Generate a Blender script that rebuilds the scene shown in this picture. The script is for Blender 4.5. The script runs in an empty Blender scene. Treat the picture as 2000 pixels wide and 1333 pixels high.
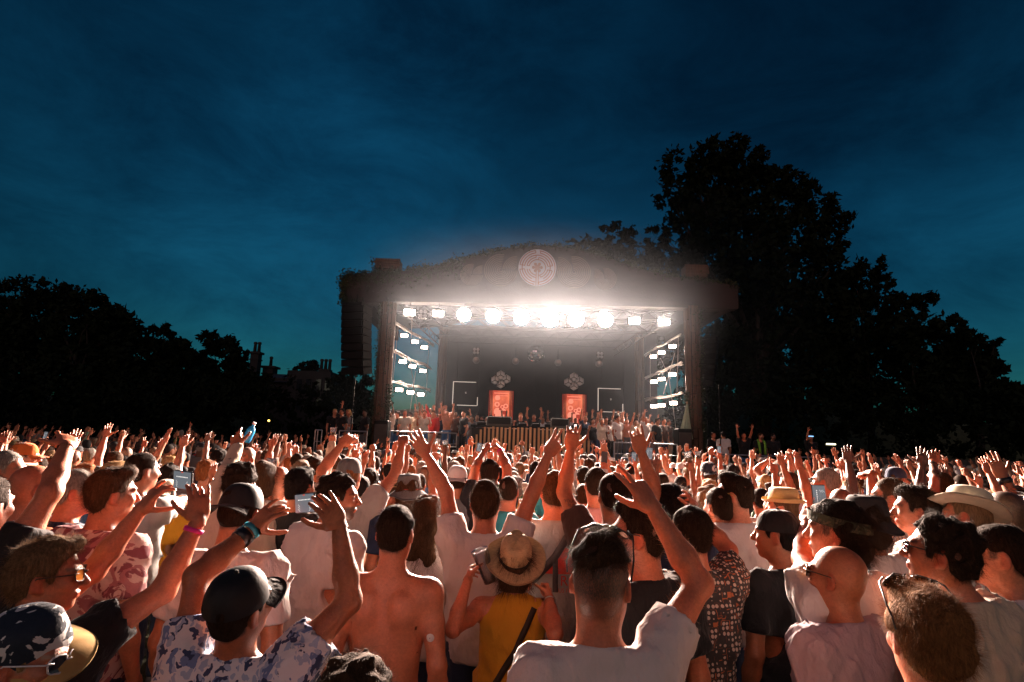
import bpy, math, random
import numpy as np
from mathutils import Vector, Matrix
from mathutils.bvhtree import BVHTree

random.seed(11)
rng = np.random.default_rng(5)
scene = bpy.context.scene
C = scene.collection
R = math.radians

# ------------------------------------------------------------------ camera, sky, sun, exposure
EYE = np.array([0.0, 0.0, 2.10])
FPX, PITCH, ROLL = 1111.0, R(10.0), R(1.85)
cam_d = bpy.data.cameras.new('camera')
cam = bpy.data.objects.new('camera', cam_d)
C.objects.link(cam)
cam_d.sensor_width = 36.0
cam_d.lens = FPX * 36.0 / 2000.0
cam_d.clip_start, cam_d.clip_end = 0.05, 900.0
_f = np.array([0, math.cos(PITCH), math.sin(PITCH)])
_u0 = np.array([0, -math.sin(PITCH), math.cos(PITCH)])
_r0 = np.array([1.0, 0, 0])
_r = _r0 * math.cos(ROLL) + _u0 * math.sin(ROLL)      # horizon falls to the right of the picture
_u = _u0 * math.cos(ROLL) - _r0 * math.sin(ROLL)
cam.matrix_world = Matrix(((_r[0], _u[0], -_f[0], EYE[0]), (_r[1], _u[1], -_f[1], EYE[1]), (_r[2], _u[2], -_f[2], EYE[2]), (0, 0, 0, 1)))
scene.camera = cam


def ray(px, py):
    d = _f * FPX + _r * (px - 1000.0) - _u * (py - 666.5)
    return d / np.linalg.norm(d)


def at(px, py, y):
    """The world point seen at photo pixel (px, py) that lies y metres in front of the camera (measured on the ground)."""
    d = ray(px, py)
    return EYE + d * (y / d[1])


world = bpy.data.worlds.new('World')
scene.world = world
world.use_nodes = True
wn, wl = world.node_tree.nodes, world.node_tree.links
wn.clear()
w_out = wn.new('ShaderNodeOutputWorld')
w_bg = wn.new('ShaderNodeBackground')
w_sky = wn.new('ShaderNodeTexSky')
w_sky.sky_type = 'NISHITA'
w_sky.sun_disc = False
SUN_EL, SUN_AZ = R(2.6), R(188.0)          # low behind the camera, placed there so the sun works as fill
w_sky.sun_elevation = SUN_EL
w_sky.sun_rotation = SUN_AZ
w_sky.air_density, w_sky.dust_density, w_sky.ozone_density = 1.0, 0.6, 4.0
w_tint = wn.new('ShaderNodeMix'); w_tint.data_type = 'RGBA'; w_tint.blend_type = 'MULTIPLY'
w_tint.inputs['Factor'].default_value = 1.0
w_tint.inputs['B'].default_value = (0.15, 0.70, 0.68, 1)
w_tc = wn.new('ShaderNodeTexCoord')
w_map = wn.new('ShaderNodeMapping'); w_map.inputs['Scale'].default_value = (1.0, 1.0, 2.2)
w_map.inputs['Rotation'].default_value = (0.0, R(14), R(20))
w_n1 = wn.new('ShaderNodeTexNoise'); w_n1.inputs['Scale'].default_value = 3.4; w_n1.inputs['Detail'].default_value = 12; w_n1.inputs['Roughness'].default_value = 0.68; w_n1.inputs['Distortion'].default_value = 0.5
w_cr = wn.new('ShaderNodeValToRGB')
w_cr.color_ramp.elements[0].position, w_cr.color_ramp.elements[0].color = 0.32, (0.52, 0.54, 0.58, 1)
w_cr.color_ramp.elements[1].position, w_cr.color_ramp.elements[1].color = 0.68, (1.22, 1.2, 1.16, 1)
w_cl = wn.new('ShaderNodeMix'); w_cl.data_type = 'RGBA'; w_cl.blend_type = 'MULTIPLY'; w_cl.inputs['Factor'].default_value = 1.0
wl.new(w_sky.outputs[0], w_tint.inputs['A'])
wl.new(w_tc.outputs['Generated'], w_map.inputs['Vector'])
wl.new(w_map.outputs[0], w_n1.inputs['Vector'])
wl.new(w_n1.outputs['Fac'], w_cr.inputs[0])
wl.new(w_tint.outputs['Result'], w_cl.inputs['A'])
wl.new(w_cr.outputs[0], w_cl.inputs['B'])
w_n2 = wn.new('ShaderNodeTexNoise'); w_n2.inputs['Scale'].default_value = 1.15; w_n2.inputs['Detail'].default_value = 3; w_n2.inputs['Roughness'].default_value = 0.5
w_map2 = wn.new('ShaderNodeMapping'); w_map2.inputs['Location'].default_value = (0.62, -0.35, 0.1)
wl.new(w_tc.outputs['Generated'], w_map2.inputs['Vector']); wl.new(w_map2.outputs[0], w_n2.inputs['Vector'])
w_cr2 = wn.new('ShaderNodeValToRGB')
w_cr2.color_ramp.elements[0].position, w_cr2.color_ramp.elements[0].color = 0.36, (0.42, 0.43, 0.46, 1)
w_cr2.color_ramp.elements[1].position, w_cr2.color_ramp.elements[1].color = 0.64, (1.45, 1.38, 1.32, 1)
wl.new(w_n2.outputs['Fac'], w_cr2.inputs[0])
w_cl2 = wn.new('ShaderNodeMix'); w_cl2.data_type = 'RGBA'; w_cl2.blend_type = 'MULTIPLY'; w_cl2.inputs['Factor'].default_value = 1.0
wl.new(w_cl.outputs['Result'], w_cl2.inputs['A']); wl.new(w_cr2.outputs[0], w_cl2.inputs['B'])
wl.new(w_cl2.outputs['Result'], w_bg.inputs['Color'])
wl.new(w_bg.outputs[0], w_out.inputs['Surface'])
w_bg.inputs['Strength'].default_value = 0.095

sun_d = bpy.data.lights.new('sun', 'SUN')
sun = bpy.data.objects.new('sun', sun_d)
C.objects.link(sun)
sun_d.energy = 0.75
sun_d.angle = R(80)
sun_d.color = (1.0, 0.50, 0.42)
_sd = Vector((math.sin(SUN_AZ) * math.cos(SUN_EL), math.cos(SUN_AZ) * math.cos(SUN_EL), math.sin(SUN_EL)))
sun.rotation_euler = _sd.to_track_quat('Z', 'Y').to_euler()

LAMP_COL = (1.0, 0.74, 0.60)
LAMP_W, SIDE_W, LENS = 760.0, 130.0, 30.0      # watts of a front lamp and of a side floodlight; what a lens shows
HAZE, SMOKE = 0.0, 0.0020

vs = scene.view_settings
vs.view_transform, vs.look, vs.gamma, vs.exposure = 'Standard', 'None', 1.0, 0.0
vs.use_curve_mapping = False
cy = scene.cycles
cy.use_denoising = True
cy.use_light_tree = True
cy.max_bounces, cy.diffuse_bounces, cy.glossy_bounces, cy.transmission_bounces, cy.volume_bounces, cy.transparent_max_bounces = 5, 3, 2, 4, 0, 6
cy.sample_clamp_indirect = 4.0
cy.caustics_reflective = cy.caustics_refractive = False
cy.volume_step_rate = 2.0


# ------------------------------------------------------------------ helpers
def tag(o, label=None, cat=None, group=None, kind=None):
    if label: o['label'] = label
    if cat: o['category'] = cat
    if group: o['group'] = group
    if kind: o['kind'] = kind
    return o


def empty(name, loc=(0, 0, 0), rz=0.0, label=None, cat=None, group=None):
    o = bpy.data.objects.new(name, None)
    C.objects.link(o)
    o.location = [float(v) for v in loc]
    o.rotation_euler = (0, 0, rz)
    return tag(o, label, cat, group)


def new_mesh(name, V, F, smooth=False, attr=None):
    """Mesh from arrays: F is (n,3) or (n,4) ints, or a list of such arrays."""
    V = np.asarray(V, np.float32)
    Fs = F if isinstance(F, list) else [F]
    Fs = [np.asarray(f, np.int32) for f in Fs if len(f)]
    me = bpy.data.meshes.new(name)
    loops = np.concatenate([f.ravel() for f in Fs]) if Fs else np.zeros(0, np.int32)
    tot = np.concatenate([np.full(len(f), f.shape[1], np.int32) for f in Fs]) if Fs else np.zeros(0, np.int32)
    start = np.concatenate([[0], np.cumsum(tot)[:-1]]).astype(np.int32) if len(tot) else tot
    me.vertices.add(len(V)); me.vertices.foreach_set('co', V.ravel())
    me.loops.add(len(loops)); me.loops.foreach_set('vertex_index', loops)
    me.polygons.add(len(tot)); me.polygons.foreach_set('loop_start', start); me.polygons.foreach_set('loop_total', tot)
    if smooth: me.polygons.foreach_set('use_smooth', np.ones(len(tot), bool))
    for k, a in (attr or {}).items():
        a = np.asarray(a, np.float32)
        if a.ndim == 1:
            at_ = me.attributes.new(k, 'FLOAT', 'POINT'); at_.data.foreach_set('value', a)
        else:
            at_ = me.attributes.new(k, 'FLOAT_COLOR', 'POINT')
            at_.data.foreach_set('color', np.concatenate([a, np.ones((len(a), 1), np.float32)], 1).ravel())
    me.update(calc_edges=True)
    return me


def link(name, me, mat, parent=None, col=None):
    o = bpy.data.objects.new(name, me)
    C.objects.link(o)
    if mat is not None and len(me.materials) == 0: me.materials.append(mat)
    if parent is not None: o.parent = parent
    if col is not None: o.color = (col[0], col[1], col[2], 1)
    return o


class MB:
    """Collects boxes, tubes, lathes and faces into one mesh."""
    def __init__(s): s.v, s.f = [], []
    def face_pts(s, pts):
        n = len(s.v); s.v += [tuple(map(float, p)) for p in pts]; s.f.append(tuple(range(n, n + len(pts))))
    def box(s, c, size, rot=None, taper=1.0, bev=0.0):
        x, y, z = size[0] / 2, size[1] / 2, size[2] / 2
        n = len(s.v); M_ = rot if rot is not None else Matrix.Identity(3); c = Vector([float(q) for q in c])
        if bev <= 0:
            P = [(sx * x * (taper if sz > 0 else 1), sy * y * (taper if sz > 0 else 1), sz * z) for sz in (-1, 1) for sx, sy in ((-1, -1), (1, -1), (1, 1), (-1, 1))]
            s.v += [tuple(c + M_ @ Vector(p)) for p in P]
            s.f += [tuple(n + i for i in q) for q in ((3, 2, 1, 0), (4, 5, 6, 7), (0, 1, 5, 4), (1, 2, 6, 5), (2, 3, 7, 6), (3, 0, 4, 7))]
        else:
            b = min(bev, x, y, z)
            ring = lambda zz, i: [(-x + i, -y, zz), (x - i, -y, zz), (x, -y + i, zz), (x, y - i, zz), (x - i, y, zz), (-x + i, y, zz), (-x, y - i, zz), (-x, -y + i, zz)]
            rings = [[(p[0] * (1 - b / x), p[1] * (1 - b / y), -z) for p in ring(0, b)], ring(-z + b, b), ring(z - b, b), [(p[0] * (1 - b / x), p[1] * (1 - b / y), z) for p in ring(0, b)]]
            for r_ in rings: s.v += [tuple(c + M_ @ Vector(p)) for p in r_]
            s.f.append(tuple(n + i for i in reversed(range(8)))); s.f.append(tuple(n + 24 + i for i in range(8)))
            for k in range(3):
                for i in range(8):
                    s.f.append((n + 8 * k + i, n + 8 * k + (i + 1) % 8, n + 8 * k + 8 + (i + 1) % 8, n + 8 * k + 8 + i))
    def tube(s, pts, r, n=8, cap=True):
        P = [Vector([float(q) for q in p]) for p in pts]
        rs = r if hasattr(r, '__len__') else [r] * len(P)
        b0 = len(s.v); up = None
        for i, p in enumerate(P):
            d = (P[min(i + 1, len(P) - 1)] - P[max(i - 1, 0)]).normalized()
            if up is None: up = Vector((0, 0, 1)) if abs(d.z) < 0.9 else Vector((1, 0, 0))
            a = d.cross(up).normalized(); up = a.cross(d).normalized()
            for k in range(n):
                t = 2 * math.pi * k / n
                s.v.append(tuple(p + (a * math.cos(t) + up * math.sin(t)) * rs[i]))
        for i in range(len(P) - 1):
            for k in range(n):
                s.f.append((b0 + i * n + k, b0 + i * n + (k + 1) % n, b0 + (i + 1) * n + (k + 1) % n, b0 + (i + 1) * n + k))
        if cap:
            s.f.append(tuple(b0 + k for k in reversed(range(n)))); s.f.append(tuple(b0 + (len(P) - 1) * n + k for k in range(n)))
    def lathe(s, prof, n=24, M_=None, cap=True):
        M_ = M_ if M_ is not None else Matrix.Identity(4)
        b0 = len(s.v)
        for r_, z in prof:
            for k in range(n):
                t = 2 * math.pi * k / n
                s.v.append(tuple(M_ @ Vector((r_ * math.cos(t), r_ * math.sin(t), z))))
        for i in range(len(prof) - 1):
            for k in range(n):
                s.f.append((b0 + i * n + k, b0 + i * n + (k + 1) % n, b0 + (i + 1) * n + (k + 1) % n, b0 + (i + 1) * n + k))
        if cap:
            s.f.append(tuple(b0 + k for k in reversed(range(n)))); s.f.append(tuple(b0 + (len(prof) - 1) * n + k for k in range(n)))
    def prism(s, outline, d0, d1, axis='y'):
        """A closed outline of (x, z) pairs pushed from d0 to d1 along y."""
        n = len(s.v); m = len(outline)
        for d in (d0, d1): s.v += [(float(a), float(d), float(b)) for a, b in outline]
        s.f.append(tuple(n + i for i in range(m))); s.f.append(tuple(n + m + i for i in reversed(range(m))))
        for i in range(m): s.f.append((n + (i + 1) % m, n + i, n + m + i, n + m + (i + 1) % m))
    def mesh(s, name, smooth=False):
        me = bpy.data.meshes.new(name)
        me.from_pydata(s.v, [], s.f)
        if smooth: me.polygons.foreach_set('use_smooth', np.ones(len(me.polygons), bool))
        me.update()
        return me
    def build(s, name, mat, parent=None, smooth=False, col=None):
        return link(name, s.mesh(name, smooth), mat, parent, col)


# ------------------------------------------------------------------ materials
def nodes_of(m):
    m.use_nodes = True
    nt = m.node_tree
    b = nt.nodes.get('Principled BSDF')
    return nt, b


def mat(name, col, rough=0.7, metal=0.0, noise=None, bump=0.0, bscale=40.0, spec=0.5, emit=None, coords='Object', objcol=False, sss=0.0, sheen=0.0, **kw):
    """A procedural material. noise=(scale, amount) varies its colour, bump adds fine relief; objcol multiplies in the object's own colour."""
    m = bpy.data.materials.new(name)
    nt, b = nodes_of(m)
    N, L = nt.nodes.new, nt.links.new
    b.inputs['Roughness'].default_value = rough
    b.inputs['Metallic'].default_value = metal
    b.inputs['Specular IOR Level'].default_value = spec
    tc = N('ShaderNodeTexCoord')
    src = None
    base = N('ShaderNodeRGB'); base.outputs[0].default_value = (*col, 1)
    src = base.outputs[0]
    if objcol:
        oi = N('ShaderNodeObjectInfo')
        src = oi.outputs['Color']
    if noise:
        no = N('ShaderNodeTexNoise'); no.inputs['Scale'].default_value = noise[0]; no.inputs['Detail'].default_value = 6
        if 'stretch' in kw:
            mp = N('ShaderNodeMapping'); mp.inputs['Scale'].default_value = kw['stretch']
            L(tc.outputs[coords], mp.inputs['Vector']); L(mp.outputs[0], no.inputs['Vector'])
        else:
            L(tc.outputs[coords], no.inputs['Vector'])
        mr = N('ShaderNodeMapRange'); mr.inputs['From Min'].default_value = 0.25; mr.inputs['From Max'].default_value = 0.75
        mr.inputs['To Min'].default_value = 1 - noise[1]; mr.inputs['To Max'].default_value = 1 + noise[1]
        L(no.outputs['Fac'], mr.inputs['Value'])
        mx = N('ShaderNodeVectorMath'); mx.operation = 'SCALE'
        L(src, mx.inputs[0]); L(mr.outputs[0], mx.inputs['Scale'])
        src = mx.outputs[0]
    L(src, b.inputs['Base Color'])
    if bump:
        n2 = N('ShaderNodeTexNoise'); n2.inputs['Scale'].default_value = bscale; n2.inputs['Detail'].default_value = 4
        if 'bstretch' in kw:
            mp = N('ShaderNodeMapping'); mp.inputs['Scale'].default_value = kw['bstretch']
            L(tc.outputs[coords], mp.inputs['Vector']); L(mp.outputs[0], n2.inputs['Vector'])
        else:
            L(tc.outputs[coords], n2.inputs['Vector'])
        bp = N('ShaderNodeBump'); bp.inputs['Strength'].default_value = min(1.0, bump); bp.inputs['Distance'].default_value = kw.get('bdist', 0.01)
        L(n2.outputs['Fac'], bp.inputs['Height']); L(bp.outputs[0], b.inputs['Normal'])
    if sss:
        b.inputs['Subsurface Weight'].default_value = sss
        b.inputs['Subsurface Radius'].default_value = (1.0, 0.35, 0.2)
        b.inputs['Subsurface Scale'].default_value = 0.012
    if sheen:
        b.inputs['Sheen Weight'].default_value = sheen
        b.inputs['Sheen Roughness'].default_value = 0.4
    if emit:
        b.inputs['Emission Color'].default_value = (*emit[0], 1)
        b.inputs['Emission Strength'].default_value = emit[1]
    return m
# ------------------------------------------------------------------ people: distance fields turned into meshes
A = lambda *v: np.array(v, np.float64)


def nrm(v):
    v = np.asarray(v, float)
    return v / max(1e-9, np.linalg.norm(v))


def cone(a, b, ra, rb, k=0.02): return ('c', np.asarray(a, float), np.asarray(b, float), ra, rb, k)
def ell(c, r, k=0.02, M_=None): return ('e', np.asarray(c, float), np.asarray(r, float), M_, k, 1)
def sub(c, r, k=0.01, M_=None): return ('e', np.asarray(c, float), np.asarray(r, float), M_, k, -1)
def subcone(a, b, ra, rb, k=0.006): return ('s', np.asarray(a, float), np.asarray(b, float), ra, rb, k)
def torus(c, n, R_, r, k=0.008): return ('t', np.asarray(c, float), nrm(n), R_, r, k)


def xform(prims, M_, piv, off=(0, 0, 0)):
    """Prims turned by rotation matrix M_ about piv, then moved."""
    out = []; off = np.asarray(off, float)
    T = lambda p: M_ @ (p - piv) + piv + off
    for p in prims:
        if p[0] in 'cs': out.append((p[0], T(p[1]), T(p[2]), *p[3:]))
        elif p[0] == 't': out.append(('t', T(p[1]), M_ @ p[2], *p[3:]))
        else: out.append(('e', T(p[1]), p[2], M_ if p[3] is None else M_ @ p[3], *p[4:]))
    return out


def field(prims, lo, hi, h, post=None):
    lo = np.asarray(lo, float); n = np.maximum(4, np.ceil((np.asarray(hi) - lo) / h).astype(int) + 1)
    ax = [(lo[i] + h * np.arange(n[i])).astype(np.float32) for i in range(3)]
    F = np.full(n, 0.5, np.float32)
    for p in prims:
        kind = p[0]
        if kind in 'cs':
            _, a, b, ra, rb, k = p; m = max(ra, rb) + k + 2.5 * h
            l, u = np.minimum(a, b) - m, np.maximum(a, b) + m
        elif kind == 't':
            _, c, nn, RR, rr, k = p; m = RR + rr + k + 2.5 * h; l, u = c - m, c + m
        else:
            _, c, r, M_, k, sg = p
            e = r if M_ is None else np.sqrt(((M_ ** 2) @ (r ** 2)))
            l, u = c - e - k - 2.5 * h, c + e + k + 2.5 * h
        i0 = np.clip(np.floor((l - lo) / h).astype(int), 0, n); i1 = np.clip(np.ceil((u - lo) / h).astype(int) + 1, 0, n)
        if np.any(i1 - i0 < 1): continue
        sl = tuple(slice(i0[q], i1[q]) for q in range(3))
        X, Y, Z = ax[0][sl[0]][:, None, None], ax[1][sl[1]][None, :, None], ax[2][sl[2]][None, None, :]
        if kind in 'cs':
            ba = (b - a).astype(np.float32); L2 = max(1e-9, float(ba @ ba))
            x, y, z = X - np.float32(a[0]), Y - np.float32(a[1]), Z - np.float32(a[2])
            t = np.clip((x * ba[0] + y * ba[1] + z * ba[2]) / np.float32(L2), 0, 1)
            d = np.sqrt((x - t * ba[0]) ** 2 + (y - t * ba[1]) ** 2 + (z - t * ba[2]) ** 2) - (np.float32(ra) + t * np.float32(rb - ra))
        elif kind == 't':
            x, y, z = X - np.float32(c[0]), Y - np.float32(c[1]), Z - np.float32(c[2])
            hh = x * np.float32(nn[0]) + y * np.float32(nn[1]) + z * np.float32(nn[2])
            q = np.sqrt(np.maximum(0, x * x + y * y + z * z - hh * hh)) - np.float32(RR)
            d = np.sqrt(q * q + hh * hh) - np.float32(rr)
        else:
            x, y, z = X - np.float32(c[0]), Y - np.float32(c[1]), Z - np.float32(c[2])
            if M_ is not None:
                m = M_.astype(np.float32)
                x, y, z = m[0, 0] * x + m[1, 0] * y + m[2, 0] * z, m[0, 1] * x + m[1, 1] * y + m[2, 1] * z, m[0, 2] * x + m[1, 2] * y + m[2, 2] * z
            ir = (1 / r).astype(np.float32)
            k0 = np.sqrt((x * ir[0]) ** 2 + (y * ir[1]) ** 2 + (z * ir[2]) ** 2)
            k1 = np.sqrt((x * ir[0] ** 2) ** 2 + (y * ir[1] ** 2) ** 2 + (z * ir[2] ** 2) ** 2)
            d = k0 * (k0 - 1) / np.maximum(k1, 1e-6)
        S = F[sl]
        if kind == 's' or (kind == 'e' and sg < 0):
            d = -d; hh = np.maximum(np.float32(k) - np.abs(S - d), 0) / np.float32(k)
            F[sl] = np.maximum(S, d) + hh * hh * np.float32(k * 0.25)
        else:
            hh = np.maximum(np.float32(k) - np.abs(S - d), 0) / np.float32(k)
            F[sl] = np.minimum(S, d) - hh * hh * np.float32(k * 0.25)
    if post is not None:
        idx = np.nonzero(np.abs(F) < 0.05)
        P = np.stack([ax[q][idx[q]] for q in range(3)], 1)
        F[idx] = post(P, F[idx])
    return F, lo


_CO = np.array([(i, j, k) for i in (0, 1) for j in (0, 1) for k in (0, 1)])
_ED = [(a, b) for a in range(8) for b in range(a + 1, 8) if np.abs(_CO[a] - _CO[b]).sum() == 1]


def surf(F, lo, h):
    """Surface nets: the zero surface of F as quads."""
    S = F < 0
    cnt = np.zeros(tuple(np.array(F.shape) - 1), np.uint8)
    for i, j, k in _CO:
        cnt += S[i:F.shape[0] - 1 + i, j:F.shape[1] - 1 + j, k:F.shape[2] - 1 + k]
    act = (cnt > 0) & (cnt < 8)
    I = np.argwhere(act)
    if len(I) == 0: return np.zeros((0, 3), np.float32), np.zeros((0, 4), np.int32)
    ids = np.full(cnt.shape, -1, np.int32); ids[act] = np.arange(len(I))
    val = np.stack([F[I[:, 0] + c[0], I[:, 1] + c[1], I[:, 2] + c[2]] for c in _CO], 1)
    acc = np.zeros((len(I), 3)); n = np.zeros(len(I))
    for a, b in _ED:
        va, vb = val[:, a], val[:, b]
        m = (va < 0) != (vb < 0)
        t = np.where(m, va / np.where(m, va - vb, 1), 0)
        acc += np.where(m[:, None], _CO[a] + t[:, None] * (_CO[b] - _CO[a]), 0); n += m
    V = (I + acc / n[:, None]) * h + lo
    Q = []
    for axn in range(3):
        sl0 = [slice(1, -1)] * 3; sl1 = [slice(1, -1)] * 3
        sl0[axn] = slice(0, -1); sl1[axn] = slice(1, None)
        a, b = S[tuple(sl0)], S[tuple(sl1)]
        off = np.array([1, 1, 1]); off[axn] = 0
        for flip in (0, 1):
            E = np.argwhere(a & ~b if flip == 0 else ~a & b) + off
            if not len(E): continue
            u, v = (axn + 1) % 3, (axn + 2) % 3
            def g(du, dv):
                q = E.copy(); q[:, u] -= du; q[:, v] -= dv
                return ids[q[:, 0], q[:, 1], q[:, 2]]
            quad = np.stack([g(1, 1), g(0, 1), g(0, 0), g(1, 0)], 1)
            Q.append(quad if flip == 0 else quad[:, ::-1])
    Q = np.concatenate(Q); Q = Q[(Q >= 0).all(1)]
    return V.astype(np.float32), Q


def bounds(prims, pad=0.02):
    l, u = [], []
    for p in prims:
        if p[0] == 'c':
            m = max(p[3], p[4]); l.append(np.minimum(p[1], p[2]) - m); u.append(np.maximum(p[1], p[2]) + m)
        elif p[0] == 'e' and p[5] > 0:
            e = p[2] if p[3] is None else np.sqrt((p[3] ** 2) @ (p[2] ** 2)); l.append(p[1] - e); u.append(p[1] + e)
        elif p[0] == 't': l.append(p[1] - p[3] - p[4]); u.append(p[1] + p[3] + p[4])
    return np.min(l, 0) - pad, np.max(u, 0) + pad


def shell(prims, h, lo=None, hi=None, post=None, keep=None):
    l, u = bounds(prims, 2 * h)
    if lo is not None: l = np.maximum(l, lo)
    if hi is not None: u = np.minimum(u, hi)
    V, Q = surf(*field(prims, l, u, h, post), h)
    if keep is not None and len(Q):
        Q = Q[keep(V[Q].mean(1))]
    return compact(V, Q)


def compact(V, Q):
    used = np.zeros(len(V), bool); used[Q.ravel()] = True
    mp = np.cumsum(used) - 1
    return V[used], mp[Q].astype(np.int32)


def join(parts):
    Vs, Qs, n = [], [], 0
    for V, Q in parts:
        Vs.append(V); Qs.append(Q + n); n += len(V)
    return np.concatenate(Vs), np.concatenate(Qs)


def folds(seed, amp, f0=45.0, aniso=(1, 1, 0.3)):
    """Cloth folds: long ridges standing out of the surface (never cutting into it)."""
    r = np.random.default_rng(seed)
    K = r.normal(size=(3, 3)) * np.array(aniso); K = K / np.linalg.norm(K, axis=1)[:, None] * f0 * r.uniform(0.6, 1.5, (3, 1))
    W = r.normal(size=(3, 3)) * f0 * 0.16; G = r.normal(size=(3, 3)) * f0 * 0.28; ph = r.uniform(0, 6.3, (3, 3))
    def f(P):
        o = np.zeros(len(P), np.float32)
        for i in range(3):
            s = np.sin(P @ K[i] * 0.5 + ph[i, 0] + 1.1 * np.sin(P @ W[i] + ph[i, 1]))
            g = np.clip(0.15 + 0.85 * np.sin(P @ G[i] + ph[i, 2]), 0, 1)
            o += (np.clip(1 - 1.35 * np.abs(s), 0, 1) ** 1.5 * g).astype(np.float32)
        return o * amp
    return f


def lumps(seed, amp, f0=60.0, octs=2):
    r = np.random.default_rng(seed)
    K = [(r.normal(size=(5, 3)), r.uniform(0, 6.3, 5)) for _ in range(octs)]
    def f(P):
        o = np.zeros(len(P), np.float32)
        for q, (k, ph) in enumerate(K):
            k = k / np.linalg.norm(k, axis=1)[:, None] * f0 * 2 ** q
            wob = 0.8 * np.sin(P @ (k[0][[1, 2, 0]] * 0.5))
            for i in range(5): o += (np.sin(P @ k[i] + ph[i] + wob) * 0.45 / 2 ** q).astype(np.float32)
        return o * amp
    return f


HEADC = A(0, 0.012, 1.655); HEADP = A(0, -0.012, 1.545)


def rot(yaw=0.0, pitch=0.0, roll=0.0):
    """Head rotation: yaw>0 turns to the person's left, pitch>0 lifts the chin, roll>0 tips to the right."""
    return np.array(Matrix.Rotation(yaw, 3, 'Z') @ Matrix.Rotation(pitch, 3, 'X') @ Matrix.Rotation(roll, 3, 'Y'))


def head_prims(female=False, face=True, seed=0):
    r = np.random.default_rng(seed + 77)
    j = 0.9 if female else 1.0
    jit = lambda a: 1 + r.uniform(-a, a)
    nl, jw = jit(0.25), jit(0.12) * j
    P = [ell((0, -0.014, 0.037), (0.076, 0.097, 0.086), 0.02), ell((0, -0.036, -0.02), (0.062, 0.062, 0.06), 0.03),
         ell((0, 0.026, -0.02), (0.063, 0.066, 0.078), 0.03), ell((0, 0.034, -0.062), (0.05 * jw, 0.052, 0.05), 0.03),
         ell((0, 0.064, -0.096), (0.026 * jw, 0.024, 0.019), 0.03)]
    for s in (-1, 1):
        P += [ell((s * 0.05 * jw, 0.004, -0.062), (0.017, 0.034, 0.032), 0.03), ell((s * 0.043, 0.066, -0.02), (0.022, 0.022, 0.02), 0.025)]
    if face:
        P += [ell((0, 0.082, 0.028), (0.052, 0.017, 0.012), 0.02)]
        for s in (-1, 1):
            P += [sub((s * 0.031, 0.103, 0.008), (0.020, 0.016, 0.014), 0.014), ell((s * 0.031, 0.078, 0.006), (0.0125, 0.0125, 0.0125), 0.004)]
        P += [cone((0, 0.092, 0.016), (0, 0.112 + 0.006 * nl, -0.024), 0.0085, 0.0115, 0.012), ell((0, 0.108, -0.03), (0.017, 0.012, 0.009), 0.010),
              ell((0, 0.0935, -0.056), (0.024, 0.010, 0.0065), 0.008), ell((0, 0.0925, -0.067), (0.021, 0.010, 0.007), 0.006), sub((0, 0.107, -0.0615), (0.022, 0.006, 0.0016), 0.003)]
    else:
        P += [ell((0, 0.1, -0.015), (0.014, 0.018, 0.025), 0.02)]
    for s in (-1, 1):
        Me = np.array(Matrix.Rotation(s * 0.35, 3, 'Z') @ Matrix.Rotation(-0.2, 3, 'X'))
        P += [ell((s * 0.079, -0.012, -0.008), (0.0095, 0.019, 0.033), 0.008, Me), sub((s * 0.0905, -0.008, -0.004), (0.008, 0.011, 0.02), 0.005, Me), cone((s * 0.074, 0.002, -0.035), (s * 0.077, -0.004, -0.03), 0.008, 0.008, 0.006)]
    return P


FING = [(0.031, 0.070, 0.0092), (0.0105, 0.078, 0.0095), (-0.0105, 0.073, 0.0090), (-0.030, 0.057, 0.0080)]
POSES = {  # per finger: (curl at the knuckle, middle, tip), spread; thumb: (along, out, over the palm), bend
    'open': ([(0.05, 0.12, 0.1), (0.02, 0.1, 0.1), (0.05, 0.14, 0.1), (0.08, 0.16, 0.1)], 0.17, (0.50, 0.82, 0.22), 0.15),
    'flat': ([(0.2, 0.12, 0.1)] * 4, 0.04, (0.78, 0.55, 0.25), 0.2),
    'fist': ([(1.35, 1.6, 0.9)] * 4, 0.0, (0.55, 0.30, 0.75), 0.9),
    'point': ([(0.05, 0.1, 0.05), (1.3, 1.6, 0.9), (1.35, 1.6, 0.9), (1.35, 1.6, 0.9)], 0.02, (0.55, 0.25, 0.8), 0.8),
    'peace': ([(0.05, 0.1, 0.05), (0.0, 0.15, 0.05), (1.3, 1.6, 0.9), (1.35, 1.6, 0.9)], 0.24, (0.6, 0.15, 0.8), 0.9),
    'relax': ([(0.35, 0.45, 0.3), (0.45, 0.5, 0.3), (0.55, 0.6, 0.35), (0.65, 0.65, 0.4)], 0.05, (0.7, 0.6, 0.4), 0.3),
    'claw': ([(0.1, 0.35, 0.3), (0.45, 0.6, 0.3), (0.7, 0.8, 0.4), (0.3, 0.5, 0.3)], 0.14, (0.6, 0.75, 0.3), 0.3),
    'grip': ([(0.75, 0.85, 0.5), (0.8, 0.85, 0.5), (0.85, 0.9, 0.5), (0.9, 0.9, 0.5)], 0.05, (0.65, 0.55, 0.75), 0.4),
    'hold': ([(0.25, 0.5, 0.4), (0.35, 0.6, 0.4), (0.45, 0.6, 0.4), (0.15, 0.2, 0.2)], 0.1, (0.55, 0.65, 0.7), 0.35),
}


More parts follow.
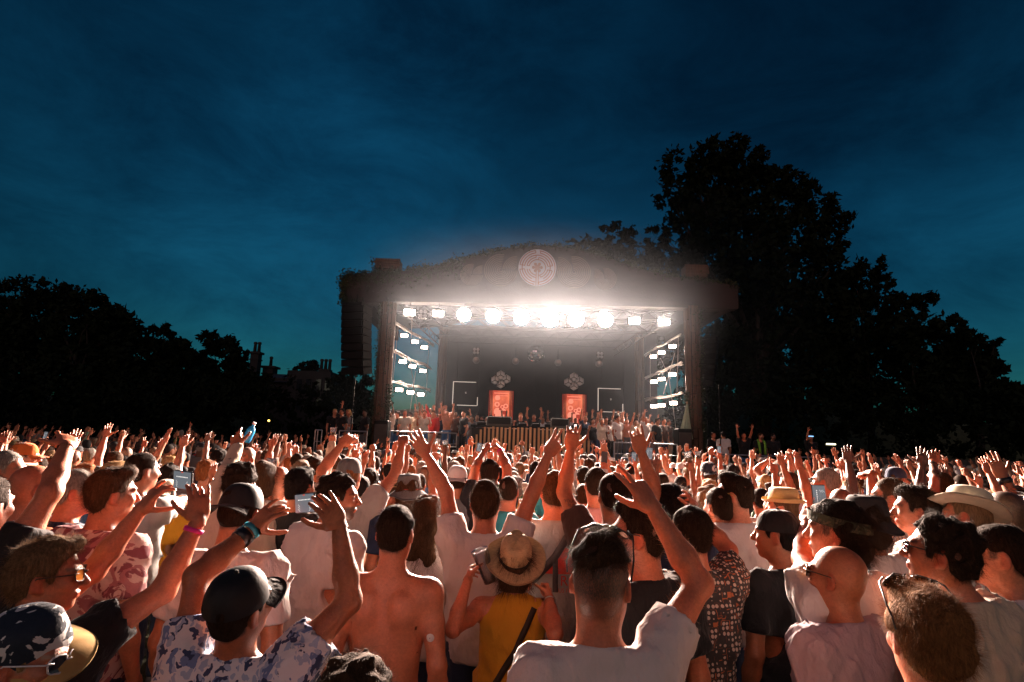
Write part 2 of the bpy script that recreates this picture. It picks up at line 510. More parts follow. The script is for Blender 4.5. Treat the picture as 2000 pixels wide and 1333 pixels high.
def hand_prims(W, u, n, side, pose, sc=1.0):
    u = nrm(u); n = nrm(n - u * (n @ u)); v = np.cross(u, n) * (1 if side > 0 else -1)
    W = np.asarray(W, float)
    G = lambda a, b, c: W + sc * (a * u + b * v + c * n)
    M_ = np.stack([u, v, n], 1)
    curls, spread, th, tb = POSES[pose]
    P = [cone(G(-0.03, 0, 0), G(0.012, 0, 0), 0.027 * sc, 0.026 * sc, 0.01),
         ell(G(0.048, 0.0, 0), A(0.05, 0.040, 0.0155) * sc, 0.014, M_), ell(G(0.034, 0.026, 0.008), A(0.032, 0.018, 0.017) * sc, 0.012, M_), ell(G(0.04, -0.028, 0.006), A(0.036, 0.014, 0.014) * sc, 0.012, M_)]
    for i, (off, ln, r) in enumerate(FING):
        a = G(0.086 - 0.35 * abs(off - 0.01) * 0.5, off, 0.0)
        sp = spread * (1.5 - i) / 1.5
        ang = 0.0
        d0 = nrm(u * math.cos(sp) + v * math.sin(sp))
        P.append(cone(G(0.055, off * 0.8, 0.001), a, 0.0095 * sc, 0.0105 * sc, 0.008))
        for q, fr in enumerate((0.45, 0.31, 0.24)):
            ang += curls[i][q]
            d = d0 * math.cos(ang) + n * math.sin(ang)
            b = a + d * ln * sc * fr * 1.04
            P.append(cone(a, b, r * (1.04 - 0.10 * q) * sc, r * (0.95 - 0.12 * q) * sc, 0.0035))
            a = b
    t = nrm(th[0] * u + th[1] * v + th[2] * n); a = G(0.022, 0.026, 0.006)
    for q, (l, r) in enumerate(((0.042, 0.0125), (0.032, 0.0105), (0.026, 0.0095))):
        b = a + t * l * sc
        P.append(cone(a, b, r * sc, (r - 0.0012) * sc, 0.008 if q == 0 else 0.004))
        t = nrm(t + tb * (0.55 * u + 0.35 * n - 0.3 * v)); a = b
    return P


def clipk(pl):
    def f(c):
        ok = np.ones(len(c), bool)
        for p0, nn in pl: ok &= ((c - p0) @ nn) > 0
        return ok
    return f


HAIRLINE = ([-0.13, -0.07, -0.035, -0.024, 0.008, 0.016, 0.034, 0.044, 0.075, 0.12], [-0.065, -0.078, -0.05, 0.012, 0.018, -0.012, -0.012, 0.048, 0.078, 0.085])


def hair_mesh(style, seed, h, back=0.0):
    """Hair in head space (origin at the head's centre, face to +y). Returns (V, Q) or None."""
    T = {'short': 0.006, 'crop': 0.004, 'medium': 0.012, 'curly': 0.017, 'wavy': 0.016, 'long': 0.011, 'bob': 0.013, 'tail': 0.009, 'bun': 0.009, 'topknot': 0.008, 'quiff': 0.007, 'afro': 0.05}
    if style not in T: return None
    t = T[style]
    P = [ell((0, -0.014, 0.037), (0.076 + t * 0.8, 0.097 + t, 0.086 + t), 0.02), ell((0, -0.036, -0.02), (0.064 + t * 0.7, 0.062 + t, 0.06 + t), 0.03)]
    amp, fr = 0.003, 70
    lowcut = None
    if style in ('quiff', 'medium'): P.append(ell((0.0, 0.05, 0.108), (0.055, 0.045, 0.026), 0.03)); amp = 0.0045
    if style == 'curly': amp, fr = 0.009, 95
    if style == 'afro': amp, fr = 0.008, 110
    if style == 'wavy': P += [ell((0, -0.06, -0.05), (0.085, 0.06, 0.075), 0.03)]; amp, fr = 0.008, 60
    if style == 'topknot': P.append(ell((0.0, 0.01, 0.116), (0.05, 0.07, 0.024), 0.02)); lowcut = 0.065; amp, fr = 0.007, 90
    if style == 'bob': P += [ell((0, -0.04, -0.06), (0.092, 0.07, 0.10), 0.03)]; amp = 0.004
    if style == 'long': P += [ell((0, -0.055, -0.06), (0.09, 0.062, 0.10), 0.03), ell((0, -0.088, -0.19), (0.088, 0.036, 0.15), 0.04), ell((0.05, -0.07, -0.27), (0.035, 0.03, 0.09), 0.03), ell((-0.045, -0.075, -0.29), (0.035, 0.03, 0.09), 0.03)]; amp, fr = 0.012, 60
    if style == 'tail': P += [cone((0, -0.11, 0.03), (0, -0.15, -0.02), 0.022, 0.026, 0.02), cone((0, -0.15, -0.02), (0.01, -0.14, -0.17), 0.028, 0.012, 0.02)]
    if style == 'bun': P += [ell((0, -0.1, 0.09), (0.04, 0.038, 0.036), 0.012)]; amp = 0.004
    nz = lumps(seed, amp, fr)
    yy, zz = HAIRLINE
    longer = style in ('long', 'bob', 'wavy')
    rec = np.random.default_rng(seed).uniform(-0.004, 0.012)
    def post(p, F):
        F = F + nz(p)
        zl = np.interp(p[:, 1] + (0.05 if longer else 0) * (p[:, 2] < 0.03), yy, zz) + rec * (p[:, 1] > 0.04)
        if longer: zl = np.where(p[:, 1] < 0.005, -0.5, zl)
        if lowcut is not None: zl = np.maximum(zl, lowcut)
        return np.maximum(F, (zl - p[:, 2]) * 0.7).astype(np.float32)
    return shell(P, h, post=post)


def person_geo(sp, q=1.0):
    """All meshes of one person, in a frame with the feet at the origin and the front towards +y.
    sp: female, b (breadth), top ('tee','tank','bare','long'), L/R = (elbow, wrist, fingers' direction or None, palm normal, pose), yaw/pitch/roll of the head, hair, seed."""
    fem, b, seed = sp.get('female', False), sp.get('b', 1.0), sp.get('seed', 0)
    top = sp.get('top', 'tee')
    fw = 0.88 if fem else 1.0
    ar = (0.86 if fem else 1.0) * math.sqrt(b)
    Hm = rot(sp.get('yaw', 0), sp.get('pitch', 0), sp.get('roll', 0))
    lean = np.asarray(sp.get('lean', (0, 0, 0)), float)
    hc = Hm @ (HEADC - HEADP) + HEADP + lean
    r = {}
    # --- body prims
    T = [ell((0, 0, 0.95), (0.165 * b * (1.05 if fem else 1), 0.115 * b, 0.13), 0.05), ell((0, 0.005, 1.10), (0.142 * b * fw, 0.10 * b, 0.17), 0.05), ell((0, 0.008, 1.27), (0.163 * b * fw, 0.112 * b, 0.18), 0.05),
         cone((-0.12 * fw * b, -0.014, 1.40), (0.12 * fw * b, -0.014, 1.40), 0.066 * ar, 0.066 * ar, 0.05)]
    for s in (-1, 1):
        T += [cone((s * 0.02, -0.026, 1.478), (s * 0.15 * fw * b, -0.02, 1.42), 0.044 * ar, 0.038 * ar, 0.035), cone((s * 0.115 * fw * b, -0.035, 1.33), (s * 0.09 * b * fw, -0.02, 1.1), 0.052 * ar, 0.04 * ar, 0.05)]
        if top in ('bare',): T += [ell((s * 0.078, -0.088, 1.35), (0.055, 0.03, 0.075), 0.03)]
        if fem: T += [ell((s * 0.068, 0.095, 1.27), (0.062, 0.055, 0.062), 0.03)]
    if top == 'bare': T += [sub((0, -0.142, 1.2), (0.012, 0.03, 0.24), 0.05)]
    arms, armP = {}, {}
    Ap = []
    for key, s in (('L', -1), ('R', 1)):
        a = sp.get(key)
        S = A(s * 0.183 * fw * b, -0.012, 1.412)
        if a is None:
            E = S + A(s * 0.055, -0.03, -0.285); W = E + A(s * 0.005, 0.07, -0.245); a = (E, W, None, A(-s, 0, 0), 'relax')
        E, W = np.asarray(a[0], float), np.asarray(a[1], float)
        up = max(0.0, nrm(E - S)[2])
        S = S + A(-s * 0.025 * up, 0, 0.045 * up)
        u = nrm(W - E); ud = nrm(a[2]) if a[2] is not None else u
        m = E * 0.45 + S * 0.55; fm = E * 0.66 + W * 0.34
        P = [ell(S, A(0.06, 0.058, 0.062) * ar, 0.05), cone(S, m, 0.053 * ar, 0.050 * ar, 0.03), cone(m, E, 0.050 * ar, 0.039 * ar, 0.02), ell(E, A(0.04, 0.04, 0.04) * ar, 0.015), cone(E, fm, 0.040 * ar, 0.0425 * ar, 0.02), cone(fm, W, 0.0425 * ar, 0.0265 * ar, 0.02)]
        if up > 0.2: P += [cone((s * 0.125 * fw * b, -0.02, 1.28), S * 0.7 + m * 0.3, 0.05 * ar, 0.045 * ar, 0.05), cone((s * 0.09 * fw * b, 0.05, 1.33), S, 0.045 * ar, 0.04 * ar, 0.05)]
        arms[s] = (S, E, W, ud, np.asarray(a[3], float), a[4], m)
        armP[s] = P
        Ap += P
    Np = [cone((0, -0.022, 1.47), A(0, -0.010, 1.535) + lean * 0.6, 0.056 * (0.84 if fem else 1) * sp.get('neck', 1.0), 0.054 * (0.82 if fem else 1) * sp.get('neck', 1.0), 0.035), cone(A(0, -0.010, 1.535) + lean * 0.6, Hm @ (A(0, -0.005, 1.60) - HEADP) + HEADP + lean, 0.054 * (0.82 if fem else 1), 0.052 * (0.82 if fem else 1), 0.03)]
    Hp = xform([(p[0], p[1] + HEADC, *p[2:]) if p[0] == 'e' else (p[0], p[1] + HEADC, p[2] + HEADC, *p[3:]) for p in head_prims(fem, q < 2.5, seed)], Hm, HEADP, lean)
    Lg = []
    for s in (-1, 1):
        Lg += [cone((s * 0.085, 0, 0.93), (s * 0.10, 0.01, 0.5), 0.088 * b, 0.058, 0.03), cone((s * 0.10, 0.01, 0.5), (s * 0.105, -0.02, 0.1), 0.056, 0.036, 0.03), cone((s * 0.105, -0.02, 0.045), (s * 0.12, 0.13, 0.03), 0.042, 0.03, 0.03)]
    core = T + Ap + Np
    cut = 1.478
    key_of = {-1: 'L', 1: 'R'}
    hq = (0.0055 if q < 3 else 0.0068) * q
    bits = []
    bare = top in ('bare', 'tank', 'vest')
    # head and neck
    bits.append(shell(Hp + Np + T, hq, lo=(-0.2, -0.25, cut - 0.02), keep=clipk([(A(0, 0, cut + 0.0), A(0, 0.35, 1.0))]), hi=(0.2, 0.3, 2.0)) if not bare else
                shell(Hp + Np + T + Ap, hq, lo=(-0.13, -0.25, 1.53), hi=(0.13, 0.3, 2.0), keep=clipk([(A(0, 0, 1.55), A(0, 0.3, 1.0))])))
    nhead = len(bits[0][0])
    hb = 0.0105 * q
    if bare:
        bits.append(shell(core, hb, lo=(-0.36, -0.3, 0.86), hi=(0.36, 0.3, 1.66), keep=lambda c: ((c - A(0, 0, 1.557)) @ A(0, 0.3, 1.0) < 0.012) & ~on_arm(c, arms[-1], 0.03) & ~on_arm(c, arms[1], 0.03)))
    else:
        Ti = [(*p[:2], p[2] - 0.014, *p[3:]) if p[0] == 'e' else (*p[:3], p[3] - 0.01, p[4] - 0.01, p[5]) for p in T]
        bits.append(shell(Ti + Np, 0.02 * max(1, q * 0.8), lo=(-0.36, -0.3, 0.86), hi=(0.36, 0.3, 1.52), keep=lambda c: (c - A(0, 0, cut + 0.012)) @ A(0, 0.35, 1.0) < 0))
    for s in (-1, 1):
        S, E, W, ud, pn, pose, m = arms[s]
        dw = nrm(W - E)
        wrist = lambda c, W=W, dw=dw: ((c - W) @ dw < 0.004) | (np.linalg.norm(c - W, axis=1) > 0.13)
        if bare:
            bits.append(shell(core, 0.0082 * q, lo=np.minimum(np.minimum(S, E), W) - 0.08, hi=np.maximum(np.maximum(S, E), W) + 0.08, keep=lambda c, s=s, wrist=wrist: on_arm(c, arms[s], -0.004) & wrist(c)))
        else:
            bits.append(shell(armP[s], 0.0082 * q * (1 if sp.get(key_of[s]) is not None else 1.3), keep=wrist))
        hp = hand_prims(W, ud, pn, s, pose, (0.92 if fem else 1.0) * (1 if q < 3 else 1.12))
        bits.append(shell([armP[s][5]] + hp, (0.0042 * min(q, 1.6) if sp.get(key_of[s]) is not None else 0.0075 * min(q, 1.4)) * (1 if q < 3 else 2.4 if q < 4.5 else 3.2), lo=W - 0.22, hi=W + 0.22, keep=lambda c, W=W, dw=dw: (c - W) @ dw > -0.004 if True else 0))
    if sp.get('legs', 'trousers') == 'shorts' or True:
        bits.append(shell(Lg, 0.036, hi=(0.5, 0.5, 0.9)))
    V, Q = join(bits)
    # --- masks on the head
    hl = (V - hc) @ Hm
    isH = np.zeros(len(V), bool); isH[:nhead] = True
    mask = np.zeros(len(V), np.float32)
    yy, zz = HAIRLINE
    hair = sp.get('hair', 'short')
    d = hl[:, 2] - np.interp(hl[:, 1], yy, zz)
    notear = np.abs(hl[:, 0]) < 0.079
    if hair not in ('bald',):
        den = {'buzz': 0.8, 'topknot': 0.95, 'crop': 0.9, 'stubble': 0.35}.get(hair, 0.85)
        mask = np.where(isH & notear, np.clip(d / 0.012 + 0.3, 0, 1) * den, 0).astype(np.float32)
        if hair == 'topknot': mask *= np.clip((hl[:, 2] + 0.07) / 0.07, 0.6, 1).astype(np.float32)
    beard = sp.get('beard', 0)
    if beard:
        bm = (hl[:, 2] < -0.035) & (hl[:, 1] > 0.0) & (hl[:, 2] > -0.135) & isH & ~((np.abs(hl[:, 0]) < 0.02) & (hl[:, 2] > -0.075) & (hl[:, 2] < -0.05))
        mask = np.maximum(mask, np.where(bm, np.clip((-0.03 - hl[:, 2]) / 0.015, 0, 1) * beard, 0))
    lip = np.where(isH & (np.abs(hl[:, 0]) < 0.024) & (hl[:, 2] > -0.076) & (hl[:, 2] < -0.05) & (hl[:, 1] > 0.085), 0.8, 0).astype(np.float32)
    ear = np.where(isH & (np.abs(hl[:, 0]) > 0.078), 1.0, 0).astype(np.float32)
    brow = isH & (np.abs(hl[:, 2] - 0.03) < 0.006) & (hl[:, 1] > 0.06) & (np.abs(hl[:, 0]) > 0.012) & (np.abs(hl[:, 0]) < 0.055)
    if q < 2.5: mask = np.maximum(mask, np.where(brow, 0.8, 0)).astype(np.float32)
    r['body'] = (V, Q, {'hairy': mask, 'lip': np.maximum(lip, ear * 0.6)})
    # --- shirt
    if top != 'bare':
        f = folds(seed + 3, 0.020 * sp.get('fold', 1.0), 48)
        fine = folds(seed + 9, 0.010, 105, (1, 1, 0.7))
        slim = {'tank': 0.010, 'vest': 0.012}.get(top, 0.013)
        ST = [ell((0, 0.008, 1.27), (0.163 * b * fw + slim, 0.112 * b + slim, 0.185), 0.05), ell((0, 0.004, 1.08), (0.152 * b * (0.95 if fem else 1) + slim, 0.112 * b + slim, 0.25), 0.06), ell((0, 0, 0.95), (0.168 * b * (1.06 if fem else 1) + slim, 0.124 * b + slim, 0.28), 0.05)]
        gx = 0.12 * fw * b
        if top in ('tank', 'vest'): gx *= 0.78
        ST.append(cone((-gx, -0.014, 1.40), (gx, -0.014, 1.40), 0.066 * ar + slim, 0.066 * ar + slim, 0.05))
        for s in (-1, 1):
            tx = 0.15 if top not in ('tank', 'vest') else 0.09
            ST += [cone((s * 0.03, -0.026, 1.474), (s * tx * fw * b, -0.02, 1.42), 0.046 * ar + slim, 0.038 * ar + slim, 0.04), cone((s * 0.112 * fw * b, -0.035, 1.33), (s * 0.09 * b * fw, -0.02, 1.1), 0.052 * ar + slim, 0.04 * ar + slim, 0.05)]
            if fem: ST += [ell((s * 0.068, 0.097, 1.27), (0.062 + slim, 0.055 + slim, 0.062 + slim), 0.04)]
            S, E, W, ud, pn, pose, m = arms[s]
            if top in ('tee', 'long'):
                up = max(0.0, nrm(E - S)[2])
                e1 = S + (E - S) * (0.68 - 0.18 * up)
                ST += [ell(S, A(0.06, 0.058, 0.062) * ar + slim, 0.05), cone(S, e1, 0.053 * ar + 0.012, 0.050 * ar + 0.016 + 0.006 * up, 0.04)]
                if up > 0.2: ST += [cone((s * 0.13 * fw * b, -0.02, 1.24), S * 0.6 + e1 * 0.4, 0.055 * ar + slim, 0.055 * ar + slim, 0.06)]
                if top == 'long':
                    ST += [cone(m, E, 0.05 * ar + 0.014, 0.039 * ar + 0.014, 0.03), cone(E, W - nrm(W - E) * 0.02, 0.041 * ar + 0.013, 0.03 * ar + 0.012, 0.03)]
        ST.append(torus((0, -0.004, 1.482), (0, 0.3, 1), 0.070 if not fem else 0.08, 0.008, 0.01) if top in ('tee', 'long') else torus((0, 0.02, 1.46), (0, -0.45, 1), 0.088, 0.006, 0.01))
        if top in ('tee', 'long'):
            ST.append(subcone((0, 0.012, 1.44), (0, 0.0, 1.66), 0.062 if not fem else 0.072, 0.066, 0.004))
        else:
            ST.append(subcone((0, 0.035, 1.445), (0, 0.0, 1.66), 0.085, 0.085, 0.006))
        ST.append(sub((0, 0, 0.78), (0.150 * b, 0.105 * b, 0.12), 0.01))
        hem = sp.get('hem', 0.83)
        sl = []
        for s in (-1, 1):
            S, E, W, ud, pn, pose, m = arms[s]
            up = max(0.0, nrm(E - S)[2]); e1 = S + (E - S) * (0.68 - 0.18 * up); du = nrm(E - S)
            if top == 'tee':
                if q < 1.4: ST.append(subcone(e1 - du * 0.05, e1 + du * 0.12, 0.050 * ar + 0.006, 0.050 * ar + 0.011 + 0.006 * up, 0.006))
                sl.append((e1, du, s))
            elif top in ('tank', 'vest'):
                aS = S + A(s * 0.012, 0, 0)
                ST.append(subcone(aS + A(s * 0.02, 0, -0.09 if fem else -0.07), aS + A(s * 0.01, 0, 0.25), 0.062, 0.07, 0.006))
        def post(P, F):
            w = 1.0
            calm = np.clip((1.455 - P[:, 2]) / 0.06, 0.12, 1) if True else 1
            calm = np.where(np.abs(P[:, 0]) > 0.13, 1, calm)
            F = F - (f(P) + fine(P)) * calm
            F = np.maximum(F, hem - P[:, 2])
            if top in ('tee', 'long'): F = np.where(np.abs(P[:, 0]) < 0.105, np.maximum(F, P[:, 2] - (1.490 - 0.3 * P[:, 1])), F)
            for e1, du, s in sl:
                a = (P - e1) @ du
                F = np.where(np.linalg.norm(P - e1, axis=1) < 0.15, np.maximum(F, a), F)
            return F.astype(np.float32)
        r['shirt'] = shell(ST, 0.0105 * q if q < 2.5 else (0.0085 if q < 3 else 0.0115) * q, lo=(-1, -1, hem - 0.03), post=post)
        r['shirt_prims'] = ST
    # --- legs' clothes
    f2 = folds(seed + 5, 0.012, 34, (1, 1, 0.8))
    sh = sp.get('legs', 'trousers') == 'shorts'
    LT = [ell((0, 0, 0.95), (0.172 * b * (1.06 if fem else 1), 0.122 * b, 0.13), 0.05)]
    for s in (-1, 1):
        LT += [cone((s * 0.085, 0, 0.92), (s * 0.10, 0.01, 0.5), 0.098 * b, 0.075, 0.03)]
        if not sh: LT += [cone((s * 0.10, 0.01, 0.5), (s * 0.105, -0.02, 0.1), 0.075, 0.06, 0.03)]
    wz = 1.0
    r['legs'] = shell(LT, 0.034, post=lambda P, F: np.maximum(F - f2(P), np.maximum(P[:, 2] - wz, (0.46 if sh else 0.07) - P[:, 2])).astype(np.float32))
    SP = []
    for s in (-1, 1): SP += [cone((s * 0.105, -0.03, 0.05), (s * 0.122, 0.15, 0.035), 0.05, 0.038, 0.03)]
    r['shoes'] = shell(SP, 0.025, post=lambda P, F: np.maximum(F, -P[:, 2]).astype(np.float32))
    # --- hair
    hm = hair_mesh(hair, seed, (0.006 if q < 2.5 else 0.0065) * (min(q, 2.2) if q < 3 else q * 1.05))
    r['Hm'], r['hc'] = Hm, hc
    if hm is not None and len(hm[0]): r['hair'] = (hm[0] @ Hm.T + hc, hm[1])
    r['arms'] = arms
    return r


def on_arm(c, arm, tol):
    S, E, W, m = arm[0], arm[1], arm[2], arm[6]
    st = S * 0.35 + m * 0.65; du, dw = nrm(E - S), nrm(W - E); L1, L2 = np.linalg.norm(E - st), np.linalg.norm(W - E)
    t1 = np.clip((c - st) @ du, 0, L1); t2 = np.clip((c - E) @ dw, 0, L2)
    near = (np.linalg.norm(c - st - t1[:, None] * du, axis=1) < 0.078) | (np.linalg.norm(c - E - t2[:, None] * dw, axis=1) < 0.078)
    return near & (((c - st) @ du > tol) | (t2 > 0.06))
# ------------------------------------------------------------------ people: materials and things they wear
def skin_mat():
    m = bpy.data.materials.new('skin')
    nt, b = nodes_of(m); N, L = nt.nodes.new, nt.links.new
    oi = N('ShaderNodeObjectInfo'); tc = N('ShaderNodeTexCoord')
    n1 = N('ShaderNodeTexNoise'); n1.inputs['Scale'].default_value = 14; n1.inputs['Detail'].default_value = 5
    L(tc.outputs['Object'], n1.inputs['Vector'])
    mr = N('ShaderNodeMapRange'); mr.inputs['From Min'].default_value = 0.3; mr.inputs['From Max'].default_value = 0.7; mr.inputs['To Min'].default_value = 0.80; mr.inputs['To Max'].default_value = 1.16
    L(n1.outputs['Fac'], mr.inputs['Value'])
    n1b = N('ShaderNodeTexNoise'); n1b.inputs['Scale'].default_value = 85; n1b.inputs['Detail'].default_value = 6; n1b.inputs['Roughness'].default_value = 0.7; L(tc.outputs['Object'], n1b.inputs['Vector'])
    mrb = N('ShaderNodeMapRange'); mrb.inputs['From Min'].default_value = 0.25; mrb.inputs['From Max'].default_value = 0.75; mrb.inputs['To Min'].default_value = 0.74; mrb.inputs['To Max'].default_value = 1.24; L(n1b.outputs['Fac'], mrb.inputs['Value'])
    mu = N('ShaderNodeMath'); mu.operation = 'MULTIPLY'; L(mr.outputs[0], mu.inputs[0]); L(mrb.outputs[0], mu.inputs[1])
    n1c = N('ShaderNodeTexNoise'); n1c.inputs['Scale'].default_value = 7; n1c.inputs['Detail'].default_value = 3; L(tc.outputs['Object'], n1c.inputs['Vector'])
    mrc = N('ShaderNodeMapRange'); mrc.inputs['From Min'].default_value = 0.45; mrc.inputs['From Max'].default_value = 0.7; mrc.inputs['To Max'].default_value = 0.55; L(n1c.outputs['Fac'], mrc.inputs['Value'])
    red = N('ShaderNodeMix'); red.data_type = 'RGBA'; red.blend_type = 'MULTIPLY'; L(mrc.outputs[0], red.inputs['Factor']); L(oi.outputs['Color'], red.inputs['A']); red.inputs['B'].default_value = (1.0, 0.72, 0.66, 1)
    sc_ = N('ShaderNodeVectorMath'); sc_.operation = 'SCALE'; L(red.outputs['Result'], sc_.inputs[0]); L(mu.outputs[0], sc_.inputs['Scale'])
    lip = N('ShaderNodeAttribute'); lip.attribute_name = 'lip'
    mx = N('ShaderNodeMix'); mx.data_type = 'RGBA'; mx.blend_type = 'MULTIPLY'
    L(lip.outputs['Fac'], mx.inputs['Factor']); L(sc_.outputs[0], mx.inputs['A']); mx.inputs['B'].default_value = (1.0, 0.55, 0.5, 1)
    ha = N('ShaderNodeAttribute'); ha.attribute_name = 'hairy'
    n2 = N('ShaderNodeTexNoise'); n2.inputs['Scale'].default_value = 420; n2.inputs['Detail'].default_value = 2
    mp = N('ShaderNodeMapping'); mp.inputs['Scale'].default_value = (1, 1, 0.35); L(tc.outputs['Object'], mp.inputs['Vector']); L(mp.outputs[0], n2.inputs['Vector'])
    m2 = N('ShaderNodeMath'); m2.operation = 'MULTIPLY_ADD'; L(n2.outputs['Fac'], m2.inputs[0]); m2.inputs[1].default_value = 1.1; m2.inputs[2].default_value = 0.35
    m3 = N('ShaderNodeMath'); m3.operation = 'MULTIPLY'; m3.use_clamp = True; L(ha.outputs['Fac'], m3.inputs[0]); L(m2.outputs[0], m3.inputs[1])
    hcol = N('ShaderNodeMix'); hcol.data_type = 'RGBA'; hcol.inputs['A'].default_value = (0.018, 0.011, 0.008, 1); hcol.inputs['B'].default_value = (0.32, 0.24, 0.17, 1)
    L(oi.outputs['Alpha'], hcol.inputs['Factor'])
    mx2 = N('ShaderNodeMix'); mx2.data_type = 'RGBA'; L(m3.outputs[0], mx2.inputs['Factor']); L(mx.outputs['Result'], mx2.inputs['A']); L(hcol.outputs['Result'], mx2.inputs['B'])
    L(mx2.outputs['Result'], b.inputs['Base Color'])
    mrr = N('ShaderNodeMapRange'); mrr.inputs['To Min'].default_value = 0.32; mrr.inputs['To Max'].default_value = 0.62; L(n1b.outputs['Fac'], mrr.inputs['Value']); L(mrr.outputs[0], b.inputs['Roughness'])
    b.inputs['Subsurface Weight'].default_value = 0.06
    b.inputs['Subsurface Radius'].default_value = (1.0, 0.3, 0.15); b.inputs['Subsurface Scale'].default_value = 0.01
    n3 = N('ShaderNodeTexNoise'); n3.inputs['Scale'].default_value = 190; n3.inputs['Detail'].default_value = 5; L(tc.outputs['Object'], n3.inputs['Vector'])
    bp = N('ShaderNodeBump'); bp.inputs['Strength'].default_value = 0.5; bp.inputs['Distance'].default_value = 0.004
    L(n3.outputs['Fac'], bp.inputs['Height']); L(bp.outputs[0], b.inputs['Normal'])
    return m


def pattern_mat(name, cols, scale, kind='blotch', rough=0.85):
    """Flat print on cloth: cols[0] ground, the rest printed over it."""
    m = bpy.data.materials.new(name)
    nt, b = nodes_of(m); N, L = nt.nodes.new, nt.links.new
    tc = N('ShaderNodeTexCoord'); b.inputs['Roughness'].default_value = rough
    base = N('ShaderNodeRGB'); base.outputs[0].default_value = (*cols[0], 1); src = base.outputs[0]
    for i, c in enumerate(cols[1:]):
        if kind == 'blotch':
            n = N('ShaderNodeTexNoise'); n.inputs['Scale'].default_value = scale * (1 + 0.35 * i); n.inputs['Detail'].default_value = 3.5; n.inputs['Distortion'].default_value = 1.6
            mp = N('ShaderNodeMapping'); mp.inputs['Location'].default_value = (3.1 * i, 1.7 * i, 5.3 * i); L(tc.outputs['Object'], mp.inputs['Vector']); L(mp.outputs[0], n.inputs['Vector']); fac = n.outputs['Fac']; lo, hi = 0.55, 0.57
        elif kind == 'leaf':
            n = N('ShaderNodeTexVoronoi'); n.inputs['Scale'].default_value = scale * (1 + 0.4 * i); n.feature = 'F1'
            nn = N('ShaderNodeTexNoise'); nn.inputs['Scale'].default_value = scale * 1.2
            mp = N('ShaderNodeMapping'); mp.inputs['Location'].default_value = (3.1 * i, 1.7 * i, 5.3 * i); mp.inputs['Rotation'].default_value = (0.5 * i, 0.9 + i, 0.3); mp.inputs['Scale'].default_value = (1, 1, 0.5)
            L(tc.outputs['Object'], nn.inputs['Vector'])
            ad = N('ShaderNodeMix'); ad.data_type = 'RGBA'; ad.blend_type = 'ADD'; ad.inputs['Factor'].default_value = 0.08
            L(tc.outputs['Object'], ad.inputs['A']); L(nn.outputs['Color'], ad.inputs['B']); L(ad.outputs['Result'], mp.inputs['Vector']); L(mp.outputs[0], n.inputs['Vector'])
            inv = N('ShaderNodeMath'); inv.operation = 'SUBTRACT'; inv.inputs[0].default_value = 1.0; L(n.outputs['Distance'], inv.inputs[1]); fac = inv.outputs[0]; lo, hi = 0.62, 0.64
        elif kind == 'stripe':
            n = N('ShaderNodeTexWave'); n.wave_type = 'BANDS'; n.bands_direction = 'X' if i % 2 == 0 else 'Z'; n.inputs['Scale'].default_value = scale; L(tc.outputs['Object'], n.inputs['Vector']); fac = n.outputs['Fac']; lo, hi = 0.80, 0.84
        elif kind == 'hoop':
            n = N('ShaderNodeTexWave'); n.wave_type = 'BANDS'; n.bands_direction = 'Z'; n.inputs['Scale'].default_value = scale; L(tc.outputs['Object'], n.inputs['Vector']); fac = n.outputs['Fac']; lo, hi = 0.5, 0.54
        elif kind == 'scale':
            n = N('ShaderNodeTexVoronoi'); n.inputs['Scale'].default_value = scale; n.inputs['Randomness'].default_value = 0.35; n.feature = 'F1'; n.distance = 'CHEBYCHEV' if i else 'EUCLIDEAN'
            L(tc.outputs['Object'], n.inputs['Vector']); fac = n.outputs['Distance']; lo, hi = (0.37, 0.33) if i == 0 else (0.52, 0.56)
        mr = N('ShaderNodeMapRange'); mr.inputs['From Min'].default_value = lo; mr.inputs['From Max'].default_value = hi
        L(fac, mr.inputs['Value'])
        mx = N('ShaderNodeMix'); mx.data_type = 'RGBA'; L(mr.outputs[0], mx.inputs['Factor']); L(src, mx.inputs['A']); mx.inputs['B'].default_value = (*c, 1); src = mx.outputs['Result']
    L(src, b.inputs['Base Color'])
    n2 = N('ShaderNodeTexNoise'); n2.inputs['Scale'].default_value = 30; n2.inputs['Detail'].default_value = 5; L(tc.outputs['Object'], n2.inputs['Vector'])
    bp = N('ShaderNodeBump'); bp.inputs['Strength'].default_value = 0.5; bp.inputs['Distance'].default_value = 0.012; L(n2.outputs['Fac'], bp.inputs['Height']); L(bp.outputs[0], b.inputs['Normal'])
    return m


M_skin = skin_mat()
M_cloth = mat('cloth', (0.8, 0.8, 0.8), 0.92, noise=(9, 0.09), bump=0.8, bscale=17, bdist=0.03, bstretch=(1.0, 1.0, 0.55), objcol=True, spec=0.2, sheen=0.15)
M_knit = mat('knit', (0.8, 0.8, 0.8), 0.95, noise=(420, 0.5), bump=0.6, bscale=260, bdist=0.004, objcol=True, spec=0.1, sheen=0.3)
M_hair = mat('hair', (0.1, 0.1, 0.1), 0.75, noise=(120, 0.5), stretch=(1, 1, 0.2), bump=0.9, bscale=170, bdist=0.01, bstretch=(1, 1, 0.25), objcol=True, spec=0.05)
M_hair.node_tree.nodes['Principled BSDF'].inputs['Specular Tint'].default_value = (1.0, 0.6, 0.36, 1)
M_strand = bpy.data.materials.new('hair_strand')
_nt, _b = nodes_of(M_strand)
_oi = _nt.nodes.new('ShaderNodeObjectInfo'); _hi = _nt.nodes.new('ShaderNodeHairInfo')
_mr = _nt.nodes.new('ShaderNodeMapRange'); _mr.inputs['To Min'].default_value = 0.45; _mr.inputs['To Max'].default_value = 1.9; _nt.links.new(_hi.outputs['Random'], _mr.inputs['Value'])
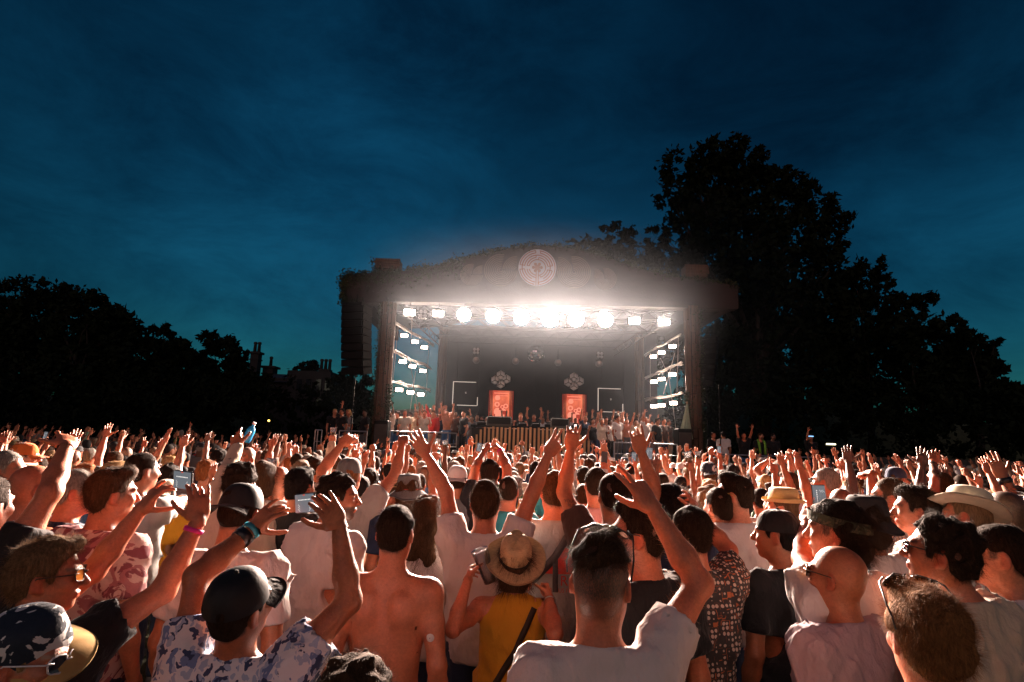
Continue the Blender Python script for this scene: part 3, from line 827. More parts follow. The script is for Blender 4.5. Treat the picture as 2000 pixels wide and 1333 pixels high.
_sc = _nt.nodes.new('ShaderNodeVectorMath'); _sc.operation = 'SCALE'; _nt.links.new(_oi.outputs['Color'], _sc.inputs[0]); _nt.links.new(_mr.outputs[0], _sc.inputs['Scale']); _nt.links.new(_sc.outputs[0], _b.inputs['Base Color'])
_b.inputs['Roughness'].default_value = 0.65; _b.inputs['Specular IOR Level'].default_value = 0.14; _b.inputs['Specular Tint'].default_value = (1.0, 0.62, 0.38, 1)
M_straw = mat('straw', (0.5, 0.36, 0.2), 0.75, noise=(160, 0.25), stretch=(0.3, 0.3, 3), bump=0.5, bscale=220, bdist=0.003, bstretch=(0.4, 0.4, 2.5), objcol=True)
M_felt = mat('felt', (0.5, 0.45, 0.35), 0.95, noise=(40, 0.08), bump=0.2, bscale=200, bdist=0.002, objcol=True)
M_leather = mat('leather', (0.02, 0.02, 0.02), 0.6, spec=0.2, noise=(30, 0.2), bump=0.3, bscale=120, bdist=0.003, objcol=True)
M_plastic = mat('plastic', (0.02, 0.02, 0.02), 0.3, noise=(20, 0.08), objcol=True)
M_lens = mat('dark_lens', (0.012, 0.012, 0.014), 0.08, noise=(8, 0.1))
M_amber = mat('amber_lens', (0.45, 0.16, 0.02), 0.1, noise=(8, 0.15))
M_eye = mat('eye_white', (0.7, 0.66, 0.62), 0.2, noise=(20, 0.05))
M_metal = mat('silver', (0.6, 0.58, 0.55), 0.3, 1.0, noise=(20, 0.1))
M_band = mat('wristband', (0.7, 0.03, 0.25), 0.5, noise=(60, 0.1), objcol=True)
M_blue_floral = pattern_mat('blue_floral_print', [(0.62, 0.62, 0.66), (0.13, 0.19, 0.36), (0.03, 0.045, 0.11), (0.33, 0.4, 0.55)], 20, 'leaf')
M_pink_tropic = pattern_mat('pink_tropical_print', [(0.62, 0.42, 0.38), (0.20, 0.045, 0.06), (0.36, 0.13, 0.14)], 8, 'blotch')
M_scale = pattern_mat('curved_geometric_print', [(0.03, 0.025, 0.025), (0.62, 0.5, 0.42), (0.5, 0.14, 0.05)], 44, 'scale')
M_white_floral = pattern_mat('white_floral_print', [(0.72, 0.68, 0.62), (0.16, 0.2, 0.12), (0.42, 0.2, 0.16)], 17, 'leaf')
M_bright_print = pattern_mat('bright_leaf_print', [(0.04, 0.06, 0.12), (0.5, 0.06, 0.05), (0.06, 0.28, 0.34), (0.5, 0.36, 0.12)], 16, 'leaf')
M_pinstripe = pattern_mat('white_pinstripe', [(0.74, 0.7, 0.66), (0.3, 0.26, 0.28)], 7, 'stripe')
M_hoop = pattern_mat('hooped_jersey', [(0.7, 0.66, 0.62), (0.03, 0.035, 0.06)], 9, 'hoop')
M_splash = pattern_mat('navy_splash_print', [(0.012, 0.02, 0.035), (0.7, 0.68, 0.66)], 13, 'blotch')
M_camo = pattern_mat('camouflage_print', [(0.04, 0.05, 0.025), (0.012, 0.013, 0.01), (0.1, 0.085, 0.05)], 22, 'blotch')
M_cup = mat('clear_cup', (0.92, 0.92, 0.92), 0.06, noise=(12, 0.1))
M_cup.node_tree.nodes['Principled BSDF'].inputs['Transmission Weight'].default_value = 0.88
M_beer = mat('beer', (0.75, 0.42, 0.10), 0.15, noise=(10, 0.1))
M_beer.node_tree.nodes['Principled BSDF'].inputs['Transmission Weight'].default_value = 0.4


def head_child(name, me, m, root, g, col=None):
    o = link(name, me, m, root, col)
    M4 = Matrix.Identity(4)
    for i in range(3):
        for j in range(3): M4[i][j] = float(g['Hm'][i, j])
        M4[i][3] = float(g['hc'][i])
    o.matrix_local = M4
    return o


def hat(kind, root, g, col, band=None, turn=0.0, tip=(0.0, 0.0), m=None, brimcol=None, brimw=None):
    """A hat in head space. turn: the brim's direction about the vertical (0 = forwards), tip = (back, side)."""
    TM = Matrix.Translation((0, -0.012, 0.045)) @ Matrix.Rotation(tip[0], 4, 'X') @ Matrix.Rotation(tip[1], 4, 'Y') @ Matrix.Rotation(turn, 4, 'Z')
    def put(mb, name, mm, c, parent=None, smooth=True):
        me = mb.mesh(name, smooth); me.transform(TM)
        if parent is None: return head_child(name, me, mm, root, g, c)
        o = link(name, me, mm, parent, c); return o
    if kind == 'cap':
        mb = MB(); n, rows = 36, 9
        for i in range(rows + 1):
            a = (math.pi / 2) * i / rows * 0.985
            for k in range(n):
                t = 2 * math.pi * k / n
                seam = 1 - 0.012 * (abs(math.cos(3 * t)) > 0.985)
                mb.v.append((0.088 * math.cos(t) * math.cos(a) ** 0.62 * seam, 0.108 * math.sin(t) * math.cos(a) ** 0.62 * seam, -0.02 + 0.105 * math.sin(a) - (0.004 if False else 0)))
        for i in range(rows):
            for k in range(n): mb.f.append((i * n + k, i * n + (k + 1) % n, (i + 1) * n + (k + 1) % n, (i + 1) * n + k))
        mb.f.append(tuple(rows * n + k for k in range(n)))
        o = put(mb, 'cap', m or M_cloth, col)
        b = MB(); nn = 14
        for lay, dz in ((0, 0.0), (1, -0.005)):
            for j in range(5):
                for i in range(nn + 1):
                    u = -1 + 2 * i / nn
                    x0, y0 = 0.084 * math.sin(u * 1.05), 0.104 * math.cos(u * 1.05)
                    x1, y1 = 0.088 * math.sin(u * 1.05) ** 1 if False else 0.090 * math.sin(u * 1.15), 0.105 + 0.082 * math.sqrt(max(0, 1 - (0.96 * u) ** 2)) - 0.045 * u * u
                    w = j / 4
                    b.v.append((x0 * (1 - w) + x1 * w, y0 * (1 - w) + y1 * w, -0.018 + dz - 0.018 * w - 0.022 * u * u * (0.4 + 0.6 * w)))
        st = nn + 1
        for j in range(4):
            for i in range(nn):
                q = (j * st + i, j * st + i + 1, (j + 1) * st + i + 1, (j + 1) * st + i)
                b.f.append(q[::-1]); b.f.append(tuple(5 * st + v for v in q))
        for i in range(nn): b.f.append((4 * st + i, 4 * st + i + 1, 9 * st + i + 1, 9 * st + i))
        put(b, 'brim', m if m and brimcol is None else M_cloth, brimcol or col, o)
        t = MB(); t.lathe([(0.0001, 0.094), (0.007, 0.092), (0.008, 0.084)], 8); put(t, 'button', M_cloth, brimcol or col, o)
        if abs(turn) > 2: pass
        return o
    if kind in ('straw', 'fedora', 'bucket', 'trilby'):
        rx, ry = 0.089, 0.108
        if kind == 'straw': prof = [(1.0, 0.0), (1.0, 0.04), (0.95, 0.08), (0.80, 0.115), (0.5, 0.128), (0.02, 0.118)]; bw, droop = 0.082, 0.018
        elif kind == 'fedora': prof = [(1.0, 0.0), (0.99, 0.05), (0.94, 0.095), (0.86, 0.108), (0.6, 0.100), (0.02, 0.094)]; bw, droop = 0.085, 0.0
        elif kind == 'trilby': prof = [(1.0, 0.0), (0.97, 0.05), (0.90, 0.09), (0.7, 0.10), (0.02, 0.092)]; bw, droop = 0.05, -0.01
        else: prof = [(1.0, -0.02), (0.97, 0.03), (0.90, 0.07), (0.78, 0.085), (0.4, 0.09), (0.02, 0.09)]; bw, droop = 0.062, 0.055
        bw = brimw or bw
        n = 40
        def crown(off):
            mb = MB()
            for f_, z in prof:
                for k in range(n):
                    t = 2 * math.pi * k / n
                    pinch = 1 - (0.16 if kind in ('straw', 'trilby') else 0.03) * max(0, z / 0.12) * math.exp(-((abs(math.cos(t)) - 0.62) / 0.3) ** 2) * (math.sin(t) > 0)
                    dent = -0.018 * (f_ < 0.7) * (kind in ('straw', 'trilby', 'fedora')) * (abs(math.cos(t)) < 0.7)
                    mb.v.append(((rx + off) * f_ * math.cos(t) * pinch, (ry + off) * f_ * math.sin(t) * pinch, z + dent))
            for i in range(len(prof) - 1):
                for k in range(n): mb.f.append((i * n + k, i * n + (k + 1) % n, (i + 1) * n + (k + 1) % n, (i + 1) * n + k))
            mb.f.append(tuple((len(prof) - 1) * n + k for k in range(n)))
            return mb
        o = put(crown(0.0), kind + '_hat' if kind != 'fedora' else 'wide_brimmed_hat', m or (M_straw if kind in ('straw', 'trilby') else M_felt), col)
        b = MB(); rows = 6
        z0 = prof[0][1]
        for lay in (0, 1):
            for j in range(rows + 1):
                w = j / rows
                for k in range(n):
                    t = 2 * math.pi * k / n
                    wave = 0.010 * math.sin(2 * t + 0.6) * w + 0.004 * math.sin(5 * t) * w
                    b.v.append(((rx - 0.002 + bw * w) * math.cos(t), (ry - 0.002 + bw * w * 0.92) * math.sin(t), z0 - droop * w + wave + (0.012 * w ** 3 if kind != 'bucket' else 0) - 0.004 * lay))
        for j in range(rows):
            for k in range(n):
                q = (j * n + k, j * n + (k + 1) % n, (j + 1) * n + (k + 1) % n, (j + 1) * n + k)
                b.f.append(q[::-1]); b.f.append(tuple((rows + 1) * n + v for v in q))
        for k in range(n): b.f.append((rows * n + k, rows * n + (k + 1) % n, (2 * rows + 1) * n + (k + 1) % n, (2 * rows + 1) * n + k))
        put(b, 'brim', m if m and brimcol is None else (M_straw if kind in ('straw', 'trilby') else M_felt), brimcol or col, o)
        if band is not None:
            hb = MB()
            for z in (z0 + 0.003, z0 + (0.03 if kind != 'bucket' else 0.008)):
                f_ = np.interp(z, [p[1] for p in prof[:3]], [p[0] for p in prof[:3]])
                for k in range(n):
                    t = 2 * math.pi * k / n; hb.v.append(((rx * f_ + 0.0025) * math.cos(t), (ry * f_ + 0.0025) * math.sin(t), z))
            for k in range(n): hb.f.append((k, (k + 1) % n, n + (k + 1) % n, n + k))
            put(hb, 'hat_band', M_cloth, band, o)
        return o


def shades(root, g, where='eyes', lens=None, frame=(0.012, 0.01, 0.01), big=1.0):
    TM = Matrix.Identity(4)
    if where == 'head': TM = Matrix.Translation((0, -0.02, 0.055)) @ Matrix.Rotation(R(38), 4, 'X') @ Matrix.Diagonal((1.1, 1.12, 1.0, 1))
    f = MB(); l = MB()
    for s in (-1, 1):
        c = Vector((s * 0.034, 0.107, 0.008)); pts = []
        for k in range(13):
            t = 2 * math.pi * k / 12; e = 0.78
            x = math.copysign(abs(math.cos(t)) ** e, math.cos(t)) * 0.027 * big; z = math.copysign(abs(math.sin(t)) ** e, math.sin(t)) * 0.0205 * big
            pts.append((c.x + x, c.y - 0.35 * abs(x + s * 0.02) * (x * s > 0) - 0.1 * z, c.z + z))
        f.tube(pts, 0.0026, 5, False)
        l.face_pts([(p[0], p[1] - 0.0005, p[2]) for p in (pts[:-1] if s > 0 else pts[:-1])])
        f.tube([(s * 0.058, 0.101, 0.018), (s * 0.074, 0.085, 0.017), (s * 0.084, 0.02, 0.014), (s * 0.085, -0.012, 0.012), (s * 0.082, -0.03, -0.008)], 0.0024, 5)
    f.tube([(-0.010, 0.110, 0.014), (0, 0.116, 0.016), (0.010, 0.110, 0.014)], 0.0024, 5)
    me = f.mesh('sunglasses', True); me.transform(TM); o = head_child('sunglasses', me, M_plastic, root, g, frame)
    ml = l.mesh('lens'); ml.transform(TM); link('lens', ml, lens or M_lens, o)
    return o


def strands(root, V, Q, n, length, col, seed, flow=(0, -0.5, -0.4), wild=0.5, rad=0.00035, curl=0.0, name='hair_strands', maxz=None, parent_mat=None):
    """Loose hair: short curves rooted on a mesh."""
    r = np.random.default_rng(seed)
    if not len(Q): return
    P = V[Q].astype(float)
    nn = np.cross(P[:, 2] - P[:, 0], P[:, 3] - P[:, 1]); ar = np.linalg.norm(nn, axis=1); nn /= np.maximum(ar, 1e-12)[:, None]
    f = r.choice(len(Q), n, p=ar / ar.sum())
    w = r.dirichlet((1, 1, 1, 1), n)
    root_p = (P[f] * w[:, :, None]).sum(1) - nn[f] * 0.002
    fl = np.asarray(flow, float)
    ctr = root_p.mean(0)
    # locks: neighbouring strands lean the same way
    kk = r.normal(size=(3, 3)) * 38; kp = r.uniform(0, 6.3, 3); k2 = r.normal(size=(3, 3)) * 95
    lock = np.sin(root_p @ kk.T + kp + 1.2 * np.sin(root_p @ k2.T))
    d = nn[f] * r.uniform(0.3, 0.9, (n, 1)) + fl + lock * wild * 0.75 + r.normal(size=(n, 3)) * wild * 0.22
    d /= np.linalg.norm(d, axis=1)[:, None]
    L_ = length * np.where(r.uniform(0, 1, n) < .06, r.uniform(1.3, 2.2, n), r.uniform(0.45, 1.2, n))
    K = 5
    pos = np.zeros((n, K, 3)); pos[:, 0] = root_p
    cv = r.normal(size=(n, 3)) * (0.15 + curl * 0.8) + np.roll(lock, 1, axis=1) * (0.45 + curl * 0.5)
    g = np.array([0, 0, -0.25])
    p = root_p.copy(); dd = d.copy()
    for k in range(1, K):
        p = p + dd * (L_ / (K - 1))[:, None]
        pos[:, k] = p
        dd = dd + cv / (K - 1) + g / (K - 1) * 1.5
        dd /= np.linalg.norm(dd, axis=1)[:, None]
        if curl: cv = np.roll(cv, 1, axis=1) * np.array([1, -1, 1])
    hc = bpy.data.hair_curves.new(name)
    hc.add_curves([K] * n)
    hc.attributes['position'].data.foreach_set('vector', pos.astype(np.float32).ravel())
    ra = hc.attributes.get('radius') or hc.attributes.new('radius', 'FLOAT', 'POINT')
    ra.data.foreach_set('value', np.tile(np.linspace(1, 0.35, K).astype(np.float32) * rad, n))
    o = bpy.data.objects.new(name, hc); C.objects.link(o)
    hc.materials.append(M_strand)
    o.parent = root; o.color = (*col, 1)
    return o


def bvh_of(V, Q): return BVHTree.FromPolygons([tuple(v) for v in V.tolist()], Q.tolist())


def back_hit(bvh, x, z, front=False):
    h = bvh.ray_cast(Vector((x, 1.0 if front else -1.0, z)), Vector((0, -1.0 if front else 1.0, 0)))
    return h[0], h[1]


def strap(root, V, Q, pts, width, m, col, name='bag_strap', thick=0.004):
    """A strap laid over the back of a garment along (x, z) points."""
    b = bvh_of(V, Q); mb = MB(); rows = []
    P = []
    for (x0, z0), (x1, z1) in zip(pts[:-1], pts[1:]):
        for i in range(12): P.append((x0 + (x1 - x0) * i / 12, z0 + (z1 - z0) * i / 12))
    P.append(pts[-1])
    last = None
    for i, (x, z) in enumerate(P):
        a, c = P[max(0, i - 1)], P[min(len(P) - 1, i + 1)]
        dx, dz = c[0] - a[0], c[1] - a[1]; L_ = math.hypot(dx, dz) or 1; px, pz = -dz / L_ * width / 2, dx / L_ * width / 2
        row = []
        for s in (-1, 1):
            h, n = back_hit(b, x + s * px, z + s * pz)
            if h is None: break
            row.append((h, n))
        if len(row) == 2: rows.append(row)
    if len(rows) < 2: return
    n0 = 0
    for row in rows:
        for h, n in row: mb.v.append(tuple(h + Vector((0, -0.006, 0.002))))
        for h, n in row: mb.v.append(tuple(h + Vector((0, -0.006 - thick, 0.002))))
    for i in range(len(rows) - 1):
        a, c = 4 * i, 4 * i + 4
        mb.f += [(a + 2, a + 3, c + 3, c + 2), (a + 1, a, c, c + 1), (a, a + 2, c + 2, c), (a + 3, a + 1, c + 1, c + 3)]
    return mb.build(name, m, root, True, col)


def print_text(root, V, Q, text, x, z, size, col, name='shirt_print', bend=0.0):
    """Lettering printed on a garment's back, laid on its surface."""
    cu = bpy.data.curves.new(name, 'FONT'); cu.body = text; cu.size = size; cu.align_x = 'CENTER'; cu.resolution_u = 3
    o = bpy.data.objects.new(name, cu); C.objects.link(o)
    dg = bpy.context.evaluated_depsgraph_get()
    me = bpy.data.meshes.new_from_object(o.evaluated_get(dg)); bpy.data.objects.remove(o); bpy.data.curves.remove(cu)
    print_mesh(root, V, Q, me, x, z, col, name, bend)


def print_mesh(root, V, Q, me, x, z, col, name='shirt_print', bend=0.0):
    import bmesh
    bm = bmesh.new(); bm.from_mesh(me)
    bmesh.ops.subdivide_edges(bm, edges=bm.edges[:], cuts=1); bmesh.ops.triangulate(bm, faces=bm.faces[:])
    bm.to_mesh(me); bm.free()
    b = bvh_of(V, Q)
    for v in me.vertices:
        X, Z = x + v.co.x, z + v.co.y - bend * v.co.x ** 2
        h, n = back_hit(b, X, Z)
        v.co = (h + Vector((0, -0.0035, 0))) if h is not None else Vector((X, -0.1, Z))
    m = mat('print_ink', col, 0.8, noise=(60, 0.12))
    return link(name, me, m, root)


def eyes(root, g):
    mb, pu = MB(), MB()
    for s in (-1, 1):
        M4 = Matrix.Translation((s * 0.031, 0.0792, 0.006))
        mb.lathe([(0.0125 * math.sin(a), 0.0125 * math.cos(a)) for a in (0.05, 0.5, 1.0, 1.57, 2.2)], 10, M4 @ Matrix.Rotation(-math.pi / 2, 4, 'X'), True)
        pu.lathe([(0.0056, 0.0114), (0.0057, 0.0119), (0.0002, 0.0131)], 10, M4 @ Matrix.Rotation(-math.pi / 2, 4, 'X'), True)
    o = head_child('eye', mb.mesh('eye', True), M_eye, root, g)
    link('iris', pu.mesh('iris', True), M_plastic, o, (0.05, 0.03, 0.02))


def bangle(root, c, axis, r, w, m, col, name='wristband'):
    ax = Vector([float(v) for v in nrm(axis)]); M4 = Matrix.Translation(Vector([float(v) for v in c])) @ ax.to_track_quat('Z', 'Y').to_matrix().to_4x4()
    mb = MB(); mb.lathe([(r, -w / 2), (r + 0.0025, -w / 2), (r + 0.003, w / 2), (r, w / 2)], 18, M4, False)
    return mb.build(name, m, root, True, col)


def phone(c, right, up, label, w=0.15, h=0.074, lit=True):
    """A phone held up, its screen towards the camera; right/up: its axes in the world."""
    r_, u_ = Vector([float(x) for x in nrm(right)]), Vector([float(x) for x in nrm(up)]); n_ = r_.cross(u_).normalized(); u_ = n_.cross(r_)
    e = bpy.data.objects.new('phone', None)
    M4 = Matrix(((r_.x, u_.x, n_.x, float(c[0])), (r_.y, u_.y, n_.y, float(c[1])), (r_.z, u_.z, n_.z, float(c[2])), (0, 0, 0, 1)))
    mb = MB(); mb.box((0, 0, 0), (w, h, 0.009), bev=0.004)
    o = mb.build('phone', M_plastic, None, False, (0.02, 0.02, 0.022)); o.matrix_world = M4
    tag(o, label, 'phone')
    s = MB(); s.box((0, 0, 0.0049), (w * 0.95, h * 0.91, 0.0008)); scr = s.build('screen', M_screen_pic if lit else M_plastic, o, False, (0.03, 0.03, 0.035))
    if lit:
        d = MB(); L_ = (w > h)
        for i in range(9): d.box(((-0.36 + 0.09 * i) * w * (0.8 if L_ else 0.9), 0.012 * (1 if L_ else 2), 0.0056), (w * 0.035, h * 0.05 if L_ else h * 0.02, 0.0004))
        for sx in (-1, 1):
            for j in range(3):
                for i in range(3): d.box((sx * (0.36 - 0.035 * i) * w * 0.85, -0.004 - 0.008 * j - 0.003 * i, 0.0056), (w * 0.02, h * 0.022, 0.0004))
        d.build('screen_lights', M_screen_dot, scr)
        c_ = MB(); c_.box((0, h * 0.42, 0.0056), (w * 0.10, h * 0.05, 0.0004)); c_.build('record_bar', M_screen_red, scr)
    return o


M_screen_pic = mat('phone_picture', (0.02, 0.02, 0.02), 0.15, noise=(10, 0.2), emit=((0.45, 0.5, 0.56), 0.32))
M_screen_dot = mat('phone_picture_light', (0.2, 0.2, 0.2), 0.2, noise=(10, 0.1), emit=((1, 0.97, 0.9), 1.1))
M_screen_red = mat('phone_record_mark', (0.2, 0.02, 0.02), 0.2, noise=(10, 0.1), emit=((1, 0.12, 0.05), 0.7))


def cup(c, axis, label, h=0.14, r=0.042, fill=0.35, liquid=None, count=1):
    ax = Vector([float(v) for v in nrm(axis)]); M4 = Matrix.Translation(Vector([float(v) for v in c])) @ ax.to_track_quat('Z', 'Y').to_matrix().to_4x4()
    mb = MB(); mb.lathe([(0.001, -h / 2), (r * 0.72, -h / 2), (r, h / 2), (r * 1.05, h / 2), (r * 1.05, h / 2 - 0.005), (r * 0.985, h / 2 - 0.006), (r * 0.68, -h / 2 + 0.004), (0.001, -h / 2 + 0.004)], 22, None, False)
    o = mb.build('plastic_cup', M_cup, None, True); o.matrix_world = M4
    tag(o, label, 'cup')
    if fill:
        z1 = -h / 2 + h * fill
        lq = MB(); lq.lathe([(0.001, -h / 2 + 0.006), (r * 0.66, -h / 2 + 0.006), (r * (0.70 + 0.27 * fill), z1), (0.001, z1)], 18, None, False)
        lq.build('drink', liquid or M_beer, o, True)
    return o
# ------------------------------------------------------------------ ground, trees, house
M_grass = mat('grass_ground', (0.05, 0.055, 0.02), 0.95, noise=(3.0, 0.5), bump=0.8, bscale=14, bdist=0.05)
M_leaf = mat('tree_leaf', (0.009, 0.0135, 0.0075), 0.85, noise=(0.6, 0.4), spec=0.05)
M_ivy = mat('ivy_leaf', (0.024, 0.033, 0.012), 0.7, noise=(3, 0.4), spec=0.25)
M_bark = mat('bark', (0.02, 0.015, 0.012), 0.9, noise=(4, 0.35), bump=0.8, bscale=12, bdist=0.05)
M_stone = mat('house_stone', (0.028, 0.026, 0.025), 0.9, noise=(1.2, 0.25), bump=0.5, bscale=6, bdist=0.03)
M_slate = mat('roof_slate', (0.04, 0.042, 0.048), 0.7, noise=(3, 0.25), bump=0.4, bscale=9, bdist=0.02)
M_glass = mat('window_glass', (0.02, 0.025, 0.03), 0.1, noise=(2, 0.2))
M_black = mat('black_metal', (0.004, 0.004, 0.0045), 0.7, spec=0.15, noise=(5, 0.2), bump=0.15, bscale=40, bdist=0.004)
M_cloth_black = mat('black_drape', (0.012, 0.012, 0.013), 0.95, noise=(2, 0.25))
M_fascia = mat('fascia_board', (0.020, 0.011, 0.0105), 0.85, noise=(2.2, 0.3), bump=0.3, bscale=18, bdist=0.01, stretch=(0.4, 1, 2))
M_plank = mat('weathered_plank', (0.07, 0.036, 0.021), 0.85, noise=(7, 0.4), stretch=(3, 3, 0.3), bump=0.6, bscale=16, bdist=0.02, bstretch=(2, 2, 0.2))
M_slat = mat('pale_slat', (0.42, 0.27, 0.14), 0.7, noise=(8, 0.25), stretch=(3, 3, 0.3), bump=0.3, bscale=20, bdist=0.01)
M_alu = mat('aluminium', (0.30, 0.31, 0.33), 0.35, 1.0, noise=(9, 0.15))
M_pole = mat('pale_branch', (0.38, 0.34, 0.30), 0.7, noise=(12, 0.3), bump=0.5, bscale=30, bdist=0.01)
M_white_line = mat('emblem_white', (0.46, 0.52, 0.62), 0.6, noise=(6, 0.06))
M_brown_line = mat('emblem_brown', (0.24, 0.12, 0.09), 0.7, noise=(6, 0.15))
M_tan_line = mat('ring_tan', (0.105, 0.066, 0.048), 0.7, noise=(6, 0.15))
M_deck = mat('stage_deck_board', (0.03, 0.028, 0.027), 0.7, noise=(5, 0.25))
M_hoard = mat('hoarding_panel', (0.045, 0.042, 0.038), 0.85, noise=(1.5, 0.2))
M_tent = mat('parasol_canvas', (0.26, 0.32, 0.22), 0.85, noise=(6, 0.15), bump=0.4, bscale=12, bdist=0.02)

g_ = MB()
N_ = 48
for j in range(N_ + 1):
    for i in range(N_ + 1):
        x, y = -240 + 480 * i / N_, -120 + 480 * j / N_
        g_.v.append((x, y, -0.02 if y < 60 else -0.02 + 0.0 * y))
for j in range(N_):
    for i in range(N_): g_.f.append((j * (N_ + 1) + i, j * (N_ + 1) + i + 1, (j + 1) * (N_ + 1) + i + 1, (j + 1) * (N_ + 1) + i))
tag(g_.build('ground', M_grass), kind='structure')


hl_ = MB()  # ridge added to close off the bright low sky behind the trees
for side in (0, 1):
    n0 = len(hl_.v); NX, NY = 60, 8
    for j in range(NY + 1):
        for i in range(NX + 1):
            x = -230 + 460 * i / NX; t = j / NY; y = 57 + 14 * t
            hl_.v.append((x, y, -0.5 + (7.0 + 0.9 * math.sin(x * .05) + .5 * math.sin(x * .17 + 1)) * math.sin(math.pi * min(1, t * .5 + .0)) ** 1 if j else -0.5))
    for j in range(NY):
        for i in range(NX): hl_.f.append((n0 + j * (NX + 1) + i, n0 + j * (NX + 1) + i + 1, n0 + (j + 1) * (NX + 1) + i + 1, n0 + (j + 1) * (NX + 1) + i))
    break
tag(hl_.build('added_ridge', M_grass, None, True), kind='structure')


def leaf_cloud(centres, n, size, seed, squash=0.75):
    """Leaf-sized faces spread through blobs: centres = [(x, y, z, r)]."""
    r = np.random.default_rng(seed)
    Cn = np.array(centres, float); w = Cn[:, 3] ** 2.3; w /= w.sum()
    # small twigs' worth of leaves gather in clumps on the blobs' outer parts
    k = max(8, n // 34); b = r.choice(len(Cn), k, p=w)
    d = r.normal(size=(k, 3)); d /= np.linalg.norm(d, axis=1)[:, None]
    cl = Cn[b, :3] + d * (Cn[b, 3] * r.uniform(0.35, 1.08, k) ** 0.6)[:, None] * np.array([1, 1, squash])
    cr = Cn[b, 3] * r.uniform(0.11, 0.24, k)
    q = r.integers(0, k, n)
    P = cl[q] + r.normal(size=(n, 3)) * (cr[q] * 0.62)[:, None]
    a = r.normal(size=(n, 3)); a /= np.linalg.norm(a, axis=1)[:, None]
    t = r.normal(size=(n, 3)); t -= a * (a * t).sum(1)[:, None]; t /= np.linalg.norm(t, axis=1)[:, None]
    s = size * r.uniform(0.6, 1.3, (n, 1))
    V = np.stack([P - a * s * 0.6, P + t * s * 0.34, P + a * s * 0.75, P - t * s * 0.34], 1).reshape(-1, 3)
    return V, np.arange(4 * n).reshape(-1, 4)


def tree(name, label, cat, base, crown, n, size, seed, trunk_r=0.4, group=None):
    """crown: blobs (x, y, z, r) in the world. Trunk with limbs that run out to the blobs."""
    root = empty(name, base, 0, label, cat, group)
    b = Vector(base)
    V, Q = leaf_cloud([(c[0] - b.x, c[1] - b.y, c[2] - b.z, c[3]) for c in crown], n, size, seed)
    link('crown', new_mesh('crown', V, Q), M_leaf, root)
    t = MB(); r = random.Random(seed)
    top = max(c[2] for c in crown) - b.z; mid = sum(c[0] for c in crown) / len(crown) - b.x
    sp = [(0, 0, 0), (0.02 * top, 0, top * 0.18), (mid * 0.4, 0, top * 0.4), (mid * 0.8, 0, top * 0.62)]
    t.tube(sp, [trunk_r * 1.25, trunk_r, trunk_r * 0.75, trunk_r * 0.4], 9)
    for c in crown:
        f = r.uniform(0.35, 0.95); i = min(2, int(f * 3)); w = f * 3 - i
        p0 = Vector(sp[i]).lerp(Vector(sp[i + 1]), w); p1 = Vector((c[0] - b.x, c[1] - b.y, c[2] - b.z))
        m = p0.lerp(p1, 0.5) + Vector((r.uniform(-.6, .6), r.uniform(-.6, .6), r.uniform(-.2, .8)))
        t.tube([p0, m, p1], [trunk_r * 0.34, trunk_r * 0.2, trunk_r * 0.06], 6)
        for k in range(3):
            e = p1 + Vector((r.uniform(-1, 1), r.uniform(-1, 1), r.uniform(-.3, 1))) * c[3] * 0.8
            t.tube([m.lerp(p1, r.uniform(.2, .9)), e], [trunk_r * 0.09, trunk_r * 0.02], 4)
    t.build('trunk', M_bark, root, True)
    return root


def crown_px(pts, y, jit=3.0, seed=0):
    """Blobs from rough (photo x, photo y, radius in metres) at about y metres away, with depth scatter."""
    r = random.Random(seed); out = []
    for px, py, rad in pts:
        p = at(px, py, y + r.uniform(-jit, jit)); out.append((p[0], p[1], p[2], rad))
    return out


def base_px(px, y):
    p = at(px, 800, y); return (float(p[0]), float(y), -0.05)


left = [
    ('broad dark tree at the far left edge behind the crowd', -60, 52, [(-40, 620, 3.6), (-110, 610, 4), (-60, 690, 4.2), (10, 690, 3.6), (-20, 770, 3.5)]),
    ('tall dark tree with a level top left of the rounded tree', 50, 50, [(20, 585, 2.4), (70, 578, 2.2), (48, 640, 3.2), (0, 660, 3), (95, 650, 2.8), (50, 720, 3.4), (20, 790, 3), (100, 780, 3)]),
    ('round headed dark tree with a split crown in the left tree row', 130, 47, [(105, 580, 1.9), (128, 590, 1.8), (168, 606, 2.1), (188, 612, 1.9), (150, 660, 2.8), (205, 670, 2.4), (150, 740, 3), (200, 790, 3)]),
    ('lower dark tree stepping down right of the round headed tree', 245, 46, [(222, 626, 1.6), (250, 660, 1.9), (262, 700, 2.2), (232, 740, 2.6), (270, 780, 2.8)]),
    ('dark tree with pointed side branch in the middle of the left row', 310, 48, [(296, 668, 1.3), (318, 650, 0.9), (330, 690, 1.6), (352, 692, 1.3), (310, 740, 2.2), (350, 770, 2.5), (300, 800, 2)]),
    ('small dark tree beside the house chimneys, last of the left row', 420, 50, [(412, 668, 1.25), (440, 678, 1.3), (460, 700, 1.2), (472, 722, 1.2), (390, 712, 1.6), (430, 740, 2.2), (470, 770, 2.2), (400, 790, 2.4)]),
]
for i, (lb, px, y, pts) in enumerate(left):
    tree('park_tree', lb, 'tree', base_px(px, y), crown_px(pts, y, 1.6, i), 9500, 0.42, 20 + i, 0.35, 'dark trees left of the stage')

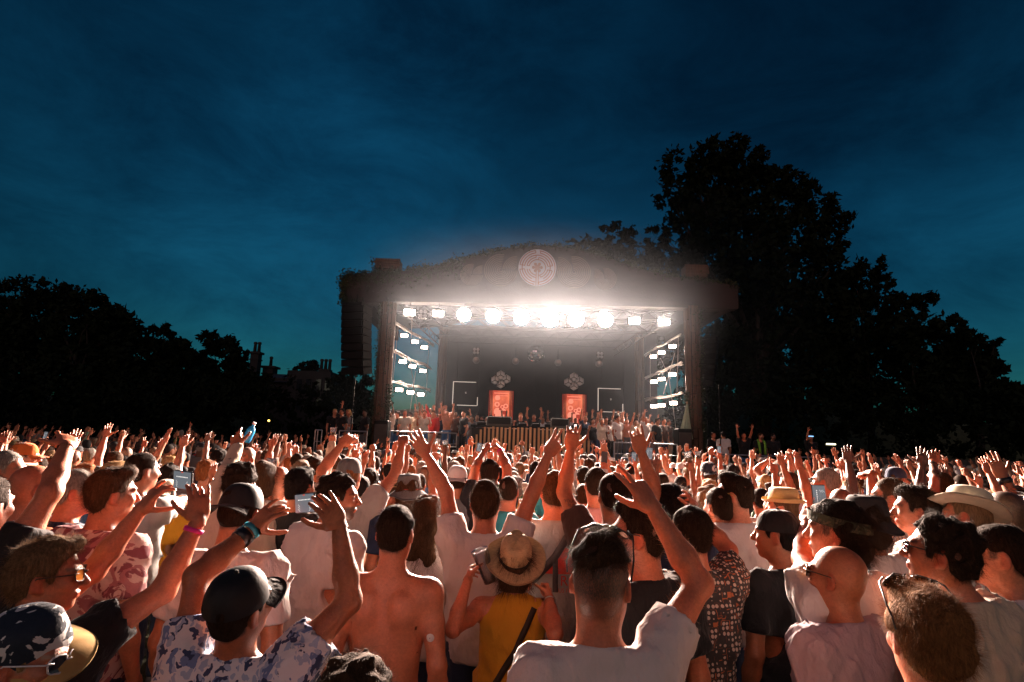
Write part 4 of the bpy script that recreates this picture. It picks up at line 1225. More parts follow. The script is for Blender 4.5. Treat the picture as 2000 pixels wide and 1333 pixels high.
big = [(1345, 322, 2.6), (1398, 302, 2.4), (1448, 320, 2.4), (1325, 372, 2.5), (1312, 392, 1.6), (1385, 372, 3), (1450, 378, 3), (1500, 352, 1.9), (1535, 352, 1.7), (1540, 400, 2.6), (1590, 385, 2.0), (1605, 425, 2.4), (1340, 440, 2.6), (1400, 440, 3.2),
       (1470, 450, 3.4), (1545, 460, 3.2), (1620, 462, 2.2), (1640, 480, 1.5), (1325, 490, 2.4), (1390, 510, 3.2), (1470, 530, 3.4), (1550, 530, 3.2), (1620, 530, 2.3), (1420, 590, 3.4), (1510, 610, 3.6), (1590, 600, 3.0), (1450, 670, 3.4), (1540, 690, 3.5), (1480, 760, 3.4), (1570, 770, 3.2), (1410, 690, 3.0), (1420, 760, 3.2), (1625, 690, 3.0), (1640, 770, 3.0), (1375, 730, 2.6), (1370, 800, 2.6), (1600, 640, 2.8)]
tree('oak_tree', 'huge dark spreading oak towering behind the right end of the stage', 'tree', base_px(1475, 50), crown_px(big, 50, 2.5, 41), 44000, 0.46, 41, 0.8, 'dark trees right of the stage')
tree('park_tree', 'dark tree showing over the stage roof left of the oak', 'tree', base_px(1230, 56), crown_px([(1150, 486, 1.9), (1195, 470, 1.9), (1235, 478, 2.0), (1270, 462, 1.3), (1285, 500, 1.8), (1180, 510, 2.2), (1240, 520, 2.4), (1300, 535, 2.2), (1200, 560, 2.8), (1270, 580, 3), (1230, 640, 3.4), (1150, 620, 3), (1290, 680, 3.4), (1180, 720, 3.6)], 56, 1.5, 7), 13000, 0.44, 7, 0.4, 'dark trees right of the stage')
right = [
    ('dark tree right of the oak with a stepped flat top', 1690, 50, [(1668, 530, 1.4), (1702, 522, 1.5), (1718, 552, 1.3), (1660, 580, 2.4), (1710, 600, 2.0), (1660, 660, 3), (1720, 670, 3), (1680, 760, 3.2)]),
    ('dark bushy tree sloping down to the right of the stepped tree', 1790, 46, [(1760, 600, 1.3), (1800, 596, 1.4), (1835, 622, 1.2), (1780, 650, 2.2), (1835, 670, 2.0), (1790, 720, 2.6), (1845, 740, 2.4), (1800, 800, 2.6)]),
    ('wind blown dark tree at the right edge with ragged branches', 1900, 44, [(1870, 636, 0.8), (1890, 660, 1.0), (1920, 690, 0.9), (1945, 668, 0.5), (1940, 720, 1.0), (1890, 720, 1.8), (1940, 760, 1.4), (1900, 790, 2.2), (1962, 755, 0.8)]),
    ('low dark tree at the far right edge of the field', 2010, 44, [(1975, 800, 1.4), (2010, 790, 1.7), (2040, 810, 2), (2000, 840, 1.8)]),
]
for i, (lb, px, y, pts) in enumerate(right):
    tree('park_tree', lb, 'tree', base_px(px, y), crown_px(pts, y, 1.6, 60 + i), 9500, 0.42, 60 + i, 0.3, 'dark trees right of the stage')
tree('park_tree', 'small dark tree between the house and the speaker tower', 'tree', base_px(685, 48), crown_px([(676, 738, 0.9), (700, 748, 1.1), (655, 752, 0.8), (690, 780, 1.4), (715, 790, 1.4)], 48, 0.8, 3), 4500, 0.3, 3, 0.18)
tree('park_tree', 'pale crowned dark tree rising over the house parapet', 'tree', base_px(598, 80), crown_px([(590, 722, 1.1), (606, 716, 1.1), (600, 735, 1.5)], 80, 0.8, 4), 2500, 0.4, 4, 0.2)

hv = []
for i in range(60):
    px = -250 + i * 30 if i < 34 else 1240 + (i - 34) * 36
    p = at(px, 832 if px < 700 else 868, 41 + 3 * math.sin(i * 1.7)); hv.append((p[0], p[1], p[2] + random.uniform(-.4, .8), random.uniform(1.6, 2.6)))
    hv.append((p[0], p[1] + 1, 0.8, 2.0))
    if px > 1240 or px < 600: hv.append((p[0] + .4, p[1] + 1.5, p[2] + 2.2, 2.2))
V, Q = leaf_cloud(hv, 30000, 0.32, 9)
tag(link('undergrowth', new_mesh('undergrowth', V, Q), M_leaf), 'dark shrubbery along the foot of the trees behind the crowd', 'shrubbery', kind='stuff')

# the old house beyond the trees
HY = 62.0
hp = lambda px, py, y=HY: at(px, py, y)
house = empty('stone_house', (float(hp(575, 800)[0]), HY, 0), 0, 'old stone house with tall chimneys, dark against the sky', 'house')
hx0 = house.location.x


def wblock(name, px0, px1, pyt, y0, y1, m, parent):
    a, b = hp(px0, pyt), hp(px1, pyt); mb = MB(); z = (a[2] + b[2]) / 2
    mb.box(((a[0] + b[0]) / 2 - hx0, (y0 + y1) / 2, z / 2), (b[0] - a[0], y1 - y0, z)); return mb.build(name, m, parent)


wl_ = wblock('wall', 505, 560, 738, 0, 9, M_stone, house)
wr_ = wblock('wall', 572, 655, 728, -1.5, 8, M_stone, house)
rf = MB(); a, b_ = hp(468, 745), hp(578, 745); rg = hp(520, 722)
for (p, q) in (((a[0] - hx0, -0.5), (b_[0] - hx0, -0.5)),): pass
x0, x1, ze, zr = a[0] - hx0, b_[0] - hx0, a[2], rg[2]
rf.v += [(x0, -0.6, ze), (x1, -0.6, ze), (x1, 9.6, ze), (x0, 9.6, ze), (x0 + 1.2, 4.5, zr), (x1 - 1.2, 4.5, zr)]
rf.f += [(0, 1, 5, 4), (1, 2, 5), (2, 3, 4, 5), (3, 0, 4), (3, 2, 1, 0)]
roof_o = rf.build('roof', M_slate, house)


def chimney(px0, px1, pyt, pots, y):
    a, b = hp(px0, pyt, HY + y), hp(px1, pyt, HY + y); w = b[0] - a[0]; cx = (a[0] + b[0]) / 2 - hx0; zt = a[2]
    mb = MB(); mb.box((cx, y, zt / 2), (w * 0.8, w * 0.9, zt)); mb.box((cx, y, zt - 0.12), (w * 1.12, w * 1.2, 0.24)); mb.box((cx, y, zt - 0.9), (w * 0.95, w * 1.05, 0.14))
    o = mb.build('chimney', M_stone, house)
    for k in range(pots):
        p = MB(); px_ = cx + (k - (pots - 1) / 2) * w * 0.42
        p.lathe([(0.2, 0), (0.16, 0.9), (0.22, 0.95), (0.2, 1.15), (0.1, 1.2)], 10, Matrix.Translation((px_, y, zt))); p.build('chimney_pot', M_stone, o, True)


chimney(492, 511, 688, 2, 3.0)
chimney(516, 541, 716, 1, 5.0)
chimney(626, 645, 722, 3, 2.0)
for px in (585, 603, 622, 640):
    for py in (752, 790):
        a, b = hp(px - 4, py - 11, HY - 1.5), hp(px + 4, py + 11, HY - 1.5)
        f = MB(); f.box(((a[0] + b[0]) / 2 - hx0, -1.53, (a[2] + b[2]) / 2), (b[0] - a[0] + 0.2, 0.1, a[2] - b[2] + 0.2)); fo = f.build('window', M_stone, wr_)
        p = MB(); p.box(((a[0] + b[0]) / 2 - hx0, -1.57, (a[2] + b[2]) / 2), (b[0] - a[0], 0.06, a[2] - b[2])); p.build('pane', M_glass, fo)

# ------------------------------------------------------------------ the stage
SY = 22.0
DECK = 1.48


def sp(px, py, y=SY):
    p = at(px, py, y); return (float(p[0]), float(p[1]), float(p[2]))


deck = empty('stage_platform', (float(at(1045, 800, 25.5)[0]), 25.5, 0), 0, 'raised black stage platform under the leafy roof', 'stage')
dk = MB(); dk.box((0, 0.5, DECK - 0.06), (11.6, 9.0, 0.12)); dk.build('deck', M_deck, deck)
for k in range(12):
    f = MB(); f.box((-5.3 + k * 0.965, -4.02, (DECK - 0.13) / 2), (0.95, 0.05, DECK - 0.13)); f.build('panel', M_cloth_black, deck)

roof = empty('stage_roof', (sp(1050, 560)[0], SY, 0), 0, 'arched stage roof with leafy edge and maze emblem in the middle', 'stage roof')
rx = roof.location.x
top = [(676, 548), (684, 541), (735, 537), (790, 534), (860, 523), (905, 511), (950, 499), (1000, 489), (1050, 484), (1100, 487), (1150, 498), (1200, 513), (1250, 530), (1330, 547), (1400, 556), (1437, 562)]
bot = [(1437, 606), (1385, 607), (1330, 604), (1190, 601), (1050, 598), (900, 595), (770, 592), (735, 594), (676, 594)]
ol = [(sp(x, y)[0] - rx, sp(x, y)[2]) for x, y in top + bot]
fa = MB(); fa.prism(ol, -0.25, 0.25); fa.build('fascia', M_fascia, roof)
rs = MB()
tp = [(sp(x, y)[0] - rx, sp(x, y)[2] - 0.25) for x, y in top]
rs.prism(tp + [(x, z - 0.16) for x, z in reversed(tp)], 0.3, 9.0); rs.build('roof_cover', M_cloth_black, roof)
for s in (-1, 1):
    e = MB(); xe = tp[0][0] if s < 0 else tp[-1][0]; ze = tp[0][1] if s < 0 else tp[-1][1]
    e.box((xe + 0.25 * -s, 4.6, ze - 0.35), (0.4, 8.6, 0.5)); e.build('side_beam', M_fascia, roof)
# truss members under the roof
tz = sp(1050, 612)[2]
for yy in (0.45, 3.2, 6.0, 8.6):
    tr = MB()
    xa, xb = (-5.6, 5.6) if yy < 5 else (-4.7, 4.7)
    zc = tz + 0.1 + 0.03 * yy
    for dy, dz in ((-.2, -.2), (.2, -.2), (-.2, .2), (.2, .2)): tr.tube([(xa, yy + dy, zc + dz - (xb - xa) * 0), (xb, yy + dy, zc + dz)], 0.028, 6)
    n = 22
    for k in range(n):
        x0_, x1_ = xa + (xb - xa) * k / n, xa + (xb - xa) * (k + 1) / n
        for dy in (-.2, .2): tr.tube([(x0_, yy + dy, zc - .2 if k % 2 else zc + .2), (x1_, yy + dy, zc + .2 if k % 2 else zc - .2)], 0.016, 5)
    tr.build('truss', M_black, roof)
for s in (-1, 1):
    tr = MB()
    for dz in (-.18, .18):
        tr.tube([(s * 5.35, 0.5, tz + .1 + dz), (s * 4.6, 8.6, tz - 0.1 + dz)], 0.03, 6)
    for k in range(14):
        a, b = k / 14, (k + 1) / 14
        tr.tube([(s * (5.35 - .75 * a), .5 + 8.1 * a, tz + .1 + (.18 if k % 2 else -.18) - .2 * a), (s * (5.35 - .75 * b), .5 + 8.1 * b, tz + .1 + (-.18 if k % 2 else .18) - .2 * b)], 0.018, 5)
    tr.build('side_truss', M_fascia, roof)


def leaves_on(pts, n, size, spread, seed, drop=0.0):
    r = np.random.default_rng(seed); pts = np.array(pts, float)
    sg = np.linalg.norm(np.diff(pts, axis=0), axis=1); cu = np.concatenate([[0], np.cumsum(sg)])
    t = r.uniform(0, cu[-1], n); P = np.stack([np.interp(t, cu, pts[:, i]) for i in range(3)], 1)
    lump = 1 + 0.6 * np.sin(t * 7.3) * np.sin(t * 2.9 + 1)
    P += r.normal(size=(n, 3)) * np.array(spread) * lump[:, None]; P[:, 2] -= r.exponential(max(drop, 1e-6), n)
    a = r.normal(size=(n, 3)); a /= np.linalg.norm(a, axis=1)[:, None]
    u = r.normal(size=(n, 3)); u -= a * (a * u).sum(1)[:, None]; u /= np.linalg.norm(u, axis=1)[:, None]
    s = size * r.uniform(.6, 1.3, (n, 1))
    V = np.stack([P - a * s * .6, P + u * s * .4, P + a * s * .7, P - u * s * .4], 1).reshape(-1, 3)
    return V, np.arange(4 * n).reshape(-1, 4)


tl = [(sp(x, y)[0] - rx, 0.0, sp(x, y)[2]) for x, y in top]
V1, Q1 = leaves_on(tl, 11000, 0.085, (0.09, 0.20, 0.075), 3)
V2, Q2 = leaves_on([(tl[0][0], -0.1, tl[0][2]), (tl[0][0] + .05, -0.1, tl[0][2] - 0.9)], 1600, 0.085, (0.07, 0.2, 0.1), 4)
V3, Q3 = leaves_on([(sp(700, 590)[0] - rx, -.05, sp(700, 590)[2]), (sp(676, 592)[0] - rx, -.05, sp(676, 592)[2])], 700, 0.08, (0.1, 0.2, 0.05), 5, 0.12)
V4, Q4 = leaves_on([(tl[i][0], -0.22, tl[i][2] - 0.12) for i in range(6)], 3600, 0.085, (0.1, 0.05, 0.1), 6, 0.14)
V, Q = join([(V1, Q1), (V2, Q2), (V3, Q3), (V4, Q4)])
o = link('leafy_edge', new_mesh('leafy_edge', V, Q), M_ivy, roof); o['kind'] = 'stuff'

# the maze emblem and the ring patterns beside it
FR = -0.262


def flat_arc(mb, c, r0, r1, a0, a1, y0, y1, n=None):
    n = n or max(3, int(abs(a1 - a0) / 0.12)); b = len(mb.v)
    for i in range(n + 1):
        a = a0 + (a1 - a0) * i / n
        for r_, y in ((r0, y0), (r1, y0), (r1, y1), (r0, y1)): mb.v.append((c[0] + r_ * math.cos(a), y, c[1] + r_ * math.sin(a)))
    for i in range(n):
        for k in range(4): mb.f.append((b + 4 * i + k, b + 4 * i + (k + 1) % 4, b + 4 * i + 4 + (k + 1) % 4, b + 4 * i + 4 + k))
    mb.f.append((b + 3, b + 2, b + 1, b)); mb.f.append((b + 4 * n, b + 4 * n + 1, b + 4 * n + 2, b + 4 * n + 3))


ec = sp(1049.5, 523.5, SY - .26); EC = (ec[0] - rx, ec[2]); ER = 39.0 / FPX * (SY - .26) * 0.99
em = MB(); em.lathe([(0.001, 0), (ER, 0), (ER, 0.03), (0.001, 0.03)], 64, Matrix.Translation((EC[0], FR - 0.03, EC[1])) @ Matrix.Rotation(-math.pi / 2, 4, 'X'), False)
emo = em.build('emblem', M_white_line, roof)
li = MB(); w = 0.017 * ER / 0.77
y0, y1 = FR - 0.044, FR - 0.0305
D = math.radians
rings = [(0.925, [(-82, 84), (96, 172), (186, 262)]), (0.80, [(8, 80), (-84, -12), (97, 262)]), (0.675, [(-62, 174), (188, 246)]), (0.55, [(10, 84), (-72, -10), (98, 170), (190, 262)]), (0.43, [(-84, 170), (192, 262)])]
for rr, arcs in rings:
    for a0, a1 in arcs:
        flat_arc(li, EC, rr * ER - w, rr * ER + w, D(a0), D(a1), y0, y1)
for ang, r0, r1 in ((-84, .80, .925), (80, .80, .925), (97, .80, .925), (8, .55, .80), (-12, .55, .80), (172, .675, .925), (188, .675, .925), (98, .55, .675), (84, .43, .55), (170, .43, .55), (-72, .43, .55)):
    c, s_ = math.cos(D(ang)), math.sin(D(ang)); px_, pz_ = -s_ * w * .9, c * w * .9
    P = [(EC[0] + r0 * ER * c + k * px_, y0 - 0.002, EC[1] + r0 * ER * s_ + k * pz_) for k in (-1, 1)] + [(EC[0] + r1 * ER * c + k * px_, y0 - 0.002, EC[1] + r1 * ER * s_ + k * pz_) for k in (1, -1)]
    li.face_pts(P)
for k in (-1, 1): li.box((EC[0] + k * 0.055 * ER, FR - 0.040, EC[1] - 0.62 * ER), (2 * w, 0.013, 0.72 * ER))
li.build('maze_line', M_brown_line, emo)
fl = MB()
for k in range(6):
    a = D(90 + 60 * k + 30); fl.lathe([(0.001, 0), (0.085 * ER, 0), (0.085 * ER, 0.016), (0.001, 0.016)], 16, Matrix.Translation((EC[0] + .20 * ER * math.cos(a), FR - 0.030, EC[1] + .20 * ER * math.sin(a))) @ Matrix.Rotation(math.pi / 2, 4, 'X'), False)
    fl.box((EC[0] + .1 * ER * math.cos(a), FR - 0.0375, EC[1] + .1 * ER * math.sin(a)), (.2 * ER, .013, .10 * ER), Matrix.Rotation(-a, 3, 'Y'))
fl.lathe([(0.001, 0), (0.14 * ER, 0), (0.14 * ER, 0.02), (0.001, 0.02)], 20, Matrix.Translation((EC[0], FR - 0.030, EC[1])) @ Matrix.Rotation(math.pi / 2, 4, 'X'), False)
fl.build('rosette', M_brown_line, emo)
for (px, py, rp, nr, side) in ((978, 528, 33, 9, 1), (921, 537, 22, 9, 1), (1121, 532, 33, 9, -1), (1182, 545, 22, 9, -1)):
    c = sp(px, py, SY - .26); c = (c[0] - rx, c[2]); RR = rp / FPX * (SY - .26)
    for i in range(nr):
        r_ = RR * (i + 1) / nr
        mb = MB(); wl2 = RR / nr * 0.24
        flat_arc(mb, c, r_ - wl2, r_ + wl2, D(80 if side > 0 else -200), D(360 if side > 0 else 100), FR - 0.015, FR + 0.005, 34)
        # the ring runs on as a wave towards the emblem
        c2 = (c[0] + side * RR * 0.9, c[1]); 
        mb2_r = RR * 0.95 - r_ * 0.9
        if mb2_r > RR * 0.05: flat_arc(mb, (c[0] + side * (RR * 0.98), c[1] + RR * 0.05), mb2_r - wl2, mb2_r + wl2, D(90 if side > 0 else 0), D(180 if side > 0 else 90), FR - 0.018, FR + 0.002, 12)
        mb.build('ring', M_tan_line, roof)

# wooden boxes on the roof
for lb, px0, px1, py0, py1 in (('wooden box with leaves standing on the left end of the stage roof', 736, 783, 509, 530), ('wooden box standing on the right end of the stage roof by the oak', 1334, 1379, 521, 546)):
    a, b = sp(px0, py0), sp(px1, py1); w_, h_ = b[0] - a[0], abs(b[2] - a[2]); cx, cz = (a[0] + b[0]) / 2, (a[2] + b[2]) / 2
    e = empty('roof_box', (cx, SY, cz - h_ / 2 - 0.25), 0, lb, 'wooden box')
    for k in range(4):
        p = MB(); p.box((random.uniform(-.03, .03), -0.3, 0.25 + h_ * (k + .5) / 4), (w_ * (1.0 if k else .8), 0.05, h_ / 4 - 0.015)); p.build('plank', M_plank, e)
    p = MB(); p.box((0, 0.05, 0.25 + h_ / 2), (w_ * .94, 0.62, h_ * .94)); p.box((0, 0, 0.1), (w_ * 0.45, 0.4, 0.3)); p.build('body', M_plank, e)
    if px0 < 1000:
        V, Q = leaves_on([(-w_ / 2, -.3, .25 + h_), (-w_ / 2, -.3, .1), (0, -.3, 0.05), (w_ / 2, -.3, .1)], 260, .07, (.05, .1, .05), 8); o = link('ivy', new_mesh('ivy', V, Q), M_ivy, e); o['kind'] = 'stuff'

# columns clad in planks
cols = [('plank clad front column with ivy at the left of the stage', 752, 592, 741, 860, SY, .27, 1), ('plank clad front column with ivy at the right of the stage', 1354, 600, 1357, 880, SY, .27, -1),
        ('rust brown rear column at the left back of the stage', 859, 640, 856, 850, 29.5, .21, 0), ('rust brown rear column at the right back of the stage', 1250, 660, 1250, 850, 29.5, .21, 0)]
for lb, pxt, pyt, pxb, pyb, y, r_, iv in cols:
    t = sp(pxt, pyt, y); bm_ = sp(pxb, pyb, y)
    e = empty('stage_column', (bm_[0], y, 0), 0, lb, 'column')
    H = t[2]
    core = MB(); core.box((0, 0, H / 2), (r_ * 1.5, r_ * 1.5, H)); core.build('core', M_black, e)
    n = 11
    for k in range(n):
        a = 2 * math.pi * k / n
        z0 = 0.0
        while z0 < H - 0.1:
            L_ = min(H - z0, random.uniform(1.6, 2.8)); rr = r_ * random.uniform(0.96, 1.12)
            p = MB(); p.box((rr * math.cos(a), rr * math.sin(a), z0 + L_ / 2), (0.035, 2 * math.pi * r_ / n * random.uniform(.8, 1.0), L_ - 0.02), Matrix.Rotation(a + random.uniform(-.12, .12), 3, 'Z') @ Matrix.Rotation(random.uniform(-.012, .012), 3, 'Y'))
            p.build('plank', M_plank, e); z0 += L_
    if iv:
        V, Q = join([leaves_on([(iv * r_ * 0.95, -r_ * .7, 0.6), (iv * r_, -r_ * .7, H * .55)], 1500, .065, (.06, .07, .05), 11 + iv), leaves_on([(-iv * r_ * 1.0, -r_ * .4, 1.2), (-iv * r_, -r_ * .5, H)], 1300, .065, (.06, .08, .05), 15 + iv), leaves_on([(0, -r_ * 1.1, H * .3), (.1, -r_ * 1.1, H)], 350, .06, (.12, .03, .2), 17 + iv)])
        o = link('ivy', new_mesh('ivy', V, Q), M_ivy, e); o['kind'] = 'stuff'

# lamps
def lamp_mat(name, s): return mat(name, (0.8, 0.8, 0.8), 0.4, noise=(3, 0.05), emit=(LAMP_COL, s))


M_lamp = lamp_mat('lamp_light', LENS)


def beam(e, Rm, aim, watts, size, spread=80):
    """The light a lamp throws, from just in front of its lens."""
    ld = bpy.data.lights.new('beam', 'AREA'); ld.shape = 'DISK'; ld.size = size; ld.energy = watts; ld.color = LAMP_COL; ld.spread = R(spread)
    o = bpy.data.objects.new('beam', ld); C.objects.link(o); o.parent = e
    o.location = aim * .06; o.rotation_euler = aim.to_track_quat('-Z', 'Y').to_euler()
    return o


fpx = [(800, 610), (856, 612.5), (906, 615), (963, 617.5), (1018, 620), (1074, 622), (1125, 623), (1182, 625), (1239, 627), (1297, 629)]
fpow = [1.0, 1.15, 1.9, 2.2, 2.7, 3.7, 3.0, 2.7, 1.5, 1.25]
where = ['first from the left column', 'second from the left column', 'third from the left column', 'fourth from the left column', 'left of the brightest one', 'brightest one in the middle of the row', 'right of the brightest one', 'third from the right column', 'second from the right column', 'nearest the right column']
for i, ((px, py), f_) in enumerate(zip(fpx, fpow)):
    p = sp(px, py, SY - 0.15)
    e = empty('stage_lamp', p, 0, 'blazing white stage lamp under the roof edge, ' + where[i], 'stage lamp', 'stage lamps in a row under the roof edge')
    aim = Vector((0.0 - p[0] * .9, -p[1], 5.0 - p[2])).normalized()
    Rm = aim.to_track_quat('-Y', 'Z').to_matrix()
    h = MB(); (h.box(Rm @ Vector((0, 0.14, 0)), (0.50, 0.20, 0.30), Rm, bev=.03) if f_ < 1.6 else h.lathe([(.001, .24), (.12, .22), (.20 + .043 * f_, .02), (.205 + .043 * f_, -.02), (.19 + .043 * f_, -.02)], 24, (lambda q: q)(Rm.to_4x4()) @ Matrix.Translation((0, .05, 0)) @ Matrix.Rotation(-math.pi / 2, 4, 'X'), False)); h.build('housing', M_black, e)
    l = MB()
    big_ = f_ > 1.6  # stronger lamps get oversized round lenses standing in for bloom
    if big_:
        M4 = Rm.to_4x4(); M4.translation = Rm @ Vector((0, 0.035, 0))
        l.lathe([(0.001, 0), (0.19 + 0.042 * f_, 0), (0.185 + 0.042 * f_, 0.02), (0.001, 0.03)], 24, M4 @ Matrix.Rotation(math.pi / 2, 4, 'X'), False)
    else: l.box(Rm @ Vector((0, 0.03, 0)), (0.42, 0.02, 0.22), Rm)
    l.build('lens', M_lamp, e); beam(e, Rm, aim, LAMP_W * f_, .34)
    y_ = MB(); y_.tube([(-.27, .1, 0), (-.27, .1, .26), (.27, .1, .26), (.27, .1, 0)], .015, 6); y_.tube([(0, .1, .26), (0, .1, .42)], .02, 6); y_.build('yoke', M_black, e)

M_side = M_lamp
bars = [('left', 'top', (775, 634), (845, 673), [(790, 656), (811, 668), (829, 679)]), ('left', 'middle', (771, 688), (841, 719), [(787, 707), (806, 716), (826, 725)]), ('left', 'bottom', (766, 745), (839, 762), [(780, 762), (802, 767), (822, 771)]),
        ('right', 'top', (1327, 655), (1262, 693), [(1313, 677), (1292, 689), (1276, 697)]), ('right', 'middle', (1329, 711), (1262, 738), [(1313, 732), (1292, 741), (1277, 746)]), ('right', 'bottom', (1331, 770), (1263, 781), [(1315, 788), (1292, 792), (1277, 794)])]
YA, YB = 22.8, 27.2
for side, lev, a, b, ls in bars:
    A_, B_ = sp(*a, YA), sp(*b, YB)
    e = empty('lighting_bar', A_, 0, f'pale branch-like lighting bar, {lev} one of three beside the {side} column', 'lighting bar', 'lighting bars at the sides of the stage')
    d = Vector(B_) - Vector(A_)
    for k in range(3):
        mb = MB(); mb.tube([Vector((random.uniform(-.05, .05), 0, random.uniform(-.05, .05))) + d * t + Vector((0, 0, .04 * math.sin(9 * t + k))) for t in (-.03, .2, .4, .6, .8, 1.03)], .03, 6); mb.build('pole', M_pole, e)
    for j, (px, py) in enumerate(ls):
        t = (abs(px - a[0])) / abs(b[0] - a[0]); t = t * YA / (YA * t + YB * (1 - t)) if False else t
        yy = YA + (YB - YA) * t * YA / (YB - (YB - YA) * t)
        p = sp(px, py, yy)
        o = empty('floodlight', p, 0, f'white floodlight, {("front", "middle", "rear")[j]} one under the {lev} bar beside the {side} column', 'floodlight', 'floodlights at the sides of the stage')
        aim = Vector((-p[0] * 1.0 + (2.5 if side == 'left' else -2.5), -16, -4.0)).normalized(); Rm = aim.to_track_quat('-Y', 'Z').to_matrix()
        h = MB(); h.box(Rm @ Vector((0, .10, 0)), (0.38, .12, .21), Rm, bev=.02); h.build('housing', M_black, o)
        l = MB(); l.box(Rm @ Vector((0, .028, 0)), (0.28, .02, .13), Rm); l.build('lens', M_side, o); beam(o, Rm, aim, SIDE_W, .28, 110)
        w_ = MB(); zb = A_[2] + (B_[2] - A_[2]) * (yy - YA) / (YB - YA) - p[2]
        w_.tube([(-.16, .1, 0), (-.16, .1, zb * .6), (0, .1, zb), (.16, .1, zb * .6), (.16, .1, 0)], .01, 5); w_.build('bracket', M_black, o)
for side, pts in (('left', [((778, 634, YA), (765, 770, YA)), ((838, 668, 26.8), (832, 775, 26.8)), ((800, 700, 24.5), (822, 840, 26.5)), ((812, 725, 25), (795, 845, 24)), ((806, 610, SY), (803, 660, SY)), ((774, 615, SY), (758, 850, SY))]), ('right', [((1325, 655, YA), (1322, 775, YA)), ((1270, 690, 26.8), (1270, 785, 26.8)), ((1306, 735, 24), (1322, 850, 23)), ((1290, 700, 25), (1310, 740, 24)), ((1318, 690, YA), (1296, 770, 25))])):
    for k, (u, v) in enumerate(pts):
        U, V_ = Vector(sp(*u)), Vector(sp(*v)); mb = MB(); mb.tube([(0, 0, 0), (V_ - U) * .5 + Vector((0, 0, -.02)), V_ - U], .012, 5)
        o = mb.build('cable', M_pole); o.location = U
        tag(o, ('thin pale cable ' + ('down the front ends of the bars', 'down the rear ends of the bars', 'slanting back from the middle bar to the deck', 'slanting between the middle and bottom bars', 'dropping from the roof edge to the top bar', 'running down the column from roof to deck')[k] + f', {side} side of stage'), 'cable', f'cables hanging at the {side} of the stage')

# unlit four lens clusters on the front truss and at the back
for lb, px, py, y in (('unlit four lens lamp hanging between the first two stage lamps', 826, 613, 21.9), ('unlit four lens lamp at the left back of the stage', 930, 686, 28), ('unlit four lens lamp at the right back of the stage', 1172, 694, 28)):
    p = sp(px, py, y); e = empty('four_lens_lamp', p, 0, lb, 'stage lamp')
    h = MB(); h.box((0, .1, 0), (.36, .14, .36), bev=.03); h.build('housing', M_black, e)
    for sx in (-1, 1):
        for sz in (-1, 1):
            l = MB(); l.lathe([(.075, 0), (.075, .03), (.06, .03), (.02, .012), (.001, .01)], 14, Matrix.Translation((sx * .085, .03, sz * .085)) @ Matrix.Rotation(math.pi / 2, 4, 'X'), False); l.build('lens', M_alu, e, True)
for k, (px, py) in enumerate(((1007, 706), (1090, 709), (930, 704), (1170, 711))):
    p = sp(px, py, 28); e = empty('round_spot', p, 0, 'unlit round spotlight at the stage back, ' + ('left of the mirror ball', 'right of the mirror ball', 'far left of the mirror ball', 'far right of the mirror ball')[k], 'stage lamp')
    h = MB(); h.lathe([(.05, .3), (.14, .22), (.17, 0), (.15, 0), (.1, .05), (.001, .06)], 18, Matrix.Rotation(-math.pi / 2, 4, 'X'), False); h.build('can', M_alu, e, True)
    h = MB(); h.tube([(0, .15, .16), (0, .15, .7)], .02, 6); h.build('hanger', M_black, e)

# mirror ball
p = sp(1047, 691, 25.0); e = empty('mirror_ball', p, 0, 'mirror ball hanging in the middle of the stage', 'mirror ball')
mb = MB(); rb = 0.40
for i in range(14):
    a0, a1 = math.pi * i / 14 - math.pi / 2, math.pi * (i + 1) / 14 - math.pi / 2
    n = max(6, int(26 * math.cos((a0 + a1) / 2)))
    for k in range(n):
        t0, t1 = 2 * math.pi * k / n, 2 * math.pi * (k + .93) / n; a1_ = a0 + (a1 - a0) * .93
        mb.face_pts([(rb * math.cos(a) * math.cos(t), rb * math.cos(a) * math.sin(t), rb * math.sin(a)) for a, t in ((a0, t0), (a0, t1), (a1_, t1), (a1_, t0))])
M_mirror = mat('mirror_facet', (0.7, 0.7, 0.72), 0.06, 1.0, noise=(20, 0.1))
mb.build('mirror_facets', M_mirror, e)
mb = MB(); mb.lathe([(rb * .97 * math.cos(a), rb * .97 * math.sin(a)) for a in np.linspace(-1.55, 1.55, 9)], 20); mb.build('core', M_black, e, True)
mb = MB(); mb.tube([(0, 0, rb), (0, 0, 2.2)], .012, 5); mb.build('hanger', M_black, e)

# hexagon lamps
for cl, (cx, cy) in enumerate(((978, 742), (1121, 746))):
    for k, (dx, dy) in enumerate(((-11, 1), (0, -9), (11, -1), (0, 8))):
        p = sp(cx + dx, cy + dy, 28.5)
        e = empty('hexagon_lamp', p, 0, f'grey hexagon lamp, {("left", "top", "right", "bottom")[k]} of the four above the {("left", "right")[cl]} red screen', 'hexagon lamp', 'hexagon lamps above the red screens')
        h = MB(); h.lathe([(.235, .1), (.235, 0), (.20, -.012), (.001, -.012)], 6, Matrix.Rotation(math.pi / 2, 4, 'X') @ Matrix.Rotation(math.pi / 6, 4, 'Z') @ Matrix.Translation((0, 0, -.05)), False); h.build('body', M_alu, e)
        h = MB()
        for q in range(3):
            a = D(90 + 120 * q); h.tube([(0, -.045, 0), (.2 * math.cos(a), -.045, .2 * math.sin(a))], .016, 5)
        h.build('rib', M_black, e)

# backdrop
e = empty('stage_backdrop', (sp(1045, 760, 30.6)[0], 30.6, DECK), 0, 'black drape wall closing the back of the stage', 'drape')
for k in range(19):
    f = MB(); x = -4.55 + k * .6; zt = 8.3 - DECK
    f.box((x + .02, .05 * (k % 2), zt / 2), (.62, .05, zt)); f.build('panel', M_cloth_black, e)

